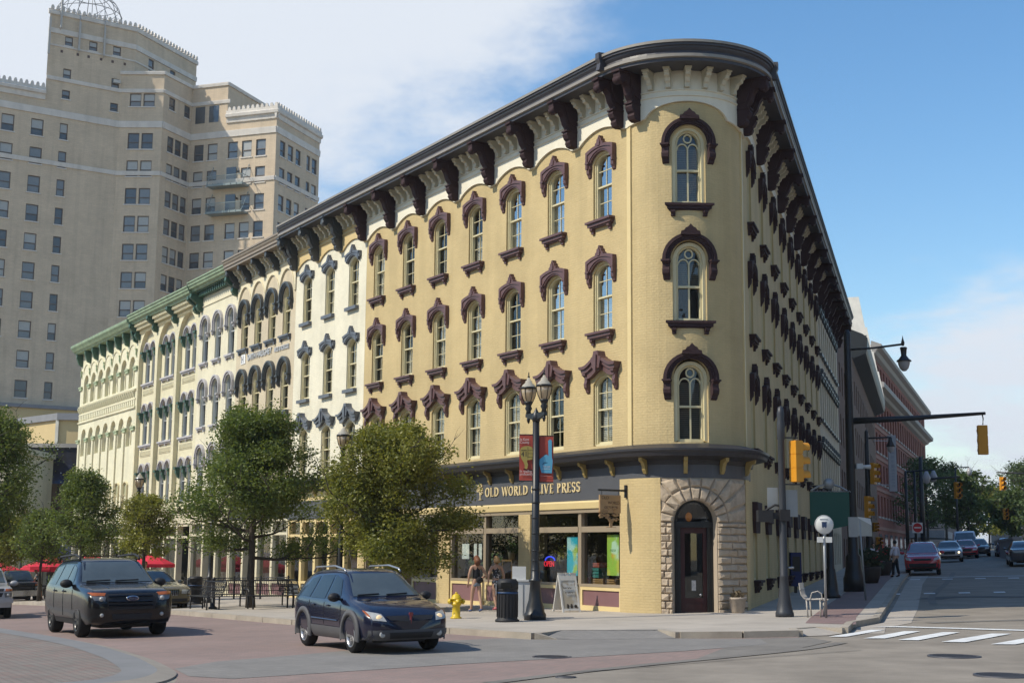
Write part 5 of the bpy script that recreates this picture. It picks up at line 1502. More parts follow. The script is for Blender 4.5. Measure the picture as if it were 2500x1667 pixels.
def mural_material():
    m = mat('night_sky_mural', (.01, .014, .04), rough=.7, var=0)
    t = m.node_tree; N = t.nodes; b = N['Principled BSDF']; tc = N.new('ShaderNodeTexCoord')
    sp = N.new('ShaderNodeSeparateXYZ'); t.links.new(tc.outputs['Object'], sp.inputs[0])
    n = N.new('ShaderNodeTexNoise'); n.inputs['Scale'].default_value = .55; n.inputs['Detail'].default_value = 8; n.inputs['Roughness'].default_value = .65
    t.links.new(tc.outputs['Object'], n.inputs['Vector'])
    n2 = N.new('ShaderNodeTexNoise'); n2.inputs['Scale'].default_value = .28; n2.inputs['Detail'].default_value = 4
    mp = N.new('ShaderNodeMapping'); mp.inputs['Location'].default_value = (3, 8, 1); t.links.new(tc.outputs['Object'], mp.inputs[0]); t.links.new(mp.outputs[0], n2.inputs['Vector'])
    mr = N.new('ShaderNodeMapRange'); mr.inputs['From Min'].default_value = 9; mr.inputs['From Max'].default_value = 2; mr.inputs['To Min'].default_value = -.22; mr.inputs['To Max'].default_value = .22
    t.links.new(sp.outputs[2], mr.inputs['Value'])
    ad = N.new('ShaderNodeMath'); t.links.new(n.outputs['Fac'], ad.inputs[0]); t.links.new(mr.outputs[0], ad.inputs[1])
    cr = N.new('ShaderNodeValToRGB'); e = cr.color_ramp.elements
    e[0].position = .32; e[0].color = (.005, .006, .012, 1); e[1].position = .85; e[1].color = (.42, .5, .6, 1)
    for p, c in ((.45, (.012, .02, .06, 1)), (.56, (.02, .09, .30, 1)), (.70, (.10, .28, .50, 1))):
        q = e.new(p); q.color = c
    t.links.new(ad.outputs[0], cr.inputs[0])
    mr2 = N.new('ShaderNodeMapRange'); mr2.inputs['From Min'].default_value = 3.6; mr2.inputs['From Max'].default_value = 1.2
    t.links.new(sp.outputs[2], mr2.inputs['Value'])
    mu_ = N.new('ShaderNodeMath'); mu_.operation = 'MULTIPLY'; t.links.new(mr2.outputs[0], mu_.inputs[0]); t.links.new(n2.outputs['Fac'], mu_.inputs[1])
    mx = N.new('ShaderNodeMix'); mx.data_type = 'RGBA'; t.links.new(mu_.outputs[0], mx.inputs['Factor']); t.links.new(cr.outputs[0], mx.inputs['A']); mx.inputs['B'].default_value = (.28, .07, .34, 1)
    v = N.new('ShaderNodeTexVoronoi'); v.inputs['Scale'].default_value = 2.2; t.links.new(tc.outputs['Object'], v.inputs['Vector'])
    lt = N.new('ShaderNodeMath'); lt.operation = 'LESS_THAN'; lt.inputs[1].default_value = .10; t.links.new(v.outputs['Distance'], lt.inputs[0])
    mx2 = N.new('ShaderNodeMix'); mx2.data_type = 'RGBA'; t.links.new(lt.outputs[0], mx2.inputs['Factor']); t.links.new(mx.outputs['Result'], mx2.inputs['A']); mx2.inputs['B'].default_value = (.5, .6, .7, 1)
    t.links.new(mx2.outputs['Result'], b.inputs['Base Color']); return m
mb = MB(); mb.box(-4.5, 6, 0, 8, -2, 9.3); mb.obj('painted_wall', mural_material(), mu)
mb = MB(); mb.box(-4.6, 6.1, -.12, 8, 9.3, 9.6); mb.obj('coping', STC, mu)
mb = MB(); mb.box(-1.6, 2.3, -.03, -.01, 3.5, 6.6); gw = mb.obj('window', mat('bronze_glass', (.10, .065, .045), rough=.2, spec=.6), mu)
mb = MB()
for x in (-1.65, -.45, .85, 2.25): mb.box(x, x + .09, -.08, -.03, 3.5, 6.6)
mb.box(-1.6, 2.3, -.08, -.03, 5.0, 5.1); mb.obj('mullions', BLACK, gw)
mb = MB(); mb.box(-1.2, -.1, -.05, -.01, -.2, 1.9); mb.box(-1.4, .4, -.04, -.02, 1.2, 1.4); mb.obj('window', mat('bronze_glass', (.10, .065, .045)), mu)
lf = thing('low_building', 'cream building with tall dark windows behind the far left tree', 'building', (-38.6, 96, 0))
mb = MB(); wall_open(mb, -4.2, 9, -2, 8.4, [(-3.0, .6, [(-1, 1.6, 1.61), (2.6, 5.0, 5.01)]), (-.6, .6, [(-1, 1.6, 1.61), (2.6, 5.0, 5.01)]), (2, .6, [(2.6, 5, 5.01)])], depth=.3, back=.4); mb.obj('wall', [ARCB, DARKROOM], lf, RZ(PI))
mb = MB(); mb.box(4.2, 4.22, 0, 9, -2, 8.4); mb.obj('side_wall', ARCB, lf)
mb = MB(); mb.box(-9, 4.4, -.2, 9, 8.4, 8.8); mb.obj('cornice', ARCB, lf)
mb = MB(); mb.box(-1.6, .7, -.05, .0, 7.2, 7.7); mb.obj('sign_panel', mat('bright_blue_sign', (.02, .18, .55), rough=.4), lf)
# far end of the side street
fb = thing('office_block', 'pale low office block at the far end of the side street', 'building', (88, 215, 1.5))
mb = MB(); mb.box(-9, 20, 0, 12, -2, 7.5); mb.obj('wall', mat('pale_office_wall', (.55, .53, .50), rough=.7), fb)
for k in range(5):
    mb = MB(); mb.box(-8.4 + 5.2 * k, -4 + 5.2 * k, -.05, .0, 3.2, 5.2); mb.obj('window', TP_D, fb)
fc = thing('round_building', 'beige round tower block beyond the street trees', 'building', (87.5, 240, 2))
mb = MB(); mb.lathe([(2.6, -2), (2.6, 8.6), (2.75, 8.7), (2.75, 9.2), (0.01, 9.3)], 32); mb.obj('wall', mat('beige_concrete', (.45, .41, .35), rough=.8), fc)
fd = thing('low_building', 'pinkish low building between the far street trees', 'building', (72, 235, 2))
mb = MB(); mb.box(-7, 5, 0, 8, -2, 6.5); mb.obj('wall', mat('pink_stucco', (.5, .4, .34), rough=.8), fd)
mb = MB(); mb.box(-7.2, 5.2, -.2, 8, 6.5, 6.9); mb.obj('roof', ROOFM, fd)
# ================================================================== GROUND, ROADS, PAVEMENTS
import bmesh
def sheet(name, pts, h, m, maxe=1.6, parent=None, zf=None, **props):
    bm = bmesh.new()
    vs = [bm.verts.new((x, y, 0)) for x, y in pts]
    f = bm.faces.new(vs)
    if f.normal.z < 0 or True: bmesh.ops.recalc_face_normals(bm, faces=bm.faces[:])
    bmesh.ops.triangulate(bm, faces=bm.faces[:])
    for _ in range(9):
        ed = [e for e in bm.edges if e.calc_length() > maxe]
        if not ed: break
        bmesh.ops.subdivide_edges(bm, edges=ed, cuts=1)
        bmesh.ops.triangulate(bm, faces=[f for f in bm.faces if len(f.verts) > 3])
    for v in bm.verts: v.co.z = gz(v.co.x, v.co.y) + (zf(v.co.x, v.co.y) if zf else h)
    for f in bm.faces:
        if f.normal.z < 0: f.normal_flip()
    bm.normal_update()
    for f in bm.faces:
        if f.normal.z < 0: f.normal_flip()
    me = bpy.data.meshes.new(name); bm.to_mesh(me); bm.free(); me.materials.append(m)
    return link(name, me, parent, None, kind='structure', **props) if parent is None else link(name, me, parent, None, **props)

ASPH = mat('worn_asphalt', (.27, .237, .196), rough=.9, spec=.2, var=.26, vscale=.7, bump=.5, bscale=40)
ASPH2 = mat('older_asphalt', (.20, .185, .165), rough=.9, spec=.25, var=.25, vscale=.8, bump=.5, bscale=40)
ANG_L = math.atan2(dL.y, dL.x)
PINKP = mat('rose_brick_pavers', (.25, .185, .17), rough=.85, spec=.2, var=.14, vscale=.45, bump=.35, bscale=30, brick=dict(w=.2, h=.1, mortar=.006, axes='xy', rot=-.5, c1=(.30, .215, .19), c2=(.25, .195, .175), cm=(.20, .165, .15)))
GREYP = mat('grey_brick_pavers', (.235, .222, .205), rough=.85, spec=.2, var=.14, vscale=.6, bump=.35, bscale=30, brick=dict(w=.2, h=.1, mortar=.006, axes='xy', rot=.3, c1=(.25, .236, .218), c2=(.215, .205, .192), cm=(.175, .165, .155)))
PLAZAP = mat('mixed_plaza_pavers', (.21, .195, .185), rough=.85, spec=.2, var=.2, vscale=.9, bump=.5, bscale=30, brick=dict(w=.22, h=.11, mortar=.012, axes='xy', rot=.25, bias=-.35, c1=(.25, .225, .20), c2=(.29, .18, .155), cm=(.11, .098, .085)))
CONC = mat('pavement_concrete', (.42, .375, .32), rough=.85, spec=.2, var=.16, vscale=.6, bump=.3, bscale=25, brick=dict(w=1.5, h=1.5, mortar=.012, axes='xy', rot=-(ANG_L), c1=(.43, .385, .33), c2=(.40, .36, .31), cm=(.27, .245, .22)))
CURB = mat('curb_concrete', (.36, .315, .255), rough=.85, var=.25, vscale=1.2, bump=.3)
PAINT = mat('road_paint_white', (.72, .72, .70), rough=.7, var=.22, vscale=3)
REDPAV = mat('red_paver_strip', (.24, .155, .14), rough=.85, var=.15, brick=dict(w=.2, h=.1, mortar=.008, axes='xy', rot=.3, c1=(.25, .16, .145), c2=(.215, .15, .14), cm=(.17, .13, .12)))

def grid_ground():
    xs = sorted(set(list(np.arange(-60, 60.1, 1.5)) + [-1500, -700, -300, -150, -90, 90, 150, 300, 700, 1500]))
    ys = sorted(set(list(np.arange(0, 135.1, 1.5)) + [-200, -80, -30, -10, 160, 200, 300, 500, 900, 1600, 3000]))
    v = [(x, y, gz(x, y)) for y in ys for x in xs]; n = len(xs)
    f = [(j * n + i, j * n + i + 1, (j + 1) * n + i + 1, (j + 1) * n + i) for j in range(len(ys) - 1) for i in range(n - 1)]
    me = bpy.data.meshes.new('ground'); me.from_pydata(v, [], f); me.materials.append(ASPH)
    link('ground', me, kind='structure')
grid_ground()
# rose brick street along the row, grey crossing band, rose threshold
sheet('brick_street', [(-34, 82), (-34, 100), (-60, 130), (-60, 70), (-14.5, 39), (-9.1, 30.3), (-6.9, 26.1), (-5.8, 23.5), (-5.1, 21.6), (-4.5, 18.2), (-.4, 20.3), (1.6, 22.8), (3.2, 24.3), (5.0, 26.0), (5.8, 28.6), (6.3, 30.3), (3.6, 30.2), (1.0, 30.5), (.5, 30.4), (-1.3, 32.9), (-5.8, 38.1), (-10.2, 45.5), (-22, 65)], .005, PINKP)
sheet('crossing_band', [(-5.2, 24.9), (-4.35, 25.9), (-3.0, 27.6), (-1.2, 30.2), (.1, 30.9), (1.0, 30.3), (3.6, 30.0), (5.3, 29.5), (5.2, 28.0), (3.3, 26.4), (-1.0, 23.75), (-4.2, 21.4), (-5.0, 21.9), (-5.6, 23.4)], .010, GREYP)
# pavement at the corner
WL = lambda u, o: tuple((LF @ Vector((u, o, 0)))[:2])
WR = lambda v, o: tuple((RF @ Vector((-v, o, 0)))[:2])
curb_L = [(-35.5, 86.9), (-10.32, 45.32), (-5.85, 37.94), (-3.5, 35.1), (-1.34, 32.69), (.54, 30.25)]
curb_M = [(3.67, 30.07), (5.0, 30.0), (6.25, 30.2)]
curb_R = [(7.45, 31.05), (8.1, 33.17), (9.19, 34.96), (11.28, 41.84), (17.15, 61.1), (20.54, 71.77), (32, 108), (42, 140)]
sheet('pavement', [WL(64.2, -.3), WL(30, -.3), WL(1, -.3), (4.6, 40.6), (6.0, 41.5)] + [WR(5, -.3), WR(60, -.3), WR(108, -.3)] + curb_R[::-1] + [(6.9, 31.5), (6.25, 31.0), (6.2, 30.25), (5.0, 30.05), (3.67, 30.12), (3.4, 31.2), (1.1, 31.4), (.45, 30.35)] + curb_L[::-1][1:], .13, CONC)
sheet('curb_ramp', [(.5, 30.35), (1.1, 31.4), (3.4, 31.2), (3.66, 30.1), (2.3, 29.9)], 0, GREYP, .5, zf=lambda x, y: .012 + .12 * max(0, min(1, (y - 30.15) / 1.15)))
sheet('curb_ramp', [(6.25, 30.2), (6.25, 31.0), (6.9, 31.5), (7.45, 31.05), (6.9, 30.4)], 0, CONC, .4, zf=lambda x, y: .012 + .12 * max(0, min(1, ((y - 30.45) * .8 - (x - 6.6) * .5) / .6)))
sheet('paver_strip', [(8.0, 32.2), (8.75, 35.2), (10.8, 42.0), (16.6, 61.2), (20.0, 71.9), (19.0, 72.2), (15.5, 61.6), (9.7, 42.4), (7.7, 35.6), (7.0, 33.0)], .136, REDPAV)
# every curb stone is a piece of its own
def curb(pts, closed=False, w=.17, taper=None, parent=None, h=.145, m=CURB, L0=2.4):
    P = [Vector((x, y, 0)) for x, y in pts]
    for a, b in zip(P, P[1:]):
        n = max(1, round((b - a).length / L0)); t = (b - a).normalized(); o = Vector((t.y, -t.x, 0)) * w
        for k in range(n):
            p = a + (b - a) * (k / n) + t * .012; q = a + (b - a) * ((k + 1) / n) - t * .012
            mb = MB(); bot, top = [], []
            for r in (p - o * .5, q - o * .5, q + o * .5, p + o * .5):
                g = gz(r.x, r.y); bot.append((r.x, r.y, g - .1)); top.append((r.x, r.y, g + h))
            mb.hexa(bot + top)
            mb.obj('curb_stone', m, parent)
pave = bpy.data.objects['pavement']
curb(curb_L[1:], parent=pave); curb(curb_L[:2], parent=pave, L0=6); curb(curb_M, parent=pave); curb(curb_R[:5], parent=pave); curb(curb_R[4:], parent=pave, L0=8)
curb([(.56, 30.3), (1.1, 31.38)], parent=pave, h=.136); curb([(3.66, 30.1), (3.38, 31.2)], parent=pave, h=.136); curb([(1.08, 31.36), (3.42, 31.17)], parent=pave, h=.134, w=.1, m=GREYP); curb([(6.27, 30.2), (6.27, 31.0), (6.9, 31.5), (7.45, 31.05)], parent=pave, h=.134)
mb = MB(); a, b = Vector((.54, 30.25, 0)), Vector((1.05, 30.1, 0))
mb.hexa([(a.x, a.y - .09, -.05), (b.x, b.y, -.05), (b.x, b.y + .12, -.05), (a.x + .1, a.y + .09, -.05), (a.x, a.y - .09, gz(.5, 30) + .145), (b.x, b.y, .03), (b.x, b.y + .12, .03), (a.x + .1, a.y + .09, gz(.5, 30) + .145)]); mb.obj('curb_stone', CURB, pave)
# foreground plaza with its rounded end
def smooth_curve(pts, n=6):
    out = []
    P = [Vector((*p, 0)) for p in pts]
    for i in range(len(P) - 1):
        p0, p1, p2, p3 = P[max(i - 1, 0)], P[i], P[i + 1], P[min(i + 2, len(P) - 1)]
        for k in range(n):
            t = k / n
            q = .5 * ((2 * p1) + (p2 - p0) * t + (2 * p0 - 5 * p1 + 4 * p2 - p3) * t * t + (3 * p1 - p0 - 3 * p2 + p3) * t ** 3)
            out.append((q.x, q.y))
    out.append(tuple(P[-1][:2])); return out
pc = smooth_curve([(-40, 80), (-26, 57.5), (-13.92, 38.12), (-9.1, 30.4), (-6.87, 26.14), (-5.8, 23.7), (-5.2, 21.9), (-5.25, 20.3), (-6.2, 19.1), (-8.0, 18.0), (-12, 16.6), (-30, 12)])
def inset(pts, d):
    out = []
    for i, p in enumerate(pts):
        a = Vector(pts[max(i - 1, 0)]); b = Vector(pts[min(i + 1, len(pts) - 1)]); t = (b - a).normalized()
        out.append((p[0] + t.y * d, p[1] - t.x * d))
    return out
pc1 = inset(pc, .30); pc2 = inset(pc, .85)
sheet('plaza', pc1 + [(-40, 12), (-46, 40)], .085, PLAZAP)
pz = bpy.data.objects['plaza']
PCURB = mat('plaza_edge_concrete', (.30, .265, .22), rough=.85, var=.18, vscale=1.5, bump=.3)
def strip_stone(a0, a1, b0, b1, h0, h1, m, name):
    mb = MB(); bot, top = [], []
    for (x, y), h in ((a0, h0), (a1, h0), (b1, h1), (b0, h1)): bot.append((x, y, gz(x, y) - .05)); top.append((x, y, gz(x, y) + h))
    mb.hexa(bot + top); mb.obj(name, m, pz)
for k in range(6, len(pc) - 1): strip_stone(pc[k], pc[k + 1], pc1[k], pc1[k + 1], .03, .09, PCURB, 'curb_stone')
sheet('plaza_border', pc1[6:] + pc2[6:][::-1], .090, mat('plaza_border_pavers', (.20, .20, .20), rough=.85, var=.15, vscale=.8, bump=.4))
# patches, seams and wear in the asphalt
def ribbon(name, pts, w, h, m):
    P = smooth_curve(pts, 5); l, r = inset(P, w / 2), inset(P, -w / 2)
    sheet(name, l + r[::-1], h, m, 1.2)
TAR = mat('tar_seam', (.085, .082, .08), rough=.8, var=.3)
ribbon('road_seam', [(-.3, 20.4), (.9, 21.9), (2.2, 23.3), (4.0, 25.0), (5.6, 26.6), (6.7, 28.2)], .28, .012, ASPH2)
ribbon('road_seam', [(1.0, 22.0), (2.4, 23.1), (4.3, 24.6), (6.6, 26.2)], .035, .014, TAR)
sheet('road_patch', [(3.3, 24.6), (5.2, 26.2), (6.6, 28.6), (6.4, 29.9), (4.4, 29.6), (4.2, 27.2)], .008, ASPH2)
sheet('gutter', [(7.6, 31.0), (8.25, 33.1), (9.35, 34.9), (11.5, 41.8), (17.4, 61.1), (20.8, 71.8), (21.6, 71.6), (18.1, 60.9), (12.2, 41.6), (10.0, 34.7), (8.9, 33.0), (8.3, 30.9)], .007, CONC)
ribbon('road_seam', [(14.3, 47.5), (15.5, 48.8), (17.5, 48.2), (20, 47.0)], .9, .009, TAR)
ribbon('road_seam', [(13.4, 44), (15.2, 50), (19.5, 62), (24, 75)], .25, .009, ASPH2)
ribbon('road_seam', [(10.4, 34.6), (12.5, 35.2), (14.6, 35.4)], .4, .009, ASPH2)
# painted crossing
def stripe(pts): sheet('crossing_stripe', pts, .016, PAINT, 1.0)
stripe([(6.85, 29.95), (7.2, 29.88), (8.62, 32.05), (8.33, 32.12)])
stripe([(7.42, 29.3), (7.86, 29.22), (9.25, 31.4), (8.92, 31.5)])
stripe([(7.98, 28.72), (8.38, 28.6), (9.98, 30.9), (9.62, 31.0)])
stripe([(8.66, 28.05), (9.1, 27.9), (10.88, 30.25), (10.5, 30.38)])
stripe([(9.4, 27.3), (9.85, 27.2), (11.75, 29.6), (11.35, 29.7)])
stripe([(8.55, 33.2), (9.3, 33.35), (14.0, 29.6), (13.8, 29.35), (11.5, 31.1), (9.3, 32.9)])
def dashes(p0, p1, n, lw, ln):
    a, b = Vector(p0), Vector(p1); t = (b - a).normalized(); d = Vector((dR.x, dR.y))
    for k in range(n):
        c = a + (b - a) * (k / (n - 1)); sheet('crossing_dash', [tuple(c - t * ln / 2 - d * lw / 2), tuple(c + t * ln / 2 - d * lw / 2), tuple(c + t * ln / 2 + d * lw / 2), tuple(c - t * ln / 2 + d * lw / 2)], .016, PAINT, 2)
dashes((14.4, 52.0), (20.8, 51.6), 6, 1.0, .42)
dashes((19.5, 66.8), (28.0, 64.0), 7, .9, .48)
sheet('stop_line', [(19.0, 69.3), (26, 67.2), (26, 67.7), (19.1, 69.7)], .016, PAINT)
# manhole covers
def manhole(x, y, r, label, m):
    t = thing('manhole_cover', label, 'manhole', (x, y, gz(x, y)))
    mb = MB(); mb.lathe([(r, -.02), (r, .018), (r * .9, .020), (r * .9, .014), (.001, .014)], 28, cap=False); mb.obj('ring', m, t)
    mb = MB()
    for k in range(-3, 4):
        w = math.sqrt(max(0, 1 - (k / 4) ** 2)) * r * .8
        mb.box(-w, w, k * r * .22 - .015, k * r * .22 + .015, .014, .019)
    mb.obj('lid_rib', m, t)
IRON = mat('cast_iron', (.075, .075, .085), rough=.6, metal=.3, var=.25)
manhole(7.83, 24.62, .46, 'oval looking iron manhole cover in the asphalt below the crossing', IRON)
manhole(7.42, 21.04, .44, 'iron manhole cover nearest the bottom right of the asphalt', IRON)
manhole(.77, 25.24, .36, 'dark manhole cover at the edge of the grey crossing band', IRON)
manhole(.86, 21.28, .16, 'small round valve cover in the asphalt patch', IRON)
manhole(4.6, 33.6, .28, 'small iron cover in the pavement before the corner door', IRON)
manhole(3.9, 32.2, .26, 'flat cover in the pavement beside the curb ramp', IRON)
# ================================================================== TREES
def leaf_mat(name, c, c2):
    m = bpy.data.materials.new(name); m.use_nodes = True
    t = m.node_tree; N = t.nodes; N.remove(N['Principled BSDF'])
    tc = N.new('ShaderNodeTexCoord'); n = N.new('ShaderNodeTexNoise'); n.inputs['Scale'].default_value = 1.3; n.inputs['Detail'].default_value = 3
    t.links.new(tc.outputs['Object'], n.inputs['Vector'])
    wn_ = N.new('ShaderNodeTexWhiteNoise'); wn_.noise_dimensions = '3D'
    ge = N.new('ShaderNodeVectorMath'); ge.operation = 'SNAP'; ge.inputs[1].default_value = (.12, .12, .12)
    t.links.new(tc.outputs['Object'], ge.inputs[0]); t.links.new(ge.outputs[0], wn_.inputs['Vector'])
    ad = N.new('ShaderNodeMath'); ad.operation = 'MULTIPLY_ADD'; t.links.new(wn_.outputs['Value'], ad.inputs[0]); ad.inputs[1].default_value = .5
    t.links.new(n.outputs['Fac'], ad.inputs[2])
    mr = N.new('ShaderNodeMapRange'); mr.inputs['From Min'].default_value = .45; mr.inputs['From Max'].default_value = 1.05; t.links.new(ad.outputs[0], mr.inputs['Value'])
    mx = N.new('ShaderNodeMix'); mx.data_type = 'RGBA'; t.links.new(mr.outputs[0], mx.inputs['Factor'])
    mx.inputs['A'].default_value = (*c, 1); mx.inputs['B'].default_value = (*c2, 1)
    d = N.new('ShaderNodeBsdfDiffuse'); tr = N.new('ShaderNodeBsdfTranslucent'); g = N.new('ShaderNodeBsdfGlossy'); g.inputs['Roughness'].default_value = .45; g.inputs['Color'].default_value = (.5, .5, .45, 1)
    t.links.new(mx.outputs['Result'], d.inputs[0])
    hs = N.new('ShaderNodeMix'); hs.data_type = 'RGBA'; hs.blend_type = 'MULTIPLY'; hs.inputs['Factor'].default_value = 1; t.links.new(mx.outputs['Result'], hs.inputs['A']); hs.inputs['B'].default_value = (1.3, 1.25, .5, 1)
    t.links.new(hs.outputs['Result'], tr.inputs[0])
    m1 = N.new('ShaderNodeMixShader'); m1.inputs[0].default_value = .42; t.links.new(d.outputs[0], m1.inputs[1]); t.links.new(tr.outputs[0], m1.inputs[2])
    m2 = N.new('ShaderNodeMixShader'); m2.inputs[0].default_value = .05; t.links.new(m1.outputs[0], m2.inputs[1]); t.links.new(g.outputs[0], m2.inputs[2])
    t.links.new(m2.outputs[0], N['Material Output'].inputs[0])
    return m
LEAF_G = leaf_mat('locust_leaf', (.085, .135, .034), (.185, .225, .068))
LEAF_Y = leaf_mat('sunny_pear_leaf', (.115, .14, .026), (.29, .285, .068))
LEAF_D = leaf_mat('distant_leaf', (.065, .105, .038), (.115, .16, .055))
BARK = mat('dark_bark', (.06, .05, .04), rough=.95, var=.3, vscale=6, bump=.6)
def tree(label, x, y, top, bottom, rx, leaf=LEAF_G, seed=1, nleaf=9000, lsize=.13, shape='oval', group='street trees in the pavement', base=None, spread=1.0, lean=(0, 0), lo_cut=None, h=.13):
    """top and bottom of the crown are world heights"""
    g0 = gz(x, y) + (h if base is None else base)
    t = thing('street_tree', label, 'tree', (x, y, g0), group=group)
    R = random.Random(seed); nr = np.random.default_rng(seed)
    H = top - g0; B = bottom - g0; CH = H - B
    mb = MB()
    tr_top = B + CH * .72
    tw = [(0, 0, 0)]
    trunk = [Vector((0.0, 0.0, -.1))]
    n = 7
    for k in range(1, n + 1):
        z = tr_top * k / n
        trunk.append(Vector((lean[0] * z / tr_top + R.uniform(-.05, .05), lean[1] * z / tr_top + R.uniform(-.05, .05), z)))
    r0 = .055 * max(1.6, H) ** .72 * .55 + .02
    mb.tube(trunk, [r0 * (1.25 if k == 0 else 1) * (1 - .8 * k / n) for k in range(n + 1)], 8)
    tips = []
    def env(zr):      # crown half-width by relative height 0..1
        if shape == 'oval': return rx * max(.06, math.sin(PI * min(1, .12 + .88 * zr) ** .85)) ** .72
        if shape == 'vase': return rx * (.35 + .8 * math.sin(PI * (zr ** .8) * .82 + .25)) * (1 - .35 * zr)
        if shape == 'cone': return rx * (1.08 - zr) ** .75
        return rx * max(.05, math.sin(PI * (.1 + .9 * zr))) ** .6
    nl = 20
    def branch(p, d, L_, r, depth):
        pts = [p.copy()]; q = p.copy(); dd = d.copy()
        for k in range(4):
            dd = (dd + Vector((R.uniform(-.22, .22), R.uniform(-.22, .22), R.uniform(-.05, .2) - .06 * (depth > 1)))).normalized()
            q = q + dd * (L_ / 4); pts.append(q.copy())
        mb.tube(pts, [r * (1 - .2 * k) for k in range(5)], 5 if depth < 2 else 4, False)
        if depth < 2:
            for k in range(5 if depth == 0 else 4):
                i = R.choice((1, 2, 3, 4)) if depth else 1 + k % 4
                a = R.uniform(0, 2 * PI); side = Vector((math.cos(a), math.sin(a), R.uniform(-.15, .75)))
                branch(pts[i], (dd * .75 + side).normalized(), L_ * R.uniform(.38, .62), r * .5, depth + 1)
        else:
            tips.extend(pts[1:])
    for k in range(nl):
        zr = .02 + .93 * (k + R.random()) / nl
        z = min(B + CH * zr * .80, tr_top * .98)
        f = z / tr_top * n; i = min(n - 1, int(f)); p = trunk[i].lerp(trunk[i + 1], f - i)
        a = k * 2.4 + R.uniform(-.4, .4)
        e = env(zr) * R.uniform(.72, 1.08) * spread
        up = -.12 + 1.0 * zr if shape != 'flat' else .2
        branch(p, Vector((math.cos(a), math.sin(a), up)).normalized(), max(.35, e * .98), r0 * .42 * (1 - .6 * zr), 0)
    mb.obj('trunk', BARK, t)
    P = np.array([[*p] for p in tips])
    zr = np.clip((P[:, 2] - B) / CH, 0, 1)
    keep = (P[:, 2] < H) & (P[:, 2] > B - .1)
    P = P[keep]
    idx = nr.integers(0, len(P), nleaf)
    C_ = P[idx] + nr.normal(0, 1, (nleaf, 3)) * np.array([.20, .20, .15]) * (rx / 1.8) ** .5
    # ragged outline: thin the leaves outside the envelope and in random pockets
    zr = (C_[:, 2] - B) / CH
    lim = np.array([env(min(1, max(0, q))) for q in zr]) * 1.12
    rad = np.hypot(C_[:, 0] - lean[0] * zr, C_[:, 1] - lean[1] * zr)
    ok = (rad < lim * (1 + nr.normal(0, .10, nleaf))) & (C_[:, 2] < H + .1) & (C_[:, 2] > B - .15 + nr.normal(0, .1, nleaf))
    C_ = C_[ok]; m = len(C_)
    d = nr.normal(0, 1, (m, 3)); d[:, 2] = d[:, 2] * .6 - .25; d /= np.linalg.norm(d, axis=1)[:, None]
    o = np.cross(d, nr.normal(0, 1, (m, 3))); o /= np.linalg.norm(o, axis=1)[:, None]
    s = lsize * nr.uniform(.6, 1.25, m)[:, None]
    V = np.stack([C_, C_ + d * s * .5 + o * s * .27, C_ + d * s, C_ + d * s * .5 - o * s * .27], 1).reshape(-1, 3)
    me = bpy.data.meshes.new('crown')
    me.vertices.add(4 * m); me.vertices.foreach_set('co', V.astype(np.float32).ravel())
    me.loops.add(4 * m); me.loops.foreach_set('vertex_index', np.arange(4 * m, dtype=np.int32))
    me.polygons.add(m); me.polygons.foreach_set('loop_start', np.arange(0, 4 * m, 4, dtype=np.int32)); me.polygons.foreach_set('loop_total', np.full(m, 4, dtype=np.int32))
    me.materials.append(leaf); me.update(); me.validate()
    link('crown', me, t)
    return t
tree('large airy green tree in the middle of the ring of benches', -9.03, 48.5, 7.6, 1.45, 3.3, LEAF_G, 4, 80000, .112, 'cone')
tree('dense yellow green tree in front of the tan corner building', -3.6, 42.9, 6.3, 1.1, 2.45, LEAF_Y, 8, 80000, .108, 'oval')
tree('small round green tree right of the black suv roof', -15.9, 60, 4.45, 1.55, 1.35, LEAF_Y, 15, 18000, .115, 'oval')
tree('upright feathery tree before the arcaded building', -19.8, 64, 6.0, 1.35, 2.3, LEAF_G, 23, 32000, .12, 'cone')
tree('low spreading tree above the red umbrellas', -25.8, 70, 3.55, .75, 2.6, LEAF_Y, 31, 22000, .125, 'flat')
tree('broad dark tree cut by the left edge of the view', -18.9, 49.5, 7.3, 2.1, 2.4, LEAF_G, 44, 45000, .11, 'oval')
tree('slim tree half hidden behind the low umbrellas tree', -23.0, 68, 3.9, 1.0, 1.6, LEAF_G, 51, 8000, .15, 'oval')
far = [(46.5, 140, 9.0, 2.4, 3.0), (52, 172, 12.5, 3.0, 4.5), (60, 190, 12.5, 3.5, 5.0), (55.5, 160, 7.6, 2.0, 4.0), (75, 200, 14, 3.4, 5.0), (45.2, 116, 7.6, 2.2, 3.0), (46.5, 128, 6.0, 2.2, 2.6), (84, 225, 15, 4, 6), (68, 235, 13, 4, 5)]
LBF = ['dark green tree just beyond the end of the red brick building', 'tall open tree behind the far street lamp', 'round tree at the far end of the side street', 'bright low tree lit behind the far lamp post', 'tree before the beige round tower', 'broad dark tree at the right edge of the view', 'lower tree over the concrete barrier', 'farthest hazy tree on the right', 'tree behind the pinkish low building']
for i, (x, y, hh, b, r) in enumerate(far):
    g = gz(x, y)
    tree(LBF[i], x, y, g + hh, g + b - .6, r, LEAF_D if i != 3 else LEAF_Y, 60 + i, 5000, .42, 'oval', 'far trees of the side street', h=0)
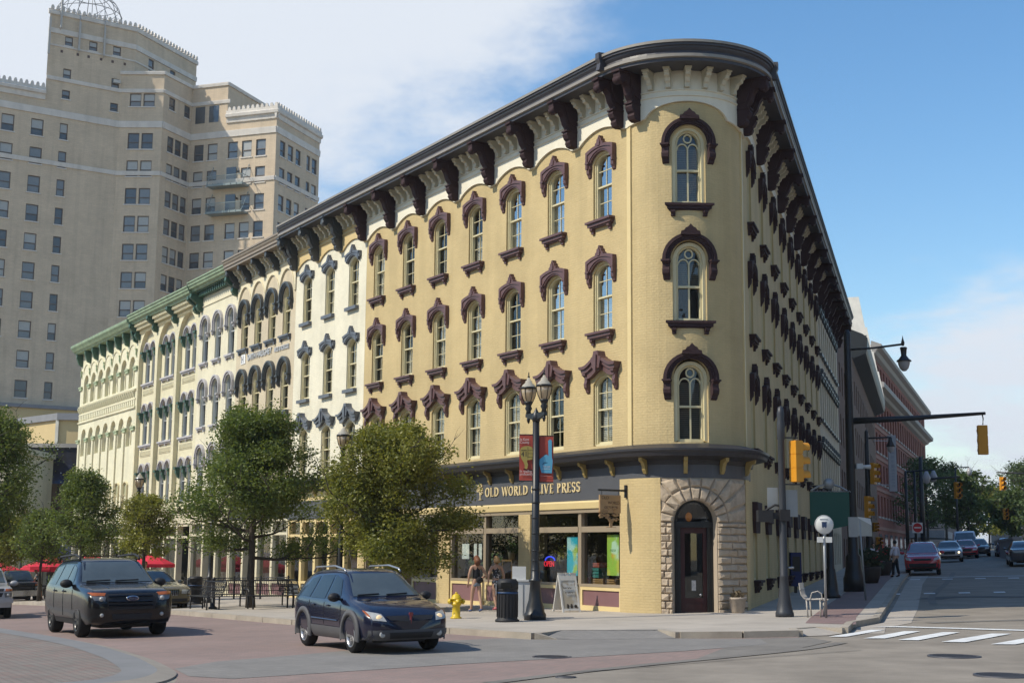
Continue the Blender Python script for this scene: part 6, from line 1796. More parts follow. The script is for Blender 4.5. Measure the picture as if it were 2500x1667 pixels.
# ================================================================== VEHICLES
def cr_interp(X, V, x):
    """catmull-rom interpolation of rows V at x over knots X"""
    i = int(np.searchsorted(X, x) - 1); i = max(0, min(len(X) - 2, i))
    t = (x - X[i]) / (X[i + 1] - X[i])
    p1, p2 = V[i], V[i + 1]
    m1 = (V[i + 1] - V[i - 1]) / (X[i + 1] - X[i - 1]) if i > 0 else (p2 - p1) / (X[i + 1] - X[i])
    m2 = (V[i + 2] - V[i]) / (X[i + 2] - X[i]) if i + 2 < len(X) else (p2 - p1) / (X[i + 1] - X[i])
    h = X[i + 1] - X[i]
    return (2 * t ** 3 - 3 * t ** 2 + 1) * p1 + (t ** 3 - 2 * t ** 2 + t) * h * m1 + (-2 * t ** 3 + 3 * t ** 2) * p2 + (t ** 3 - t ** 2) * h * m2
def car_body(st, nx=46):
    """st rows: x, zb, w, zs, zt, wt (rear to front)"""
    st = np.array(st, float); X = st[:, 0]
    xs = sorted(set(np.linspace(X[0], X[-1], nx)) | set(X))
    secs = []
    for x in xs:
        zb, w, zs, zt, wt = cr_interp(X, st[:, 1:], x)
        zt = max(zt, zs + .015); wt = min(wt, w * .97)
        h = zs - zb; g = zt - zs
        half = np.array([(0, zb), (w * .78, zb), (w * .93, zb + .03), (w * .985, zb + h * .22), (w * 1.0, zb + h * .5), (w * 1.0, zb + h * .78), (w * .985, zb + h * .93), (w * .955, zs + .01 * g),
                         (w * .94 + (wt - w * .94) * .35, zs + g * .36), (w * .94 + (wt - w * .94) * .75, zs + g * .74), (wt * .97, zt - g * .07 - .012), (wt * .88, zt - .014), (wt * .5, zt - .004), (0, zt)])
        secs.append((x, half))
    v, f = [], []
    n = len(secs[0][1]); ring = 2 * n - 2
    for x, hlf in secs:
        for y, z in hlf: v.append((x, y, z))
        for y, z in hlf[-2:0:-1]: v.append((x, -y, z))
    for a in range(len(secs) - 1):
        for k in range(ring):
            l = (k + 1) % ring
            f.append((a * ring + k, (a + 1) * ring + k, (a + 1) * ring + l, a * ring + l))
    f.append(tuple(range(ring))); o = (len(secs) - 1) * ring; f.append(tuple(o + k for k in range(ring))[::-1])
    return v, f
def cut_wheels(me, wells):
    o = bpy.data.objects.new('tmp', me); COL.objects.link(o)
    mb = MB()
    for x, y0, y1, z, r in wells: mb.lathe([(r, y0), (r, y1)], 28, (x, 0, z), 'y')
    c = bpy.data.objects.new('tmpc', mb.mesh('tmpc', [])); COL.objects.link(c)
    md = o.modifiers.new('b', 'BOOLEAN'); md.operation = 'DIFFERENCE'; md.object = c; md.solver = 'EXACT'
    dg = bpy.context.evaluated_depsgraph_get()
    r = bpy.data.meshes.new_from_object(o.evaluated_get(dg))
    bpy.data.objects.remove(o); bpy.data.objects.remove(c)
    return r
class Surf:
    def __init__(s, v, f): s.b = BVHTree.FromPolygons(v, f)
    def hit(s, axis, a, b):
        if axis == 'x+': o, d = Vector((9, a, b)), Vector((-1, 0, 0))
        elif axis == 'x-': o, d = Vector((-9, a, b)), Vector((1, 0, 0))
        elif axis == 'y+': o, d = Vector((a, 9, b)), Vector((0, -1, 0))
        elif axis == 'y-': o, d = Vector((a, -9, b)), Vector((0, 1, 0))
        else: o, d = Vector((a, b, 9)), Vector((0, 0, -1))
        p, n, _, _ = s.b.ray_cast(o, d)
        if p is not None and n.dot(d) > 0: n = -n
        return p, n
    def patch(s, axis, c, off=.006, n=8, m=6, inner=0.0):
        """c: four corners (a,b) ordered; bilinear grid dropped on the surface, with a short skirt"""
        mb = MB(); mb.sm = True; idx = {}
        for i in range(n + 1):
            for j in range(m + 1):
                u, w = i / n, j / m
                a = (1 - u) * (1 - w) * c[0][0] + u * (1 - w) * c[1][0] + u * w * c[2][0] + (1 - u) * w * c[3][0]
                b = (1 - u) * (1 - w) * c[0][1] + u * (1 - w) * c[1][1] + u * w * c[2][1] + (1 - u) * w * c[3][1]
                p, nn = s.hit(axis, a, b)
                if p is not None: idx[i, j] = mb.add([p + nn * off])
        for i in range(n):
            for j in range(m):
                q = [(i, j), (i + 1, j), (i + 1, j + 1), (i, j + 1)]
                if all(k in idx for k in q): mb.face([idx[k] for k in q])
        return mb
    def line(s, axis, pts, w=.012, off=.004, n=10):
        P = []
        for (a0, b0), (a1, b1) in zip(pts, pts[1:]):
            for k in range(n):
                p, nn = s.hit(axis, a0 + (a1 - a0) * k / n, b0 + (b1 - b0) * k / n)
                if p is not None: P.append(p + nn * off)
        mb = MB()
        if len(P) > 1: mb.tube(P, w / 2, 4, False)
        return mb
TYRE = mat('tyre_rubber', (.016, .016, .017), rough=.85, spec=.2, var=.15)
CGLASS = mat('car_glass', (.012, .015, .016), rough=.03, spec=.5, var=0)
CGLASS_L = mat('windshield_glass', (.075, .09, .09), rough=.04, spec=1.0, var=.25, vscale=1.2)
CHROME = mat('chrome', (.6, .6, .62), rough=.18, metal=1, var=0)
ALLOY = mat('silver_alloy', (.42, .42, .43), rough=.3, metal=.8, var=.1)
DALLOY = mat('black_alloy', (.022, .022, .024), rough=.35, spec=.5)
LENS = mat('lamp_lens', (.42, .42, .40), rough=.08, spec=.9, var=.3, vscale=9)
AMBER = mat('amber_lens', (.36, .095, .015), rough=.15, spec=.8, var=.1)
BLKP = mat('black_plastic', (.018, .018, .02), rough=.6, spec=.35, var=.1)
GREYP_ = mat('grey_cladding', (.085, .085, .09), rough=.65, spec=.35, var=.1)
HEADL = mat('lit_headlamp', (.8, .75, .6), emit=((1, .85, .55), 2.2), var=0)
def carpaint(name, c, rough=.22): return mat(name, c, rough=rough, spec=.55, coat=.9, var=.04)
def wheel_mb(r, w, spokes, rimr=.68):
    t = MB(); t.lathe([(r * .60, -w / 2), (r * .9, -w / 2), (r * .985, -w * .36), (r, -w * .2), (r, w * .2), (r * .985, w * .36), (r * .9, w / 2), (r * .62, w / 2)], 28, (0, 0, 0), 'y', cap=False)
    d = MB(); d.lathe([(.001, -w * .1), (r * .62, -w * .1)], 24, (0, 0, 0), 'y', cap=False)
    a = MB(); R = r * rimr
    a.lathe([(R, -w * .3), (R * 1.02, w * .5), (R * .90, w * .52), (R * .88, w * .2)], 28, (0, 0, 0), 'y', cap=False)
    a.lathe([(.001, w * .44), (R * .2, w * .42), (R * .24, w * .2)], 14, (0, 0, 0), 'y', cap=False)
    for k in range(spokes):
        q = 2 * PI * k / spokes; c_, s_ = math.cos(q), math.sin(q)
        def P(rr, tt, y): return (rr * c_ - tt * s_, y, rr * s_ + tt * c_)
        a.hexa([P(R * .15, -R * .13, w * .2), P(R * .92, -R * .09, w * .2), P(R * .92, R * .09, w * .2), P(R * .15, R * .13, w * .2),
                P(R * .15, -R * .12, w * .44), P(R * .92, -R * .07, w * .48), P(R * .92, R * .07, w * .48), P(R * .15, R * .12, w * .44)])
    return t, d, a
def orient_on_ground(x, y, d, scale=1.0):
    d = Vector((d[0], d[1], 0)).normalized(); l = Vector((-d.y, d.x, 0))
    e = .8
    zx = (gz(x + d.x * e, y + d.y * e) - gz(x - d.x * e, y - d.y * e)) / (2 * e); zy = (gz(x + l.x * e, y + l.y * e) - gz(x - l.x * e, y - l.y * e)) / (2 * e)
    X = Vector((d.x, d.y, zx)).normalized(); Y = Vector((l.x, l.y, zy)); Z = X.cross(Y).normalized(); Y = Z.cross(X)
    m = Matrix.Identity(4)
    for i in range(3): m[i][0], m[i][1], m[i][2] = X[i], Y[i], Z[i]
    return T((x, y, gz(x, y) + .012)) @ m @ Matrix.Scale(scale, 4)
def make_car(name, label, cat, x, y, d, st, paint, wb, fx, track, wr, glass_sides, shield, group=None, wheel_m=ALLOY, spokes=5, scale=1.0, steer=0.0, ww=.22, wind=CGLASS_L, cuts=True, sidem=CGLASS):
    t = thing(name, label, cat, matrix=orient_on_ground(x, y, d, scale), group=group)
    v, f = car_body(st)
    sf = Surf(v, f)
    me = bpy.data.meshes.new('body'); me.from_pydata(v, [], f); me.update()
    import bmesh as _b
    bm = _b.new(); bm.from_mesh(me); _b.ops.recalc_face_normals(bm, faces=bm.faces[:]); bm.to_mesh(me); bm.free()
    me.materials.append(paint)
    wells = []
    hw = track / 2
    for wx in (fx, fx - wb):
        for s in (-1, 1):
            a, b = s * (hw - .26), s * (hw + .5); wells.append((wx, min(a, b), max(a, b), wr + .01, wr * 1.17))
    if cuts: me = cut_wheels(me, wells)
    for p in me.polygons: p.use_smooth = True
    try: me.set_sharp_from_angle(angle=math.radians(38))
    except Exception: pass
    if not me.materials: me.materials.append(paint)
    body = link('body', me, t)
    tm, dm2, am = wheel_mb(wr, ww, spokes)
    tme, dme, ame = tm.mesh('wheel', TYRE), dm2.mesh('brake_disc', BLKP), am.mesh('rim', wheel_m)
    for wx in (fx, fx - wb):
        for s in (-1, 1):
            m = T((wx, s * hw, wr)) @ RZ((0 if s > 0 else PI) + (steer if wx == fx else 0))
            w = link('wheel', tme, t, m); link('rim', ame, w); link('brake_disc', dme, w)
    ub = MB(); ub.box(fx - wb - .5, fx + .5, -hw + .3, hw - .3, .2, .34); ub.obj('underbody', BLKP, t)
    for pane in glass_sides:
        for ax in ('y+', 'y-'): sf.patch(ax, pane, .007, 8, 6).obj('side_window', sidem, t)
    if shield:
        sf.patch('x+', shield, .008, 12, 8).obj('windshield', wind, t)
    return t, sf, body
def mirror(t, x, y, z, m, s=1.0):
    for q in (-1, 1):
        mb = MB(); mb.sphere((x, q * y, z), .11 * s, 10, 8, (.75, 1.05, .72)); mb.box(x - .03, x + .03, q * (y - .2), q * (y - .06), z - .06, z - .02); mb.obj('wing_mirror', m, t)
def wipers(t, sf, pts):
    for a in pts: sf.line('x+', a, .022, .02).obj('wiper', BLKP, t)

# ---- dark blue hatchback in the foreground
NAVYCAR = mat('midnight_blue_car_paint', (.006, .008, .024), rough=.25, spec=.4, coat=.7, var=.04)
ST = [(-2.16, .52, .60, .80, .95, .50), (-2.12, .36, .76, .92, 1.10, .58), (-1.98, .28, .85, 1.00, 1.34, .60), (-1.55, .23, .885, 1.0, 1.52, .585), (-.9, .22, .89, .99, 1.565, .575), (-.15, .22, .89, .97, 1.565, .575), (.30, .22, .89, .955, 1.50, .59), (.72, .22, .89, .945, 1.24, .66), (1.05, .22, .885, .935, 1.035, .72),
      (1.45, .22, .88, .87, .955, .70), (1.85, .24, .85, .76, .84, .66), (2.06, .27, .76, .66, .72, .58), (2.16, .36, .60, .58, .62, .42)]
vb, sf, body = make_car('hatchback', 'dark blue compact crossover with grey cladding turning in the foreground', 'car', -2.86, 28.2, (.47, -.88), ST, NAVYCAR, 2.6, 1.26, 1.52, .325,
    [[(-.12, .985), (.62, .965), (.30, 1.36), (-.10, 1.45)], [(-.98, .995), (-.20, .985), (-.18, 1.45), (-.86, 1.44)], [(-1.66, 1.03), (-1.06, 1.0), (-.96, 1.43), (-1.38, 1.36)]],
    [(-.70, 1.045), (.70, 1.045), (.54, 1.475), (-.54, 1.475)], steer=0)
for s in (-1, 1):
    for wx in (1.26, -1.34):      # flared grey arches
        mb = MB(); n = 16
        o = [(wx + .475 * math.cos(PI * k / n * 1.16 - .25), .335 + .475 * math.sin(PI * k / n * 1.16 - .25)) for k in range(n + 1)]
        i_ = [(wx + .375 * math.cos(PI * k / n * 1.16 - .25), .335 + .375 * math.sin(PI * k / n * 1.16 - .25)) for k in range(n + 1)]
        P = lambda a, y: (a[0], s * y, a[1])
        oa = mb.add([P(p, .875) for p in o]); ob = mb.add([P(p, .905) for p in o]); ia = mb.add([P(p, .925) for p in i_]); ib = mb.add([P(p, .70) for p in i_])
        for k in range(n):
            mb.sm = True
            mb.face((oa + k, oa + k + 1, ob + k + 1, ob + k)); mb.face((ob + k, ob + k + 1, ia + k + 1, ia + k)); mb.face((ia + k, ia + k + 1, ib + k + 1, ib + k))
        mb.obj('wheel_arch', GREYP_, vb)
    ax = 'y+' if s > 0 else 'y-'
    sf.patch(ax, [(-.86, .245), (.80, .245), (.80, .46), (-.86, .47)], .016, 10, 4).obj('sill_cladding', GREYP_, vb)
    sf.line(ax, [(-.84, .60), (.78, .58)], .03, .01).obj('rub_strip', NAVYCAR, vb)
    for pts in ([(-.16, .5), (-.15, .97)], [(.74, .5), (.78, .93)], [(-1.0, .62), (-1.02, .98)]): sf.line(ax, pts, .012, .002).obj('door_seam', BLKP, vb)
    for hx in (-.05, -.86):
        p, nn = sf.hit(ax, hx + .14, .86); mb = MB(); mb.sphere(p + nn * .02, .07, 8, 6, (1.1, .4, .3)); mb.obj('door_handle', NAVYCAR, vb)
    mb = MB(); mb.tube([(-1.5, s * .60, 1.50), (-1.36, s * .60, 1.60), (-.3, s * .585, 1.625), (.22, s * .585, 1.56), (.3, s * .585, 1.50)], .022, 6); mb.obj('roof_rail', ALLOY, vb)
sf.patch('x+', [(-.80, .27), (.80, .27), (.80, .45), (-.80, .45)], .018, 14, 4).obj('bumper_cladding', GREYP_, vb)
sf.patch('x+', [(-.42, .31), (.42, .31), (.45, .40), (-.45, .40)], .03, 10, 3).obj('lower_grille', BLKP, vb)
for s in (-1, 1):
    q = lambda a, b: [(s * p[0], p[1]) for p in a][::(1 if s > 0 else -1)]
    sf.patch('x+', q([(.04, .60), (.42, .62), (.50, .695), (.05, .70)], 0), .014, 6, 3).obj('grille', BLKP, vb)
    sf.patch('x+', q([(.50, .60), (.74, .63), (.80, .79), (.56, .735)], 0), .012, 8, 5).obj('headlight', LENS, vb)
    p, nn = sf.hit('x+', s * .62, .675); mb = MB(); mb.sphere(p + nn * .0, .055, 12, 8, (.5, 1.15, 1)); mb.obj('headlight_bulb', mat('warm_headlamp', (.7, .55, .35), rough=.1, emit=((1, .70, .36), .55), var=0), vb)
    sf.patch('x+', q([(.76, .68), (.80, .70), (.825, .80), (.795, .79)], 0), .016, 3, 4).obj('turn_signal', AMBER, vb)
    p, nn = sf.hit('x+', s * .58, .37); mb = MB(); mb.lathe([(.055, 0), (.06, .03), (.03, .035)], 14, (p.x - .012, p.y, p.z), 'x'); mb.obj('fog_lamp', LENS, vb)
    p, nn = sf.hit('x+', s * .45, .98)
    mb = MB(); q_, _n = sf.hit('z', 1.20, s * .52); mb.sphere((q_.x, q_.y, q_.z - .015), .13, 10, 6, (1.1, .8, .3)); mb.obj('hood_scoop', BLKP, vb)
p, nn = sf.hit('x+', 0, .655); mb = MB(); mb.prism([(-.045, .10), (-.03, .13), (.03, .13), (.045, .10), (.02, .05), (0, -.09), (-.02, .05)], p.x + .01, p.x + .035, 'x'); mb.xf(lambda a, b, c: (a, b, c + p.z - .02)); mb.obj('grille_emblem', mat('red_emblem', (.25, .03, .03), rough=.25, coat=.5), vb)
for y0 in (-.62, -.02): sf.line('x+', [(y0, 1.055), (y0 + .5, 1.075)], .024, .022).obj('wiper', BLKP, vb)
mirror(vb, .66, .98, 1.03, BLKP, 1.1)
mb = MB(); mb.tube([(.2, -.4, 1.52), (-.05, -.4, 1.93)], .006, 4); mb.obj('antenna', BLKP, vb)

# ---- black family suv
BLKCAR = mat('gloss_black_car_paint', (.005, .005, .006), rough=.25, spec=.3, coat=.45, var=.04)
SU = [(-2.48, .60, .66, .90, 1.0, .55), (-2.44, .42, .86, 1.02, 1.22, .66), (-2.30, .30, .95, 1.12, 1.52, .70), (-1.9, .27, .985, 1.14, 1.70, .69), (-1.1, .26, .995, 1.12, 1.755, .68), (-.2, .26, .995, 1.11, 1.755, .68), (.35, .26, .995, 1.11, 1.69, .70), (.80, .26, .995, 1.11, 1.42, .77), (1.12, .26, .99, 1.10, 1.20, .82),
      (1.6, .26, .985, 1.06, 1.145, .82), (2.1, .27, .965, 1.0, 1.075, .80), (2.32, .29, .93, .95, 1.01, .78), (2.44, .33, .86, .86, .92, .70), (2.50, .42, .72, .74, .80, .55)]
sv_, sf, body = make_car('suv', 'large black suv with roof rails turning at the plaza edge', 'car', -10.13, 34.95, (.49, -.87), SU, BLKCAR, 2.86, 1.45, 1.70, .385,
    [[(.02, 1.125), (.72, 1.12), (.42, 1.52), (.06, 1.60)], [(-.98, 1.135), (-.08, 1.125), (-.05, 1.60), (-.92, 1.61)], [(-1.92, 1.165), (-1.1, 1.14), (-1.04, 1.60), (-1.74, 1.54)]],
    [(-.80, 1.20), (.80, 1.20), (.655, 1.655), (-.655, 1.655)], wheel_m=DALLOY, scale=1.055, ww=.26)
for s in (-1, 1):
    q = lambda a: [(s * p[0], p[1]) for p in a][::(1 if s > 0 else -1)]
    ax = 'y+' if s > 0 else 'y-'
    sf.patch('x+', q([(.60, .80), (.82, .82), (.90, .985), (.55, .965)]), .012, 8, 5).obj('headlight', mat('smoked_lens', (.14, .14, .14), rough=.06, spec=.9), sv_)
    sf.patch('x+', q([(.60, .905), (.86, .915), (.915, .985), (.56, .965)]), .02, 8, 3).obj('turn_signal', AMBER, sv_)
    p, nn = sf.hit('x+', s * .67, .85); mb = MB(); mb.sphere(p, .055, 12, 8); mb.obj('headlight_bulb', LENS, sv_)
    p, nn = sf.hit('x+', s * .66, .50); mb = MB(); mb.sphere(p, .045, 10, 8); mb.obj('fog_lamp', LENS, sv_)
    mb = MB(); mb.tube([(-1.95, s * .70, 1.68), (-1.8, s * .70, 1.80), (-.2, s * .69, 1.84), (.22, s * .69, 1.78), (.3, s * .69, 1.71)], .028, 6); mb.obj('roof_rail', BLKP, sv_)
    for hx in (-.02, -1.02):
        p, nn = sf.hit(ax, hx + .1, 1.0); mb = MB(); mb.sphere(p + nn * .025, .08, 8, 6, (1.1, .35, .3)); mb.obj('door_handle', BLKCAR, sv_)
    for pts in ([(-.02, .45), (0, 1.11)], [(.98, .6), (.95, 1.09)], [(-1.03, .6), (-1.05, 1.13)]): sf.line(ax, pts, .012, .002).obj('door_seam', BLKP, sv_)
    sf.patch(ax, [(-.95, .29), (1.0, .29), (1.0, .40), (-.95, .40)], .012, 10, 3).obj('sill_cladding', BLKP, sv_)
sf.patch('x+', [(-.50, .62), (.50, .62), (.60, .95), (-.60, .95)], .014, 12, 6).obj('grille', BLKP, sv_)
for z in (.70, .79, .90): sf.line('x+', [(-.52, z), (.52, z)], .05, .018, 16).obj('grille_bar', BLKCAR, sv_)
sf.patch('x+', [(-.42, .40), (.42, .40), (.44, .52), (-.44, .52)], .014, 10, 4).obj('lower_grille', BLKP, sv_)
p, nn = sf.hit('x+', 0, .82)
mb = MB(); mb.lathe([(.001, .012), (.13, .012), (.14, 0)], 24, (0, 0, 0), 'x', cap=False); mb.xf(lambda a, b, c: (p.x + .03 + a, b, p.z + .035 + c * .42)); em = mb.obj('grille_emblem', CHROME, sv_)
mb = MB(); mb.lathe([(.001, .016), (.115, .016)], 24, (0, 0, 0), 'x', cap=False); mb.xf(lambda a, b, c: (p.x + .03 + a, b, p.z + .035 + c * .40)); mb.obj('emblem_field', mat('emblem_blue', (.02, .03, .08), rough=.3), em)
put_text('Ford', .085, CHROME, em, None, matrix=T((p.x + .047, 0, p.z + .036)) @ RZ(-PI / 2), depth=.002, name='emblem_script')
for y0 in (-.70, -.05): sf.line('x+', [(y0, 1.215), (y0 + .6, 1.235)], .026, .022).obj('wiper', BLKP, sv_)
mirror(sv_, .74, 1.08, 1.18, BLKP, 1.25)
sf.line('z', [(1.2, -.5), (2.2, -.42)], .02, .004).obj('hood_crease', BLKCAR, sv_); sf.line('z', [(1.2, .5), (2.2, .42)], .02, .004).obj('hood_crease', BLKCAR, sv_)

# ---- pickups
def pickup(label, x, y, d, paint, chrome_bar, group='pickup trucks on the brick street', bowtie=False):
    PK = [(-2.6, .50, .70, .95, 1.0, .62), (-2.56, .42, .86, 1.02, 1.06, .80), (-1.0, .40, .87, 1.04, 1.08, .80), (-.72, .40, .87, 1.05, 1.55, .66), (-.3, .38, .87, 1.05, 1.66, .64), (.2, .38, .87, 1.05, 1.62, .64), (.62, .38, .87, 1.05, 1.34, .70), (.86, .38, .87, 1.05, 1.14, .74), (1.5, .38, .87, 1.02, 1.10, .74), (2.2, .40, .86, .99, 1.05, .72), (2.42, .44, .82, .96, 1.0, .70), (2.5, .52, .76, .88, .92, .62)]
    t, sf, b = make_car('pickup_truck', label, 'truck', x, y, d, PK, paint, 3.1, 1.6, 1.5, .37, [[(-.62, 1.07), (.44, 1.07), (.14, 1.5), (-.55, 1.55)]], [(-.70, 1.14), (.70, 1.14), (.58, 1.56), (-.58, 1.56)], group=group)
    sf.patch('x+', [(-.55, .88), (.55, .88), (.58, .965), (-.58, .965)], .012, 8, 3).obj('grille', BLKP, t)
    sf.patch('x+', [(-.50, .70), (.50, .70), (.55, .83), (-.55, .83)], .012, 8, 3).obj('grille', BLKP, t)
    for s in (-1, 1):
        q = lambda a: [(s * p[0], p[1]) for p in a][::(1 if s > 0 else -1)]
        sf.patch('x+', q([(.60, .68), (.80, .70), (.81, .83), (.58, .83)]), .014, 6, 4).obj('headlight', mat('smoked_lens', (.14, .14, .14)), t)
        sf.patch('x+', q([(.60, .87), (.82, .88), (.84, .95), (.62, .955)]), .014, 6, 3).obj('turn_signal', AMBER, t)
        p, nn = sf.hit('x+', s * .70, .765); mb = MB(); mb.sphere(p, .045, 8, 6); mb.obj('headlight_bulb', LENS, t)
        p = Vector((2.47, s * .6, .40)); mb = MB(); mb.box(2.44, 2.5, s * .6 - .1, s * .6 + .1, .38, .45); mb.obj('fog_lamp', LENS, t)
    mb = MB(); mb.box(2.36, 2.60, -.86, .86, .50, .64); mb.box(2.30, 2.52, -.80, .80, .36, .50); mb.obj('bumper', chrome_bar, t)
    mirror(t, .58, 1.0, 1.12, paint, 1.2)
    if bowtie:
        p, nn = sf.hit('x+', 0, .855); mb = MB(); mb.prism([(-.16, -.03), (-.05, -.03), (-.05, -.055), (.05, -.055), (.05, -.03), (.16, -.03), (.13, .03), (.05, .03), (.05, .055), (-.05, .055), (-.05, .03), (-.13, .03)], .0, .03, 'x'); mb.xf(lambda a, b_, c: (p.x + a + .01, b_, p.z + c)); mb.obj('grille_emblem', mat('gold_emblem', (.5, .34, .08), rough=.3, metal=.6), t)
    for y0 in (-.6, -.02): sf.line('x+', [(y0, 1.155), (y0 + .5, 1.17)], .024, .02).obj('wiper', BLKP, t)
    return t
SILVER = carpaint('silver_car_paint', (.36, .355, .36), .3)
pickup('silver pickup truck cut by the left edge of the view', -18.1, 47.7, (.40, -.917), SILVER, mat('silver_bumper', (.42, .42, .43), rough=.3, metal=.5), bowtie=True)
pickup('black pickup truck parked behind the silver pickup', -25.6, 72.2, (.44, -.90), BLKCAR, CHROME)
# ---- gold sedan
GOLDC = carpaint('champagne_gold_car_paint', (.15, .125, .07), .25)
def sedan(name, label, x, y, d, paint, scale=1.0, group=None, L=0.0, lit=False, grille=None, low=False):
    SD = [(-2.5, .48, .66, .84, .90, .5), (-2.46, .36, .80, .92, .98, .68), (-2.2, .28, .87, .95, 1.03, .74), (-1.6, .24, .90, .95, 1.06, .72), (-1.15, .22, .90, .94, 1.28, .62), (-.7, .22, .90, .93, 1.42, .58), (-.1, .22, .90, .92, 1.44, .57), (.32, .22, .90, .92, 1.36, .59), (.75, .22, .90, .92, 1.12, .68), (1.02, .22, .90, .91, .99, .74), (1.6, .23, .89, .87, .94, .74), (2.2, .26, .86, .80, .87, .72), (2.42, .30, .80, .74, .79, .66), (2.5, .38, .70, .66, .70, .55)]
    t, sf, b = make_car(name, label, 'car', x, y, d, SD, paint, 2.85, 1.5, 1.56, .33, [[(-.28, .945), (.62, .945), (.26, 1.30), (-.24, 1.36)], [(-1.2, .96), (-.36, .945), (-.32, 1.36), (-.80, 1.34)]], [(-.70, .995), (.70, .995), (.54, 1.345), (-.54, 1.345)], scale=scale, group=group)
    for s in (-1, 1):
        q = lambda a: [(s * p[0], p[1]) for p in a][::(1 if s > 0 else -1)]
        sf.patch('x+', q([(.45, .60), (.74, .60), (.77, .73), (.47, .73)]), .012, 5, 3).obj('headlight', LENS, t)
        if lit: p, nn = sf.hit('x+', s * .62, .66); mb = MB(); mb.sphere(p + nn * .02, .07, 10, 8); mb.obj('headlight_bulb', HEADL, t)
    sf.patch('x+', [(-.36, .54), (.36, .54), (.38, .74), (-.38, .74)], .016, 6, 3).obj('grille', CHROME if grille == 'bars' else BLKP, t)
    if grille == 'bars':
        for k in range(11): mb = MB(); p, nn = sf.hit('x+', -.33 + .066 * k, .64); mb.box(p.x + .01, p.x + .04, p.y - .018, p.y + .018, .55, .735); mb.obj('grille_bar', BLKP, t)
    sf.patch('x+', [(-.66, .34), (.66, .34), (.66, .44), (-.66, .44)], .012, 8, 3).obj('lower_grille', BLKP, t)
    mirror(t, .62, .98, .98, paint, 1.0)
    return t
sedan('sedan', 'champagne gold sedan with an upright chrome grille behind the black suv', -13.35, 51.4, (.50, -.866), GOLDC, 1.04, grille='bars')
# ---- traffic on the side street
GQ = 'traffic on the side street'
REDC = carpaint('cherry_red_car_paint', (.48, .018, .03), .25)
dd = (-dR.x, -dR.y)
RS = [(-2.2, .55, .7, .9, 1.0, .5), (-2.1, .36, .88, 1.05, 1.45, .66), (-1.7, .28, .92, 1.08, 1.66, .66), (-.8, .26, .93, 1.06, 1.70, .64), (0, .26, .93, 1.05, 1.68, .64), (.4, .26, .93, 1.04, 1.54, .68), (.85, .26, .93, 1.04, 1.24, .76), (1.1, .26, .93, 1.03, 1.12, .8), (1.6, .27, .92, .98, 1.06, .78), (2.1, .30, .88, .88, .96, .74), (2.26, .40, .74, .76, .8, .6)]
rs, sf, _ = make_car('suv', 'cherry red suv facing the camera at the side street crossing', 'car', 22.1, 74.1, dd, RS, REDC, 2.7, 1.4, 1.55, .37, [[(-.1, 1.06), (.6, 1.06), (.3, 1.5), (-.08, 1.56)], [(-1.2, 1.08), (-.2, 1.07), (-.18, 1.56), (-1.1, 1.54)]], [(-.78, 1.14), (.78, 1.14), (.62, 1.60), (-.62, 1.60)], group=GQ, wind=mat('sky_lit_windshield', (.22, .24, .30), rough=.08, spec=1.0, var=.2))
sf.patch('x+', [(-.75, .30), (.75, .30), (.8, .62), (-.8, .62)], .02, 10, 4).obj('bumper', BLKP, rs); sf.patch('x+', [(-.42, .76), (.42, .76), (.46, .86), (-.46, .86)], .015, 8, 3).obj('grille', BLKP, rs)
for s in (-1, 1):
    sf.patch('x+', [(s * p[0], p[1]) for p in [(.55, .76), (.80, .80), (.84, .93), (.60, .88)]][::s], .015, 5, 4).obj('headlight', LENS, rs)
mirror(rs, .62, 1.02, 1.15, REDC, 1.1)
sedan('sedan', 'silver sedan with its headlights on behind the red suv', 30.6, 96.4, dd, SILVER, 1.0, GQ, lit=True)
sedan('sedan', 'small red sedan parked before the white van', 35.6, 108, dd, REDC, 1.0, GQ)
VN = [(-2.7, .6, .85, 1.2, 1.9, .8), (-2.65, .4, .96, 1.3, 2.05, .86), (0, .35, .98, 1.3, 2.1, .86), (1.0, .35, .98, 1.28, 2.05, .84), (1.5, .35, .98, 1.25, 1.75, .84), (1.9, .35, .97, 1.2, 1.4, .84), (2.5, .4, .92, 1.05, 1.15, .78), (2.65, .5, .8, .9, .95, .6)]
vn, sf, _ = make_car('van', 'white delivery van behind the small red sedan', 'van', 38.2, 116, dd, VN, mat('white_car_paint', (.62, .64, .66), rough=.3, coat=.5), 3.3, 1.8, 1.66, .37, [[(.9, 1.35), (1.6, 1.3), (1.3, 1.8), (.9, 1.85)]], [(-.8, 1.4), (.8, 1.4), (.78, 1.95), (-.78, 1.95)], group=GQ, cuts=True)
sf.patch('x+', [(-.5, .8), (.5, .8), (.5, 1.0), (-.5, 1.0)], .015, 6, 3).obj('grille', BLKP, vn)
BLUEC = carpaint('steel_blue_car_paint', (.055, .085, .14), .25)
sedan('sedan', 'steel blue sedan driving away in the far lane', 39.2, 109, (dR.x, dR.y), BLUEC, 1.0, GQ)
sedan('sedan', 'dark grey sedan between the van and the blue sedan', 38.6, 114, dd, carpaint('charcoal_car_paint', (.03, .033, .04)), 1.0, GQ)
sedan('sedan', 'dark sedan cut by the right edge of the view', 30.6, 82.5, (dR.x, dR.y), carpaint('charcoal_car_paint', (.03, .033, .04)), 1.0, GQ)
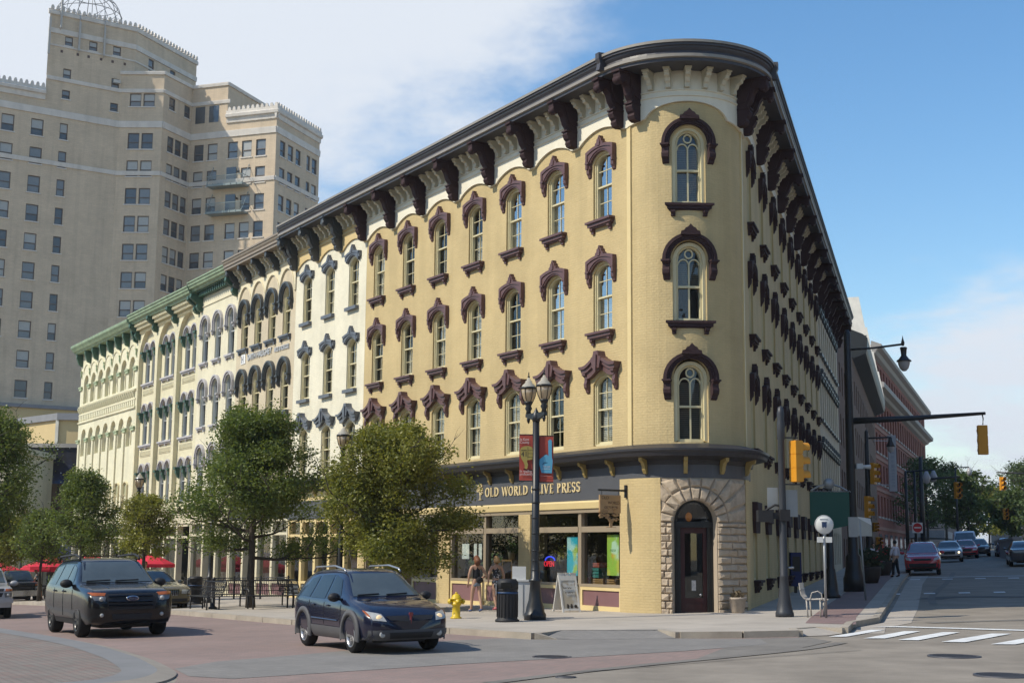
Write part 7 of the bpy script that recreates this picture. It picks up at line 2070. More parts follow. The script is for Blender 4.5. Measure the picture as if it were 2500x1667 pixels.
# ================================================================== STREET FURNITURE
IRONB = mat('black_street_iron', (.012, .013, .015), rough=.42, spec=.5, var=.15, vscale=3)
def lamp_glass(name, c):
    m = bpy.data.materials.new(name); m.use_nodes = True; t = m.node_tree; N = t.nodes; N.remove(N['Principled BSDF'])
    d = N.new('ShaderNodeBsdfDiffuse'); d.inputs[0].default_value = (*c, 1); tr = N.new('ShaderNodeBsdfTranslucent'); tr.inputs[0].default_value = (*c, 1); g = N.new('ShaderNodeBsdfGlossy'); g.inputs['Roughness'].default_value = .08
    m1 = N.new('ShaderNodeMixShader'); m1.inputs[0].default_value = .55; t.links.new(d.outputs[0], m1.inputs[1]); t.links.new(tr.outputs[0], m1.inputs[2])
    m2 = N.new('ShaderNodeMixShader'); m2.inputs[0].default_value = .12; t.links.new(m1.outputs[0], m2.inputs[1]); t.links.new(g.outputs[0], m2.inputs[2]); t.links.new(m2.outputs[0], N['Material Output'].inputs[0]); return m
LAMPG = lamp_glass('frosted_lamp_glass', (.72, .58, .38))
LAMPT = lamp_glass('pale_lamp_dome', (.80, .73, .58))
WHITEM = mat('white_metal', (.62, .62, .60), rough=.45, var=.08)
GALV = mat('galvanised_steel', (.33, .34, .34), rough=.45, metal=.5, var=.1)
def lantern_kit():
    b = MB(); b.lathe([(.05, 0), (.075, .02), (.06, .08), (.10, .16), (.07, .22), (.11, .30), (.13, .34), (.001, .34)], 14)
    for k in range(6):
        a = 2 * PI * k / 6; c, s = math.cos(a), math.sin(a)
        b.tube([(.11 * c, .11 * s, .33), (.165 * c, .165 * s, .45), (.205 * c, .205 * s, .62), (.215 * c, .215 * s, .70)], .011, 4)
    b.lathe([(.205, .69), (.225, .70), (.225, .735), (.20, .745)], 18); b.lathe([(.02, 1.0), (.035, 1.03), (.012, 1.07), (.02, 1.10), (.004, 1.17), (.0005, 1.18)], 8)
    g = MB(); g.lathe([(.09, .33), (.145, .43), (.185, .55), (.20, .68), (.001, .69)], 18, cap=False)
    d = MB(); d.lathe([(.20, .735), (.17, .80), (.10, .86), (.085, .92), (.05, .94), (.03, 1.0), (.0005, 1.01)], 18, cap=False)
    return b.mesh('lantern', IRONB), g.mesh('lamp_globe', LAMPG), d.mesh('lamp_dome', LAMPT)
LK = lantern_kit()
def add_lantern(t, loc, s=1.0):
    l = link('lantern', LK[0], t, T(loc) @ Matrix.Scale(s, 4)); link('lamp_globe', LK[1], l); link('lamp_dome', LK[2], l)
def pole_mb(h, r=.075, base=.27):
    b = MB()
    b.lathe([(base, 0), (base, .14), (base * .93, .17), (base * .86, .20), (base * .78, .34), (base * .6, .5), (r * 1.7, .72), (r * 1.55, .95), (r * 1.9, .98), (r * 1.9, 1.03), (r * 1.3, 1.06), (r * 1.2, 1.5), (r, h)], 16)
    return b
def single_lamp(label, x, y, top=5.98, arms=True, rot=0.6):
    g = gz(x, y) + .13
    t = thing('street_lamp', label, 'street lamp', (x, y, g), group='single globe street lamps along the row')
    h = top - 1.16 - g
    pole_mb(h, .065, .22).obj('pole', IRONB, t); add_lantern(t, (0, 0, h), 1.0)
    if arms:
        b = MB(); a = Vector((math.cos(rot), math.sin(rot), 0)) * .62; b.tube([Vector((0, 0, h - .32)) - a, Vector((0, 0, h - .32)) + a], .014, 5); b.obj('banner_arm', IRONB, t)
    return t
single_lamp('single globe street lamp in front of the white building', -5.41, 44.1)
single_lamp('single globe street lamp before the paired arch bays', -17.3, 64, 5.5)
single_lamp('single globe street lamp by the blue mural', -33.6, 95.2, 5.0)
single_lamp('single globe street lamp behind the tree with benches', -12.0, 55.5, 5.7)
# double lamp with banners
DX, DY = .66, 36.2; DG = gz(DX, DY) + .13
dl = thing('street_lamp', 'tall black twin globe street lamp with two red banners', 'street lamp', (DX, DY, DG))
hp = 5.50 - DG
b = pole_mb(hp, .088, .29)
for z in (1.25, 1.5, 1.75, 2.2, 2.6, 3.0, 3.35): b.lathe([(.112, z), (.115, z + .01), (.115, z + .03), (.112, z + .04)], 14)
b.lathe([(.1, hp - .2), (.12, hp - .1), (.09, hp), (.03, hp + .12), (.001, hp + .18)], 14)
b.obj('pole', IRONB, dl)
AX = Vector((.20, -.30, 0))
b = MB(); n_ = Vector((AX.y, -AX.x, 0)).normalized() * .05
for s in (-1, 1):
    b.hexa([n_ + Vector((0, 0, hp - .18)), AX * s * 1.2 + n_ + Vector((0, 0, hp - .06)), AX * s * 1.2 - n_ + Vector((0, 0, hp - .06)), -n_ + Vector((0, 0, hp - .18)),
            n_ + Vector((0, 0, hp + .03)), AX * s * 1.2 + n_ + Vector((0, 0, hp + .03)), AX * s * 1.2 - n_ + Vector((0, 0, hp + .03)), -n_ + Vector((0, 0, hp + .03))][::1])
    b.lathe([(.001, -.24), (.03, -.2), (.05, -.12), (.03, -.06)], 8, tuple(AX * s + Vector((0, 0, hp))))
b.obj('cross_arm', IRONB, dl)
for s in (-1, 1): add_lantern(dl, tuple(AX * s + Vector((0, 0, hp + .02))), .98)
b = MB()
for z in (1.62, 3.42 + .0): pass
b.tube([(-.33, .0, 3.9), (0, 0, 3.86)], .01, 4); b.tube([(0, 0, 3.72), (-.5, .2, 3.5)], .008, 4); b.obj('bracket_rod', IRONB, dl)
RBAN = mat('red_banner_cloth', (.36, .060, .040), rough=.75, var=.08, vscale=3)
OLIV = mat('olive_hand_print', (.33, .26, .07), rough=.7, var=.05)
SKYB = mat('foam_blue_print', (.10, .34, .50), rough=.7, var=.05)
WPR = mat('white_print', (.58, .50, .48), rough=.7, var=0)
DPR = mat('dark_print', (.03, .025, .02), rough=.7, var=0)
def banner_thing(label, x0, x1, z0, z1, yo):
    t = thing('banner', label, 'banner', (DX, DY, 0))
    b = MB(); n = 6
    for k in range(n):
        for q in range(2):
            za, zb = z0 + (z1 - z0) * k / n, z0 + (z1 - z0) * (k + 1) / n
            w = lambda z: .012 * math.sin(z * 5)
        b.hexa([(x0, yo + w(za), za), (x1, yo + w(za), za), (x1, yo + w(za) + .006, za), (x0, yo + w(za) + .006, za), (x0, yo + w(zb), zb), (x1, yo + w(zb), zb), (x1, yo + w(zb) + .006, zb), (x0, yo + w(zb) + .006, zb)])
    b.obj('cloth', RBAN, t)
    b = MB(); b.tube([(min(x0, x1, 0, key=abs) if False else (x0 if abs(x0) > abs(x1) else x1), yo, z1 + .01), (0, yo, z1 + .01)], .014, 5); b.tube([((x0 if abs(x0) > abs(x1) else x1), yo, z0 - .01), (0, yo, z0 - .01)], .014, 5); b.obj('banner_rod', IRONB, t)
    return t
def flat(t, pts, y, m, name='print'):
    b = MB(); b.prism(pts, y - .0015, y); return b.obj(name, m, t)
zt, zb_ = 4.94, 3.74
bl_ = banner_thing('red banner with an olive thumbs down hand and the number 41', -.44, -.06, zb_, zt, 0)
yf = -.022
cx_, sc_ = -.25, .38 / 440.0
P2 = lambda a, b_: (cx_ + (a - 365) * sc_, zt - (b_ - 140) * (zt - zb_) / 1290)
hand = [(170, 560), (200, 500), (300, 460), (420, 450), (520, 480), (560, 540), (565, 640), (560, 760), (540, 830), (470, 850), (390, 850), (385, 900), (415, 980), (400, 1060), (370, 1110), (310, 1090), (310, 1000), (280, 920), (200, 800), (175, 700)]
flat(bl_, [P2(*p) for p in hand][::-1], yf, OLIV, 'thumb_print')
for y_ in (570, 660, 760): flat(bl_, [P2(410, y_), P2(555, y_), P2(555, y_ + 9), P2(410, y_ + 9)][::-1], yf - .003, DPR, 'finger_line')
flat(bl_, [P2(400, 480), P2(412, 480), P2(412, 800), P2(400, 800)][::-1], yf - .003, DPR, 'finger_line')
flat(bl_, [P2(205, 570), P2(365, 565), P2(365, 585), P2(205, 592)][::-1], yf - .003, DPR, 'finger_line')
def btxt(t, s, size, m, px, sx=1.0): put_text(s, size, m, t, None, matrix=T((px[0], yf - .004, px[1])) @ RZ(PI), depth=.001, sx=sx, name='print', align='LEFT')
btxt(bl_, '41', .19, DPR, P2(200, 690), .9)
btxt(bl_, 'In Kent', .105, WPR, P2(160, 270), .78); btxt(bl_, 'County', .105, WPR, P2(160, 350), .78)
btxt(bl_, 'In reading', .105, WPR, P2(160, 1170), .76); btxt(bl_, 'proficiency', .105, WPR, P2(160, 1250), .74)
br_ = banner_thing('red banner with a blue pointing foam finger', .06, .46, zb_ - .03, zt - .03, 0)
P3 = lambda a, b_: (.26 + (a - 980) * sc_, zt - .03 - (b_ - 180) * (zt - zb_) / 1280)
foam = [(1050, 300), (1110, 265), (1160, 300), (1165, 760), (1190, 880), (1165, 1220), (850, 1210), (785, 980), (790, 830), (950, 710), (1010, 690), (1060, 740)]
flat(br_, [P3(*p) for p in foam][::-1], yf, SKYB, 'finger_print')
flat(br_, [P3(860, 985), P3(930, 900), P3(1050, 920), P3(960, 950)][::-1], yf - .003, mat('deep_blue_print', (.03, .12, .2)), 'finger_line')
flat(br_, [P3(940, 760), P3(950, 760), P3(960, 880), P3(948, 880)][::-1], yf - .003, mat('deep_blue_print', (.03, .12, .2)), 'finger_line')
btxt(br_, 'You can', .075, WPR, P3(890, 1030), .8)
flat(br_, [P3(870, 1085), P3(1110, 1080), P3(1110, 1110), P3(870, 1115)][::-1], yf - .003, mat('faint_print', (.30, .42, .50), var=.4, vscale=60), 'faint_print')
flat(br_, [P3(820, 1285), P3(1170, 1290), P3(1170, 1308), P3(820, 1303)][::-1], yf - .003, mat('faint_pink_print', (.45, .16, .13), var=.4, vscale=60), 'faint_print')

# litter bins
def bin_(label, x, y, s=1.0):
    t = thing('litter_bin', label, 'litter bin', (x, y, gz(x, y) + .13), group='black litter bins')
    b = MB(); b.lathe([(.31, 0), (.31, .05), (.265, .07), (.255, .12), (.265, .80), (.275, .82)], 24)
    b.obj('body', BLKP, t)
    b = MB(); b.lathe([(.272, .70), (.276, .70), (.276, .745), (.272, .745)], 24, cap=False); b.obj('blue_band', mat('bin_blue_band', (.015, .05, .13), rough=.5), t)
    for k in range(20):
        a = 2 * PI * k / 20; 
        if k == 0: c = MB(); c.box(.262, .275, -.018, .018, .12, .69); cm_ = c.mesh('slat', BLKP)
        link('slat', cm_, t, RZ(a))
    b = MB(); b.lathe([(.275, .82), (.275, 1.0), (.24, 1.03), (.22, 1.07), (.001, 1.075)], 24)
    b.obj('lid', BLKP, t)
    b = MB(); b.box(-.16, .10, -.285, -.26, .84, .98); b.obj('mouth', mat('bin_mouth', (.004, .004, .004), rough=.9), t)
    b = MB(); b.box(-.30, -.285, -.12, .04, .66, .95); b.obj('notice_plate', mat('grey_plate', (.45, .45, .45)), t)
    return t
bin_('black litter bin with a blue band beside the twin lamp', -.06, 35.45)
bin_('black litter bin by the cafe railing left of the benches', -12.2, 53.9)
# white utility cabinet
cb = thing('utility_cabinet', 'white metal utility cabinet behind the litter bin', 'cabinet', (.36, 36.7, gz(.36, 36.7) + .13))
b = MB(); b.box(-.30, .26, -.2, .25, 0, .98); b.box(-.33, .29, -.23, .28, .98, 1.02); b.obj('body', WHITEM, cb)
b = MB(); b.box(-.30, .06, -.15, .2, 1.02, 1.36); hb = b.obj('meter_box', WHITEM, cb)
b = MB(); b.box(-.02, .0, -.21, -.2, .1, .9); b.box(.18, .2, -.225, -.2, .45, .55); b.obj('door_handle', GALV, cb)
# hydrant
hy = thing('fire_hydrant', 'bright yellow fire hydrant at the curb', 'fire hydrant', (-1.44, 37.5, gz(-1.44, 37.5) + .13))
YEL = mat('hydrant_yellow', (.62, .43, .015), rough=.4, spec=.5, var=.12, vscale=8)
b = MB(); b.lathe([(.15, 0), (.15, .04), (.11, .05), (.105, .34), (.14, .36), (.14, .40), (.12, .41), (.115, .50), (.15, .51), (.15, .54), (.12, .56), (.10, .62), (.05, .655), (.02, .66)], 18); b.obj('barrel', YEL, hy)
b = MB(); b.lathe([(.035, .65), (.035, .70), (.0005, .70)], 5); b.obj('top_nut', YEL, hy)
for a in (0.3, PI + .3, PI * 1.5 + .3):
    b = MB(); b.lathe([(.06, .09), (.06, .17), (.075, .17), (.075, .21), (.03, .215), (.03, .24), (.0005, .24)], 12, (0, 0, 0), 'x'); o = b.obj('outlet', YEL, hy, T((0, 0, .45)) @ RZ(a))
b = MB(); b.tube([(-.12, -.1, .44), (-.19, -.1, .32), (-.15, -.12, .2), (-.1, -.12, .22)], .008, 5); b.obj('chain', GALV, hy)
# sandwich board
af = thing('sandwich_board', 'white sandwich board sign before the shop window', 'sign', (1.66, 40.6, gz(1.66, 40.6) + .13), .42)
AFW = mat('white_plastic', (.60, .59, .56), rough=.5, var=.06)
APR = splash_mat('sandwich_board_print', (.40, .35, .27), [((.20, .13, .07), .55, .66, (0, 2, 0)), ((.52, .52, .50), .5, .62, (5, 0, 1))], 3.2)
def leaf_panel(sgn):
    tilt = .30
    def q(x, y, z): return (x, sgn * (-(tilt * (1.08 - z)) - y), z)
    b = MB()
    for x0, x1, z0, z1 in ((-.29, -.24, 0, 1.04), (.24, .29, 0, 1.04), (-.24, .24, .05, .10), (-.24, .24, .90, 1.04), (-.29, -.10, 1.04, 1.12), (.10, .29, 1.04, 1.12), (-.06, .06, 1.04, 1.12)):
        b.box(x0, x1, -.015, .02, z0, z1)
    b.xf(lambda x, y, z: q(x, y, z)); p = b.obj('frame', AFW, af)
    b = MB(); b.box(-.24, .24, -.01, .008, .10, .90); b.xf(lambda x, y, z: q(x, y, z)); b.obj('poster_panel', APR if sgn > 0 else AFW, p)
leaf_panel(1); leaf_panel(-1)
for x, w, h in ((-.10, .035, .07), (.02, .035, .07), (.15, .045, .045)):
    b = MB(); b.lathe([(.001, 0), (w, .0), (w, .004), (.001, .004)], 14, (0, 0, 0), 'y', cap=False); b.xf(lambda a, y, z: (x + a, -(.30 * (1.08 - (.17 + z * h / w)) ) - .022 + y, .17 + z * h / w)); b.obj('olive_print', DPR, af)
sc = MB()
for z, xs in ((.66, (-.18, -.12, -.04, .03)), (.53, (-.14, -.06, .0, .07))):
    for x in xs:
        yy = -(.30 * (1.08 - z)) - .02; sc.tube([(x, yy, z + .05), (x + .02, yy + .0, z), (x + .05, yy, z + .04)], .008, 4)
sc.obj('script_print', DPR, af)
# terracotta pot by the door
pt = thing('flower_pot', 'pale stone flower pot right of the corner door', 'flower pot', (6.28, 38.35, gz(6.28, 38.35) + .13))
b = MB(); b.lathe([(.17, 0), (.19, .02), (.235, .36), (.25, .37), (.25, .42), (.22, .42), (.2, .38), (.001, .38)], 20); b.obj('pot', mat('cast_stone_pot', (.40, .33, .26), rough=.9, var=.2, vscale=5), pt)
b = MB(); plant_leaf_mesh(b, (0, 0, .42), 90, .2, .12, 12); b.obj('foliage', mat('dry_plant', (.16, .12, .07), var=.4), pt)

# --- signals
SIGY = mat('signal_yellow_paint', (.62, .27, .02), rough=.45, var=.08)
SIGD = mat('signal_dark_lens', (.02, .02, .02), rough=.3)
REDL = mat('lit_red_lens', (.5, .02, .01), emit=((1, .06, .02), 3.0), var=0)
def signal(t, loc, face, h=1.08, w=.33, lit=None, name='signal_head'):
    m = T(loc) @ RZ(face)       # faces local -y
    b = MB(); 
    for k in range(3): b.box(-w / 2, w / 2, -.02, .2, h * k / 3 + .012, h * (k + 1) / 3 - .012)
    b.box(-w / 2 + .02, w / 2 - .02, 0, .19, 0, h)
    s = b.obj(name, SIGY, t, m)
    for k in range(3):
        r = w * .43; zc = h * (k + .5) / 3
        b = MB(); n = 12
        P = lambda a, y, rr: (rr * math.cos(a), y, zc + rr * math.sin(a))
        A0, A1 = -.5, PI + .5
        for q in range(n):
            a, c = A0 + (A1 - A0) * q / n, A0 + (A1 - A0) * (q + 1) / n
            b.quad(P(a, -.02, r), P(c, -.02, r), P(c, -.26, r * .96), P(a, -.26, r * .96)); b.quad(P(a, -.02, r - .012), P(a, -.26, r * .96 - .012), P(c, -.26, r * .96 - .012), P(c, -.02, r - .012))
        b.obj('visor', SIGY, s)
        b = MB(); b.lathe([(.001, 0), (r * .92, 0)], 16, (0, -.03, zc), 'y', cap=False); b.obj('lens', REDL if lit == k else SIGD, s)
    return s
sp = thing('signal_pole', 'dark grey traffic signal post with a yellow signal before the side wall', 'traffic signal', (7.1, 35.95, gz(7.1, 35.95) + .13))
GP_ = mat('dark_grey_post_paint', (.035, .038, .045), rough=.45, var=.12)
b = MB(); b.lathe([(.24, 0), (.24, .10), (.22, .14), (.17, .36), (.125, .75), (.11, 1.0), (.12, 1.03), (.105, 1.06), (.095, 3.0), (.088, 4.55), (.105, 4.60), (.105, 5.0), (.085, 5.1), (.10, 5.25), (.07, 5.42), (.001, 5.46)], 16); b.obj('pole', GP_, sp)
signal(sp, (.46, -.02, 3.46), PI * .62)
b = MB(); b.tube([(0, 0, 4.62), (.44, 0, 4.62)], .02, 6); b.tube([(0, 0, 3.40), (.5, 0, 3.40)], .02, 6); b.obj('signal_bracket', GP_, sp)
b = MB(); b.box(-.66, -.28, -.16, .16, 2.42, 2.72); b.box(-.28, -.08, -.1, .1, 2.5, 2.66); b.tube([(-.45, 0, 2.72), (-.2, 0, 2.86), (0, 0, 2.84)], .03, 5); b.obj('walk_signal', BLKP, sp)
b = MB(); b.box(-.1, .16, -.2, -.1, 2.45, 2.74); b.obj('walk_signal', BLKP, sp)
b = MB(); b.box(-.37, -.09, .1, .12, 2.74, 3.32); b.obj('sign_plate', GALV, sp)
b = MB(); b.box(.11, .42, .1, .12, 2.56, 3.26); b.obj('sign_plate', GALV, sp)
b = MB(); b.tube([(.1, 0, 1.25), (.26, -.02, 1.25)], .035, 6); b.obj('push_button', GALV, sp)
# bus stop sign
bs = thing('bus_stop_sign', 'round white bus stop sign on a thin steel post', 'sign', (7.97, 35.08, gz(7.97, 35.08) + .13))
b = MB(); b.tube([(0, 0, 0), (0, 0, 2.5)], .032, 8); b.obj('post', GALV, bs)
b = MB(); b.lathe([(.001, -.05), (.235, -.05), (.24, -.04), (.235, -.03), (.001, -.03)], 32, (0, 0, 2.33), 'y', cap=False); dsc = b.obj('disc', WHITEM, bs)
ring_ = MB(); ring_.lathe([(.225, -.053), (.235, -.053)], 32, (0, 0, 2.33), 'y', cap=False); ring_.obj('disc_rim', mat('grey_print', (.3, .33, .36)), dsc)
b = MB(); b.box(-.06, .06, -.056, -.052, 2.27, 2.37); b.box(-.065, .065, -.056, -.052, 2.37, 2.40); b.box(-.05, -.02, -.056, -.052, 2.245, 2.27); b.box(.02, .05, -.056, -.052, 2.245, 2.27); b.obj('bus_print', mat('navy_print', (.02, .04, .10)), dsc)
b = MB(); b.box(-.11, .10, -.056, -.052, 2.455, 2.475); b.obj('name_print', mat('grey_print', (.3, .33, .36)), dsc)
for x in (-.11, .11): b = MB(); b.box(x - .08, x + .08, -.05, -.035, 1.88, 2.02); b.obj('route_plate', WHITEM, bs)
# pale metal bench seen from its end
bn = thing('metal_bench', 'pale grey slatted metal bench beside the bus stop', 'bench', (7.72, 35.75, gz(7.72, 35.75) + .13), -.35)
BEN = mat('pale_bench_metal', (.40, .37, .33), rough=.5, var=.1)
prof = [(-.22, .86), (-.20, .70), (-.17, .56), (-.10, .47), (0, .44), (.16, .45), (.32, .46), (.42, .43)]
for k in range(9):
    x = -.34 + .085 * k
    b = MB(); b.tube([(p[0] + 0, x, p[1]) for p in prof], .016, 5); b.obj('slat', BEN, bn)
b = MB()
for x in (-.32, .32): b.tube([(-.05, x, .45), (-.02, x, 0)], .022, 6); b.tube([(.3, x, .45), (.3, x, 0)], .022, 6)
b.tube([(-.2, -.38, .70), (-.2, .38, .70)], .018, 5); b.tube([(.3, -.38, .44), (.3, .38, .44)], .02, 5); b.obj('leg_frame', BEN, bn)
b = MB(); b.tube([(.05, -.36, .46), (.1, -.36, .62), (.25, -.36, .66), (.34, -.36, .6), (.36, -.36, .46)], .015, 5); b.obj('arm_rest', BEN, bn)
# green wayfinding sign
gs = thing('wayfinding_sign', 'square green sign with a grey crest on a black post', 'sign', (10.89, 47.08, gz(10.89, 47.08) + .13))
b = MB(); b.lathe([(.32, 0), (.32, .1), (.27, .14), (.22, .5), (.16, .95), (.13, 1.0), (.115, 3.8), (.08, 3.9)], 14); b.obj('post', IRONB, gs)
GRN = mat('sign_green_paint', (.012, .085, .062), rough=.4, var=.08)
b = MB(); b.box(-.68, .66, -.17, -.09, 2.44, 3.56); b.prism([(-.30, 2.44), (.66, 2.44), (.1, 2.32), (-.1, 2.32)], -.16, -.1); pnl = b.obj('panel', GRN, gs)
b = MB()
for k in range(14): b.tube([(-.66 + .1 * k, -.13, 3.56), (-.62 + .1 * k, -.13, 3.61), (-.58 + .1 * k, -.13, 3.56)], .016, 4)
b.obj('scalloped_edge', GALV, pnl)
b = MB(); b.lathe([(.001, -.02), (.19, -.02), (.19, .02), (.001, .02)], 20, (-.02, -.13, 3.84), 'y', cap=False)
for s in (-1, 1): b.tube([(-.02 + s * .16, -.13, 3.80), (-.02 + s * .38, -.13, 3.74), (-.02 + s * .62, -.13, 3.60)], .035, 5)
b.obj('crest', GALV, gs)
# blue newspaper box behind the bus stop and grey sign backs
nb_ = thing('newspaper_box', 'narrow dark blue newspaper box against the side wall', 'newspaper box', (10.7, 52.0, gz(10.7, 52) + .13))
b = MB(); b.box(-.2, .2, -.2, .2, .25, 1.5); b.obj('body', mat('dark_blue_paint', (.015, .025, .11), rough=.4), nb_); b = MB(); b.box(-.14, .14, -.205, -.2, .8, 1.35); b.obj('door', SIGD, nb_); b = MB(); b.box(-.05, .05, -.05, .05, 0, .25); b.obj('stem', IRONB, nb_)
bx = thing('street_sign', 'grey back of a folded sign on a thin galvanised post', 'sign', (11.39, 44.81, gz(11.39, 44.81) + .13))
b = MB(); b.tube([(.08, 0, 0), (-.05, 0, 2.6)], .03, 6); b.obj('post', GALV, bx)
b = MB(); b.box(-.42, -.12, -.05, -.01, 2.02, 2.66); b.hexa([(-.12, -.05, 2.05), (.38, .12, 2.05), (.38, .16, 2.05), (-.12, -.01, 2.05), (-.12, -.05, 2.66), (.38, .12, 2.50), (.38, .16, 2.50), (-.12, -.01, 2.66)]); b.obj('sign_plate', GALV, bx)
b = MB(); b.hexa([(-.12, -.056, 2.64), (.38, .112, 2.40), (.38, .118, 2.40), (-.12, -.05, 2.64), (-.1, -.056, 2.67), (.34, .112, 2.62), (.34, .118, 2.62), (-.1, -.05, 2.67)]); b.obj('folded_flap', WHITEM, bx)
# big mast with signal arm and lamp
ms = thing('signal_mast', 'tall black mast with a long signal arm and a teardrop street lamp', 'traffic signal', (12.97, 52.3, gz(12.97, 52.3) + .13))
gm_ = gz(12.97, 52.3) + .13
b = MB(); b.lathe([(.40, 0), (.40, .5), (.36, .56), (.30, .9), (.28, 1.3), (.20, 1.4), (.19, 3.0), (.16, 7.0), (.15, 7.1), (.13, 9.8), (.07, 9.95)], 16); b.obj('pole', IRONB, ms)
b = MB(); b.tube([(.0, 0, 6.42), (2.4, -.03, 6.55), (5.2, -.06, 6.76)], [.13, .10, .06], 10); b.obj('signal_arm', IRONB, ms)
b = MB(); b.tube([(0, 0, 9.18), (1.0, 0, 9.26), (2.15, 0, 9.42)], .045, 6); b.lathe([(.0005, .35), (.03, .2), (.07, .06), (.05, -.06)], 8, (2.15, 0, 9.42)); b.obj('lamp_arm', IRONB, ms)
b = MB(); b.lathe([(.12, 9.32), (.14, 9.28), (.12, 9.22), (.10, 9.0), (.20, 8.86), (.28, 8.80), (.28, 8.76)], 16, (2.17, 0, -.02)); lh = b.obj('lamp_hood', IRONB, ms)
b = MB(); b.lathe([(.23, 8.76), (.22, 8.66), (.17, 8.50), (.08, 8.40), (.001, 8.38)], 16, (2.17, 0, -.02), cap=False); b.obj('lamp_globe', mat('grey_lamp_glass', (.36, .36, .37), rough=.2), lh)
b = MB(); b.tube([(5.08, -.06, 6.74), (5.11, -.06, 6.55), (5.09, -.06, 6.32)], .025, 5); b.obj('hanger', IRONB, ms)
signal(ms, (5.08, .06, 5.18), PI * .96 + PI * 0, 1.12, .36)
b = MB(); b.box(.2, .45, -.1, .1, 4.6, 4.8); b.lathe([(.06, .4), (.09, .75)], 10, (0, 0, 4.68), 'x'); b.obj('traffic_camera', WHITEM, ms)
# second black signal pole further up
s2 = thing('signal_mast', 'second black mast with yellow signals and a round street lamp up the street', 'traffic signal', (19.4, 74.6, gz(19.4, 74.6) + .13))
b = MB(); b.lathe([(.34, 0), (.34, .5), (.28, .9), (.2, 1.3), (.16, 4), (.10, 7.6), (.05, 7.7)], 12); b.tube([(0, 0, 7.25), (1.35, 0, 7.32)], .05, 6); b.obj('pole', IRONB, s2)
b = MB(); b.lathe([(.1, 7.2), (.12, 7.0), (.24, 6.75), (.24, 6.7)], 12, (1.3, 0, .1)); l_ = b.obj('lamp_hood', IRONB, s2); b = MB(); b.lathe([(.2, 6.7), (.18, 6.5), (.001, 6.35)], 12, (1.3, 0, .1), cap=False); b.obj('lamp_globe', mat('grey_lamp_glass', (.36, .36, .37)), l_)
signal(s2, (.35, -.2, 4.75), PI * .3, 1.15, .38); signal(s2, (-.05, -.3, 2.95), PI * .3, 1.15, .38); signal(s2, (.35, 0, 2.2), .3, .5, .2)
signal(s2, (.5, -.1, .95 + .35), .2, .62, .26, lit=0)
bb_ = thing('blade_sign', 'tall pale vertical blade sign on the red brick building', 'sign', (25.2, 90.5, 0))
b = MB(); b.box(-.26, .26, -.06, .06, 6.0, 9.7); b.box(-1.2, -.26, -.03, .03, 9.3, 9.36); b.box(-1.2, -.26, -.03, .03, 6.4, 6.46); b.obj('panel', mat('pale_sign_panel', (.36, .38, .40), rough=.5), bb_)
b = MB()
gg = random.Random(4); z = 6.3
while z < 9.3: h = gg.uniform(.10, .26); b.box(-.10, .12, -.07, -.06, z, z + h); z += h + .07
b.obj('vertical_print', mat('grey_print', (.10, .12, .14)), bb_)
ne = thing('street_sign', 'red and white square sign behind the red suv', 'sign', (23.6, 80, gz(23.6, 80)))
b = MB(); b.tube([(0, 0, 0), (0, .04, 3.0)], .03, 5); b.obj('post', GALV, ne); b = MB(); b.box(-.3, .3, -.03, 0, 2.15, 2.75); b.obj('plate', WHITEM, ne)
b = MB(); b.lathe([(.001, -.034), (.27, -.034)], 20, (0, 0, 2.45), 'y', cap=False); rd = b.obj('red_disc', mat('sign_red', (.45, .02, .02)), ne); b = MB(); b.box(-.19, .19, -.04, -.036, 2.42, 2.49); b.obj('white_bar', WHITEM, rd)
# far lamps, masts, barrier
def far_mast(label, x, y, armx, h=5.9, ang=0):
    g = gz(x, y); t = thing('signal_mast', label, 'traffic signal', (x, y, g), group='far signal masts')
    b = MB(); b.tube([(0, 0, 0), (0, 0, h + 1.5)], [.2, .12], 8); b.tube([(0, 0, h), (armx, 0, h + .2)], [.1, .06], 6); b.obj('pole', IRONB, t)
    signal(t, (armx * .95, 0, h - 1.25), PI * .1, 1.1, .4)
    return t
far_mast('left far signal mast with its arm before the trees', 27.5, 92, 2.6, 5.6); far_mast('right far signal mast with its arm over the road', 47, 112, -7.2, 6.2)
signal(bpy.data.objects['signal_mast.003'], (-6.7, 0, 2.6), .1, .9, .36)
def far_lamp(label, x, y, h):
    t = thing('street_lamp', label, 'street lamp', (x, y, gz(x, y)), group='far side street lamps')
    b = MB(); b.tube([(0, 0, 0), (0, 0, h)], [.14, .08], 8); b.tube([(0, 0, h), (1.3, 0, h + .1)], .05, 5); b.obj('pole', IRONB, t)
    b = MB(); b.lathe([(.1, .0), (.26, -.4), (.2, -.7), (.001, -.8)], 10, (1.3, 0, h + .05)); b.obj('lamp_head', mat('grey_lamp_glass', (.36, .36, .37)), t)
far_lamp('far street lamp just right of the vertical blade sign', 24.6, 85.5, 5.9); far_lamp('second far street lamp against the red brick wall', 27.2, 92.5, 6.2); far_lamp('tall far lamp rising above the green trees', 41.5, 128, 8.0)
cbr = thing('concrete_barrier', 'grey concrete wall at the right roadside', 'wall', (33.9, 93, gz(33.9, 93)), math.atan2(dR.y, dR.x))
b = MB(); b.box(-4, 22, -.25, .25, 0, 1.35); b.obj('wall', mat('grey_concrete', (.30, .30, .30), rough=.9), cbr); b = MB(); b.box(-4.1, 22.1, -.32, .32, 1.35, 1.5); b.obj('coping', STC, cbr)
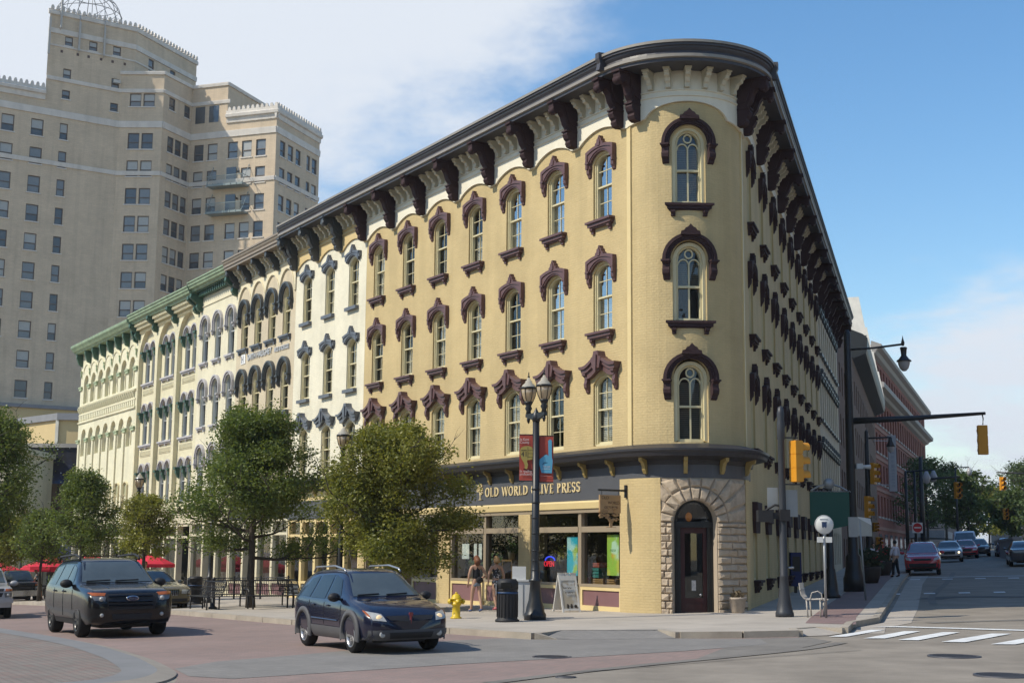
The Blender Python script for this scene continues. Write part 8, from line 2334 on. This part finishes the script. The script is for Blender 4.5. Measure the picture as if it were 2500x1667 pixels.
# round planters with red flowers
def planter(label, x, y, r, hh, seed):
    t = thing('round_planter', label, 'planter', (x, y, gz(x, y) + .13), group='dark round planters on the side street')
    b = MB(); b.lathe([(r * .72, 0), (r * .95, hh * .5), (r, hh * .85), (r * 1.05, hh), (r * .9, hh), (r * .85, hh * .9), (.001, hh * .9)], 20); b.obj('bowl', mat('dark_planter', (.035, .028, .025), rough=.7), t)
    b = MB(); plant_leaf_mesh(b, (0, 0, hh + .15), 260, r * 1.3, .28, seed); b.obj('foliage', mat('planter_leaf', (.03, .05, .02), var=.4), t)
    b = MB(); plant_leaf_mesh(b, (.1, -.1, hh + .3), 26, r * 1.3, .12, seed + 1); b.obj('flowers', mat('red_flower', (.35, .02, .04), var=.2), t)
planter('large dark round planter with red flowers behind the black mast', 15.7, 60.6, .5, .72, 3); planter('second dark planter beside the two pedestrians', 18.9, 70.5, .55, .7, 8)

# --- the left side: benches, railing, umbrellas
BEN_B = mat('black_bench_metal', (.016, .016, .018), rough=.5, var=.1)
def bench(label, x, y, rot):
    t = thing('park_bench', label, 'bench', (x, y, gz(x, y) + .13), rot, 'black metal benches around the tree')
    for k in range(6): b = MB(); b.box(-.9, .9, -.42 + .08 * k, -.36 + .08 * k, .43, .455); b.obj('seat_slat', BEN_B, t)
    b = MB()
    for k in range(24): b.tube([(-.88 + .0765 * k, .08, .46), (-.88 + .0765 * k, .16, .70), (-.88 + .0765 * k, .22, .90)], .009, 4)
    b.tube([(-.92, .08, .46), (-.92, .22, .88), (-.86, .24, .93), (.86, .24, .93), (.92, .22, .88), (.92, .08, .46)], .022, 5)
    for z, y_ in ((.6, .125), (.75, .175)): b.tube([(-.9, y_, z), (.9, y_, z)], .012, 4)
    b.obj('backrest', BEN_B, t)
    for s in (-1, 1):
        b = MB(); b.tube([(s * .72, -.36, .43), (s * .72, -.36, 0)], .028, 6); b.obj('leg', BEN_B, t)
        b = MB(); b.tube([(s * .72, .08, .43), (s * .72, .08, 0)], .028, 6); b.obj('leg', BEN_B, t)
        b = MB(); b.tube([(s * .9, .1, .66), (s * .9, -.3, .66), (s * .9, -.4, .58), (s * .9, -.4, .44)], .018, 5); b.obj('arm_rest', BEN_B, t)
TX, TY = -9.03, 48.5
for lbl, a in (('black bench left of the tree nearest the post', 3.75), ('black bench right of the tree facing the street', 5.3), ('black bench behind the tree on the left', 2.3), ('black bench behind the tree on the right', .55)):
    x, y = TX + 1.55 * math.cos(a), TY + 1.55 * math.sin(a); bench(lbl, x, y, a + PI / 2)
bp_ = thing('bollard', 'thin black bollard with a white and red side strip', 'bollard', (-10.25, 48.1, gz(-10.2, 48) + .13))
b = MB(); b.lathe([(.16, 0), (.16, .04), (.07, .1), (.06, .98), (.08, 1.02), (.001, 1.08)], 12); b.obj('post', IRONB, bp_); b = MB(); b.box(-.075, -.055, -.05, .05, .35, .85); b.obj('reflector', mat('reflector_white', (.6, .55, .52)), bp_)
rl = thing('cafe_railing', 'black iron railing along the cafe terrace', 'railing', (-14.8, 63.2, gz(-14.8, 63.2) + .13), math.atan2(-4.6, 5.2))
L_r = 7.4
b = MB(); sl = (gz(-9.7, 58.5) - gz(-14.8, 63.2)) / L_r
for z in (.12, .82, .92): b.tube([(0, 0, z), (L_r, 0, z + sl * L_r)], .018, 5)
b.obj('rail', BEN_B, rl)
b = MB()
for k in range(62): x = .12 * k; b.box(x - .008, x + .008, -.008, .008, .1 + sl * x, .9 + sl * x)
b.obj('pickets', BEN_B, rl, kind='stuff')
for k in range(5): b = MB(); x = 1.83 * k; b.box(x - .03, x + .03, -.03, .03, sl * x, 1.0 + sl * x); b.obj('post', BEN_B, rl)
RED_U = mat('red_umbrella_cloth', (.55, .02, .045), rough=.8, var=.08)
def umbrella(label, x, y, r=1.25, hgt=2.35, rot=0):
    t = thing('market_umbrella', label, 'umbrella', (x, y, gz(x, y) + .0), rot, 'red cafe umbrellas')
    for k in range(8):
        a, c = 2 * PI * k / 8, 2 * PI * (k + 1) / 8
        b = MB(); P = lambda q, rr, z: (rr * math.cos(q), rr * math.sin(q), z)
        b.poly([(0, 0, hgt), P(a, r, hgt - .55), P(c, r, hgt - .55)]); b.poly([P(a, r, hgt - .55), P(a, r, hgt - .72), P(c, r, hgt - .72), P(c, r, hgt - .55)]); b.poly([P(c, r * .99, hgt - .57), P(a, r * .99, hgt - .57), (0, 0, hgt - .02)]); b.obj('canopy_panel', RED_U, t)
    b = MB(); b.tube([(0, 0, 0), (0, 0, hgt + .08)], .025, 6); b.lathe([(.25, 0), (.25, .06), (.05, .1)], 12); b.obj('pole', IRONB, t)
    b = MB(); b.lathe([(.001, .74), (.5, .74), (.5, .70), (.001, .70)], 16, cap=False); b.obj('table_top', BEN_B, t)
umbrella('leftmost red umbrella behind the silver pickup', -28.6, 77, 1.5); umbrella('red umbrella behind the man in shorts', -26.6, 79, 1.3); umbrella('red umbrella left of the black suv roof', -24.7, 74.5, 1.4, 2.4, .3); umbrella('red umbrella nearest the black suv', -23.4, 77.5, 1.3, 2.5, .1); umbrella('small red umbrella by the terrace door', -18.6, 72, 1.2)
bxp = thing('planter_box', 'black tapered planter box with clipped green plants near the man', 'planter', (-25.0, 76.3, gz(-25, 76)))
b = MB(); b.hexa([(-.4, -.4, 0), (.4, -.4, 0), (.4, .4, 0), (-.4, .4, 0), (-.52, -.52, .85), (.52, -.52, .85), (.52, .52, .85), (-.52, .52, .85)]); b.obj('box', BLKP, bxp); b = MB(); plant_leaf_mesh(b, (0, 0, .9), 160, .5, .2, 3); b.obj('foliage', mat('planter_green', (.10, .16, .03), var=.3), bxp)
# buildings around the square behind and beside the viewer: they shade the plaza and stand in the window reflections
def city_block(label, x, y, w, d, h, rot, c, seed):
    t = thing('city_building', label, 'building', (x, y, gz(max(-60, min(60, x)), max(0, y)) - 1), rot)
    wm = mat('city_brick_%s' % seed, c, rough=.85, var=.12, vscale=.3)
    n = int(w / 4.5); rows = [(4 + 4 * k, 6.2 + 4 * k, 6.21 + 4 * k) for k in range(int((h - 5) / 4))]
    b = MB(); wall_open(b, -w / 2, w / 2, -2, h, [(-w / 2 + w * (k + .5) / n, .9, rows) for k in range(n)], depth=.3, back=.32); b.obj('front_wall', [wm, REDD], t)
    b = MB(); b.box(-w / 2, w / 2, -d, -.33, -2, h - .1); b.obj('body', wm, t)
    b = MB(); b.box(-w / 2 - .3, w / 2 + .3, -d, .4, h, h + .8); b.obj('parapet', STC, t)
city_block('tall brown building left of the square beyond the view', -58, 14, 46, 20, 27, -PI / 2 + .25, (.22, .15, .11), 'brown')
city_block('red brick building across the square behind the viewer', -14, -38, 60, 20, 22, 0.0, (.20, .10, .07), 'red')
city_block('dark stone building behind the viewer on the right', 48, -30, 44, 20, 26, .3, (.16, .15, .14), 'stone')
city_block("unseen brown brick building added across the side street to block sky light", 45, 60, 56, 18, 24, math.atan2(dR.y, dR.x), (.16, .11, .085), 'side')  # out of view; height and place chosen to darken the side wall
# ================================================================== PEOPLE
SKIN = mat('skin', (.42, .25, .17), rough=.55, spec=.35, var=.06)
def skin_mesh(name, verts, edges, rad, root, m, sub=1):
    me = bpy.data.meshes.new(name); me.from_pydata([tuple(v) for v in verts], edges, [])
    o = bpy.data.objects.new(name, me); COL.objects.link(o)
    md = o.modifiers.new('s', 'SKIN'); md.use_smooth_shade = True; md.branch_smoothing = .6
    sv = me.skin_vertices[0].data
    for i, r in enumerate(rad):
        sv[i].radius = (r, r) if isinstance(r, (int, float)) else r; sv[i].use_root = (i == root)
    ss = o.modifiers.new('u', 'SUBSURF'); ss.levels = sub; ss.render_levels = sub
    dg = bpy.context.evaluated_depsgraph_get()
    r = bpy.data.meshes.new_from_object(o.evaluated_get(dg))
    bpy.data.objects.remove(o); bpy.data.meshes.remove(me)
    r.name = name; r.materials.clear(); r.materials.append(m)
    for p in r.polygons: p.use_smooth = True
    return r
def person(label, x, y, face, H=1.65, stride=.18, lean=0.0, arms=((.1, -.1), (.1, .1)), top=None, bottom=None, shoes=None, hair=None, hair_len=.0, female=True, sleeves=0.0, dress=False, legs_bare=True, cap=None, base=.13, group=None, cloth_len=.38):
    """face: direction (dx,dy) the person looks to. local frame: +x left, -y forward"""
    a = math.atan2(face[1], face[0]) + PI / 2
    t = thing('person', label, 'person', matrix=T((x, y, gz(x, y) + base)) @ RZ(a) @ Matrix.Scale(H / 1.70, 4), group=group)
    V, E, R = [], [], []
    def add(p, r, par=None):
        V.append(Vector(p)); R.append(r)
        if par is not None: E.append((par, len(V) - 1))
        return len(V) - 1
    f = lambda z: -lean * max(0, z - .9)          # forward lean
    sw = .175 if female else .205; hw = .088
    pel = add((0, 0, .93), (.145, .115)); abd = add((0, f(1.08), 1.08), (.125, .10), pel); che = add((0, f(1.27), 1.27), (.150, .105), abd); nb = add((0, f(1.40), 1.40), (.085, .075), che)
    nk = add((0, f(1.47) - .01, 1.47), .052, nb); hd0 = add((0, f(1.55) - .02, 1.545), (.068, .078), nk); hd1 = add((0, f(1.62) - .015, 1.63), (.074, .09), hd0); hd2 = add((0, f(1.68), 1.685), (.05, .06), hd1)
    J = {}
    for i, s in enumerate((1, -1)):
        fw = stride * s
        hp = add((s * hw, 0, .87), .098, pel); kn = add((s * (hw + .005), -fw * .55 - .015, .49), .058, hp); an = add((s * hw, -fw + (.05 if fw < 0 else 0), .085 + (.03 if fw < 0 else 0)), .040, kn); toe = add((s * (hw + .02), -fw - .15, .035), .034, an)
        J['leg%d' % s] = (hp, kn, an, toe)
        out, fwd = arms[i][0], arms[i][1]; bend = arms[i][2] if len(arms[i]) > 2 else .15
        sh = add((s * sw, f(1.38), 1.375), .062, nb)
        el = Vector((s * (sw + .05 + out), f(1.12) - fwd * .5, 1.10)); eli = add(el, .042, sh)
        wr = el + Vector((s * (-.06 - out * .7) * (1 if bend > .5 else .1), -fwd * .7 - .22 * bend, -.25 + .22 * bend)); wri = add(wr, .030, eli)
        dirv = (wr - el).normalized(); pm = add(wr + dirv * .06, (.036, .024), wri)
        J['arm%d' % s] = (sh, eli, wri, pm)
    body_n = len(V)
    me = skin_mesh('body', V, E, R, 0, SKIN, 1)
    # five fingers on each hand, rooted inside the palm, joined to the body mesh
    import bmesh as _bm
    bm = _bm.new(); bm.from_mesh(me)
    for s in (1, -1):
        sh, el, wr, pm = J['arm%d' % s]
        d = (V[pm] - V[wr]).normalized(); side = d.cross(Vector((0, 0, 1))); side = side.normalized() if side.length > .1 else Vector((0, 1, 0)); up = side.cross(d)
        for k in range(5):
            mb = MB(); q = V[pm] + side * (.018 * (k - 1.5)) if k < 4 else V[pm] - side * .03 - d * .03
            ln = (.062, .072, .068, .052, .05)[k]; dd = d if k < 4 else (d * .6 - side * .7).normalized()
            mb.tube([q - dd * .01, q + dd * ln * .5 + up * .004, q + dd * ln - up * .012 - Vector((0, 0, .004))], [.0085, .008, .0065], 5); m2 = mb.mesh('f', SKIN); bm.from_mesh(m2); bpy.data.meshes.remove(m2)
    # face: nose, ears
    hp_ = V[hd0]
    for p, r in (((0, -.088, .035), .014), ((.074, .0, .03), .018), ((-.074, 0, .03), .018)):
        mb = MB(); mb.sphere(tuple(hp_ + Vector(p)), r, 8, 6, (.7, .8, 1.3)); m2 = mb.mesh('f', SKIN); bm.from_mesh(m2); bpy.data.meshes.remove(m2)
    bm.to_mesh(me); bm.free()
    for p in me.polygons: p.use_smooth = True
    body = link('body', me, t)
    mb = MB()
    for s in (1, -1): mb.sphere(tuple(hp_ + Vector((s * .030, -.076, .055))), .011, 8, 6, (1.3, .5, .7))
    mb.box(-.022, .022, hp_.y - .083, hp_.y - .075, hp_.z - .012, hp_.z - .005); mb.obj('face_features', mat('eye_and_lip', (.12, .05, .045), rough=.4), body)
    def sub(name, pts, m, sub_=1):
        vv = [p for p, r in pts]; return link(name, skin_mesh(name, vv, [(i, i + 1) for i in range(len(vv) - 1)], [r for p, r in pts], 0, m, sub_), t)
    # clothes: slightly larger shells over the same bones, one connected garment
    def garment(name, nodes, edges, m):
        return link(name, skin_mesh(name, [p for p, r in nodes], edges, [r for p, r in nodes], 0, m, 1), t)
    g = .014
    Z = Vector((0, 0, 0))
    if top:
        nodes = [(V[pel] + Vector((0, 0, .05)), (.160, .130)), (V[abd], (.140, .115)), (V[che], (.166, .12)), (V[nb] - Vector((0, 0, .02)), (.105, .088))]; edges = [(0, 1), (1, 2), (2, 3)]
        for s in (1, -1):
            sh, el, wr, pm = J['arm%d' % s]
            nodes.append((V[sh] + Vector((-s * .02, 0, .005)), .073)); edges.append((3, len(nodes) - 1))
            if sleeves > 0:
                nodes.append((V[sh].lerp(V[el], min(1, sleeves)), .062)); edges.append((len(nodes) - 2, len(nodes) - 1))
                if sleeves > 1: nodes.append((V[el].lerp(V[wr], sleeves - 1), .05)); edges.append((len(nodes) - 2, len(nodes) - 1))
        garment('shirt', nodes, edges, top)
    if bottom:
        nodes = [(V[pel] + Vector((0, 0, .06)), (.155, .128)), (V[pel] - Vector((0, 0, .03)), (.165, .135))]; edges = [(0, 1)]
        if dress:
            nodes += [(V[pel] - Vector((0, 0, .18)), (.17, .14)), (V[pel] - Vector((0, 0, .42)), (.175, .15))]; edges += [(1, 2), (2, 3)]
        else:
            for s in (1, -1):
                hp, kn, an, toe = J['leg%d' % s]
                nodes.append((V[hp] - Vector((0, 0, .02)), .116)); edges.append((1, len(nodes) - 1))
                if cloth_len <= 1: nodes.append((V[hp].lerp(V[kn], cloth_len), .095)); edges.append((len(nodes) - 2, len(nodes) - 1))
                else:
                    nodes.append((V[kn], .078)); edges.append((len(nodes) - 2, len(nodes) - 1)); nodes.append((V[an], .066)); edges.append((len(nodes) - 2, len(nodes) - 1))
        garment('dress' if dress else ('trousers' if cloth_len > 1 else 'shorts'), nodes, edges, bottom)
    if shoes:
        for s in (1, -1):
            hp, kn, an, toe = J['leg%d' % s]
            sub('shoe', [(V[an] + Vector((0, .03, -.03)), .045), (V[an] + Vector((0, -.03, -.035)), .046), (V[toe] + Vector((0, 0, .0)), .038)], shoes)
    if hair:
        c = V[hd1] + Vector((0, .012, .012))
        mb = MB(); mb.sphere(tuple(c), .10, 14, 10, (.92, 1.0, .95)); mb.v = [(px, max(py, c.y - .055 - max(0, (pz - c.z - .02)) * .5), pz) for px, py, pz in mb.v]
        if hair_len > 0:
            mb.tube([c + Vector((0, .03, .02)), c + Vector((0, .055, -.08)), c + Vector((0, .07, -.10 - hair_len * .5)), c + Vector((0, .06, -.08 - hair_len))], [.085, .105, .10, .05], 10)
        mb.obj('hair', hair, t)
    if cap:
        c = V[hd1]; mb = MB(); mb.lathe([(.105, 0), (.10, .05), (.07, .09), (.001, .105)], 14, tuple(c + Vector((0, 0, .01)))); mb.box(-.07, .07, c.y - .19, c.y - .08, c.z + .005, c.z + .02); mb.obj('cap', cap, t)
    return t, V, J
away = (-.45, .89)
BLKT = mat('black_cotton', (.012, .012, .014), rough=.85, var=.1)
DENIM = mat('pale_denim', (.17, .20, .25), rough=.85, var=.2, vscale=12)
w1, V, J = person('woman in a black tank top and denim shorts walking by the shop', -1.0, 41.4, away, 1.63, .16, arms=((.02, .05, .1), (.12, -.02, .75)), top=BLKT, bottom=DENIM, shoes=mat('blue_trainers', (.05, .08, .18), rough=.7), hair=mat('auburn_hair', (.16, .06, .025), rough=.6, var=.25, vscale=20), hair_len=.14, cloth_len=.34)
mb = MB(); mb.sphere((-.03, .17, .98), .12, 12, 8, (1, .6, .85)); mb.tube([(-.06, .17, 1.06), (-.16, .06, 1.3), (-.12, 0, 1.44), (.02, -.08, 1.35), (.12, .1, 1.05)], .008, 4); o = mb.obj('shoulder_bag', BLKT, None, w1.matrix_basis.copy()); tag(o, 'small black shoulder bag worn by the woman in shorts', 'bag')
FLORAL = splash_mat('dark_floral_cloth', (.014, .014, .018), [((.42, .40, .40), .56, .60, (2, 3, 0)), ((.3, .18, .16), .64, .67, (7, 1, 4))], 13)
person('blonde woman in a dark floral dress beside the litter bin', -.42, 42.4, away, 1.60, -.15, arms=((.05, .0, .15), (.06, .0, .15)), top=FLORAL, bottom=FLORAL, dress=True, shoes=mat('pink_trainers', (.55, .16, .2), rough=.7), hair=mat('blonde_hair', (.34, .20, .08), rough=.6, var=.25, vscale=20), hair_len=.06)
WSH = mat('white_shirt_cotton', (.68, .66, .70), rough=.85, var=.06)
person('man in a white shirt and black trousers waiting at the far curb', 18.75, 67.4, (-.6, .8), 1.74, .08, arms=((.04, .02, .2), (.04, .02, .2)), top=WSH, bottom=BLKT, cloth_len=2, shoes=BLKT, hair=mat('black_hair', (.012, .011, .010), rough=.6), female=False, sleeves=1.5)
person('person in a white top and dark shorts left of the white shirted man', 17.9, 68.2, (.3, -.95), 1.66, .08, arms=((.04, .05, .6), (.04, .05, .6)), top=WSH, bottom=BLKT, cloth_len=.8, shoes=BLKT, hair=mat('black_hair', (.012, .011, .010)), female=False, sleeves=.5)
person('man in a grey tee and dark cap leaning by the black pickup', -24.9, 73.6, (-.95, -.3), 1.76, .12, lean=.32, arms=((.05, .42, .5), (.05, .36, .5)), top=mat('grey_blue_tee', (.16, .20, .23), rough=.85, var=.1), bottom=mat('olive_shorts', (.10, .09, .05), rough=.85), cloth_len=.9, shoes=mat('red_black_shoes', (.12, .02, .02)), hair=mat('black_hair', (.012, .011, .010)), female=False, sleeves=.6, cap=mat('dark_cap', (.02, .03, .03)), base=.0)
person('person in a tan top standing past the champagne sedan', -16.1, 61.2, (.2, -.97), 1.7, .05, top=mat('tan_top', (.40, .28, .22), rough=.85), bottom=BLKT, cloth_len=2, shoes=BLKT, hair=mat('auburn_hair', (.16, .06, .025)), sleeves=.5)
# driver of the dark blue hatchback, seen dimly through the glass is left to the tinted windows
# ================================================================== AIR
def air():
    m = bpy.data.materials.new('pale_air'); m.use_nodes = True
    t = m.node_tree; N = t.nodes; N.remove(N['Principled BSDF'])
    v = N.new('ShaderNodeVolumePrincipled'); v.inputs['Color'].default_value = (.95, .97, 1, 1); v.inputs['Density'].default_value = HAZE; v.inputs['Anisotropy'].default_value = .25
    t.links.new(v.outputs[0], N['Material Output'].inputs['Volume'])
    b = MB(); b.box(-1600, 1600, -260, 3100, -6.5, 75)
    b.obj('haze', m, kind='stuff')
air()
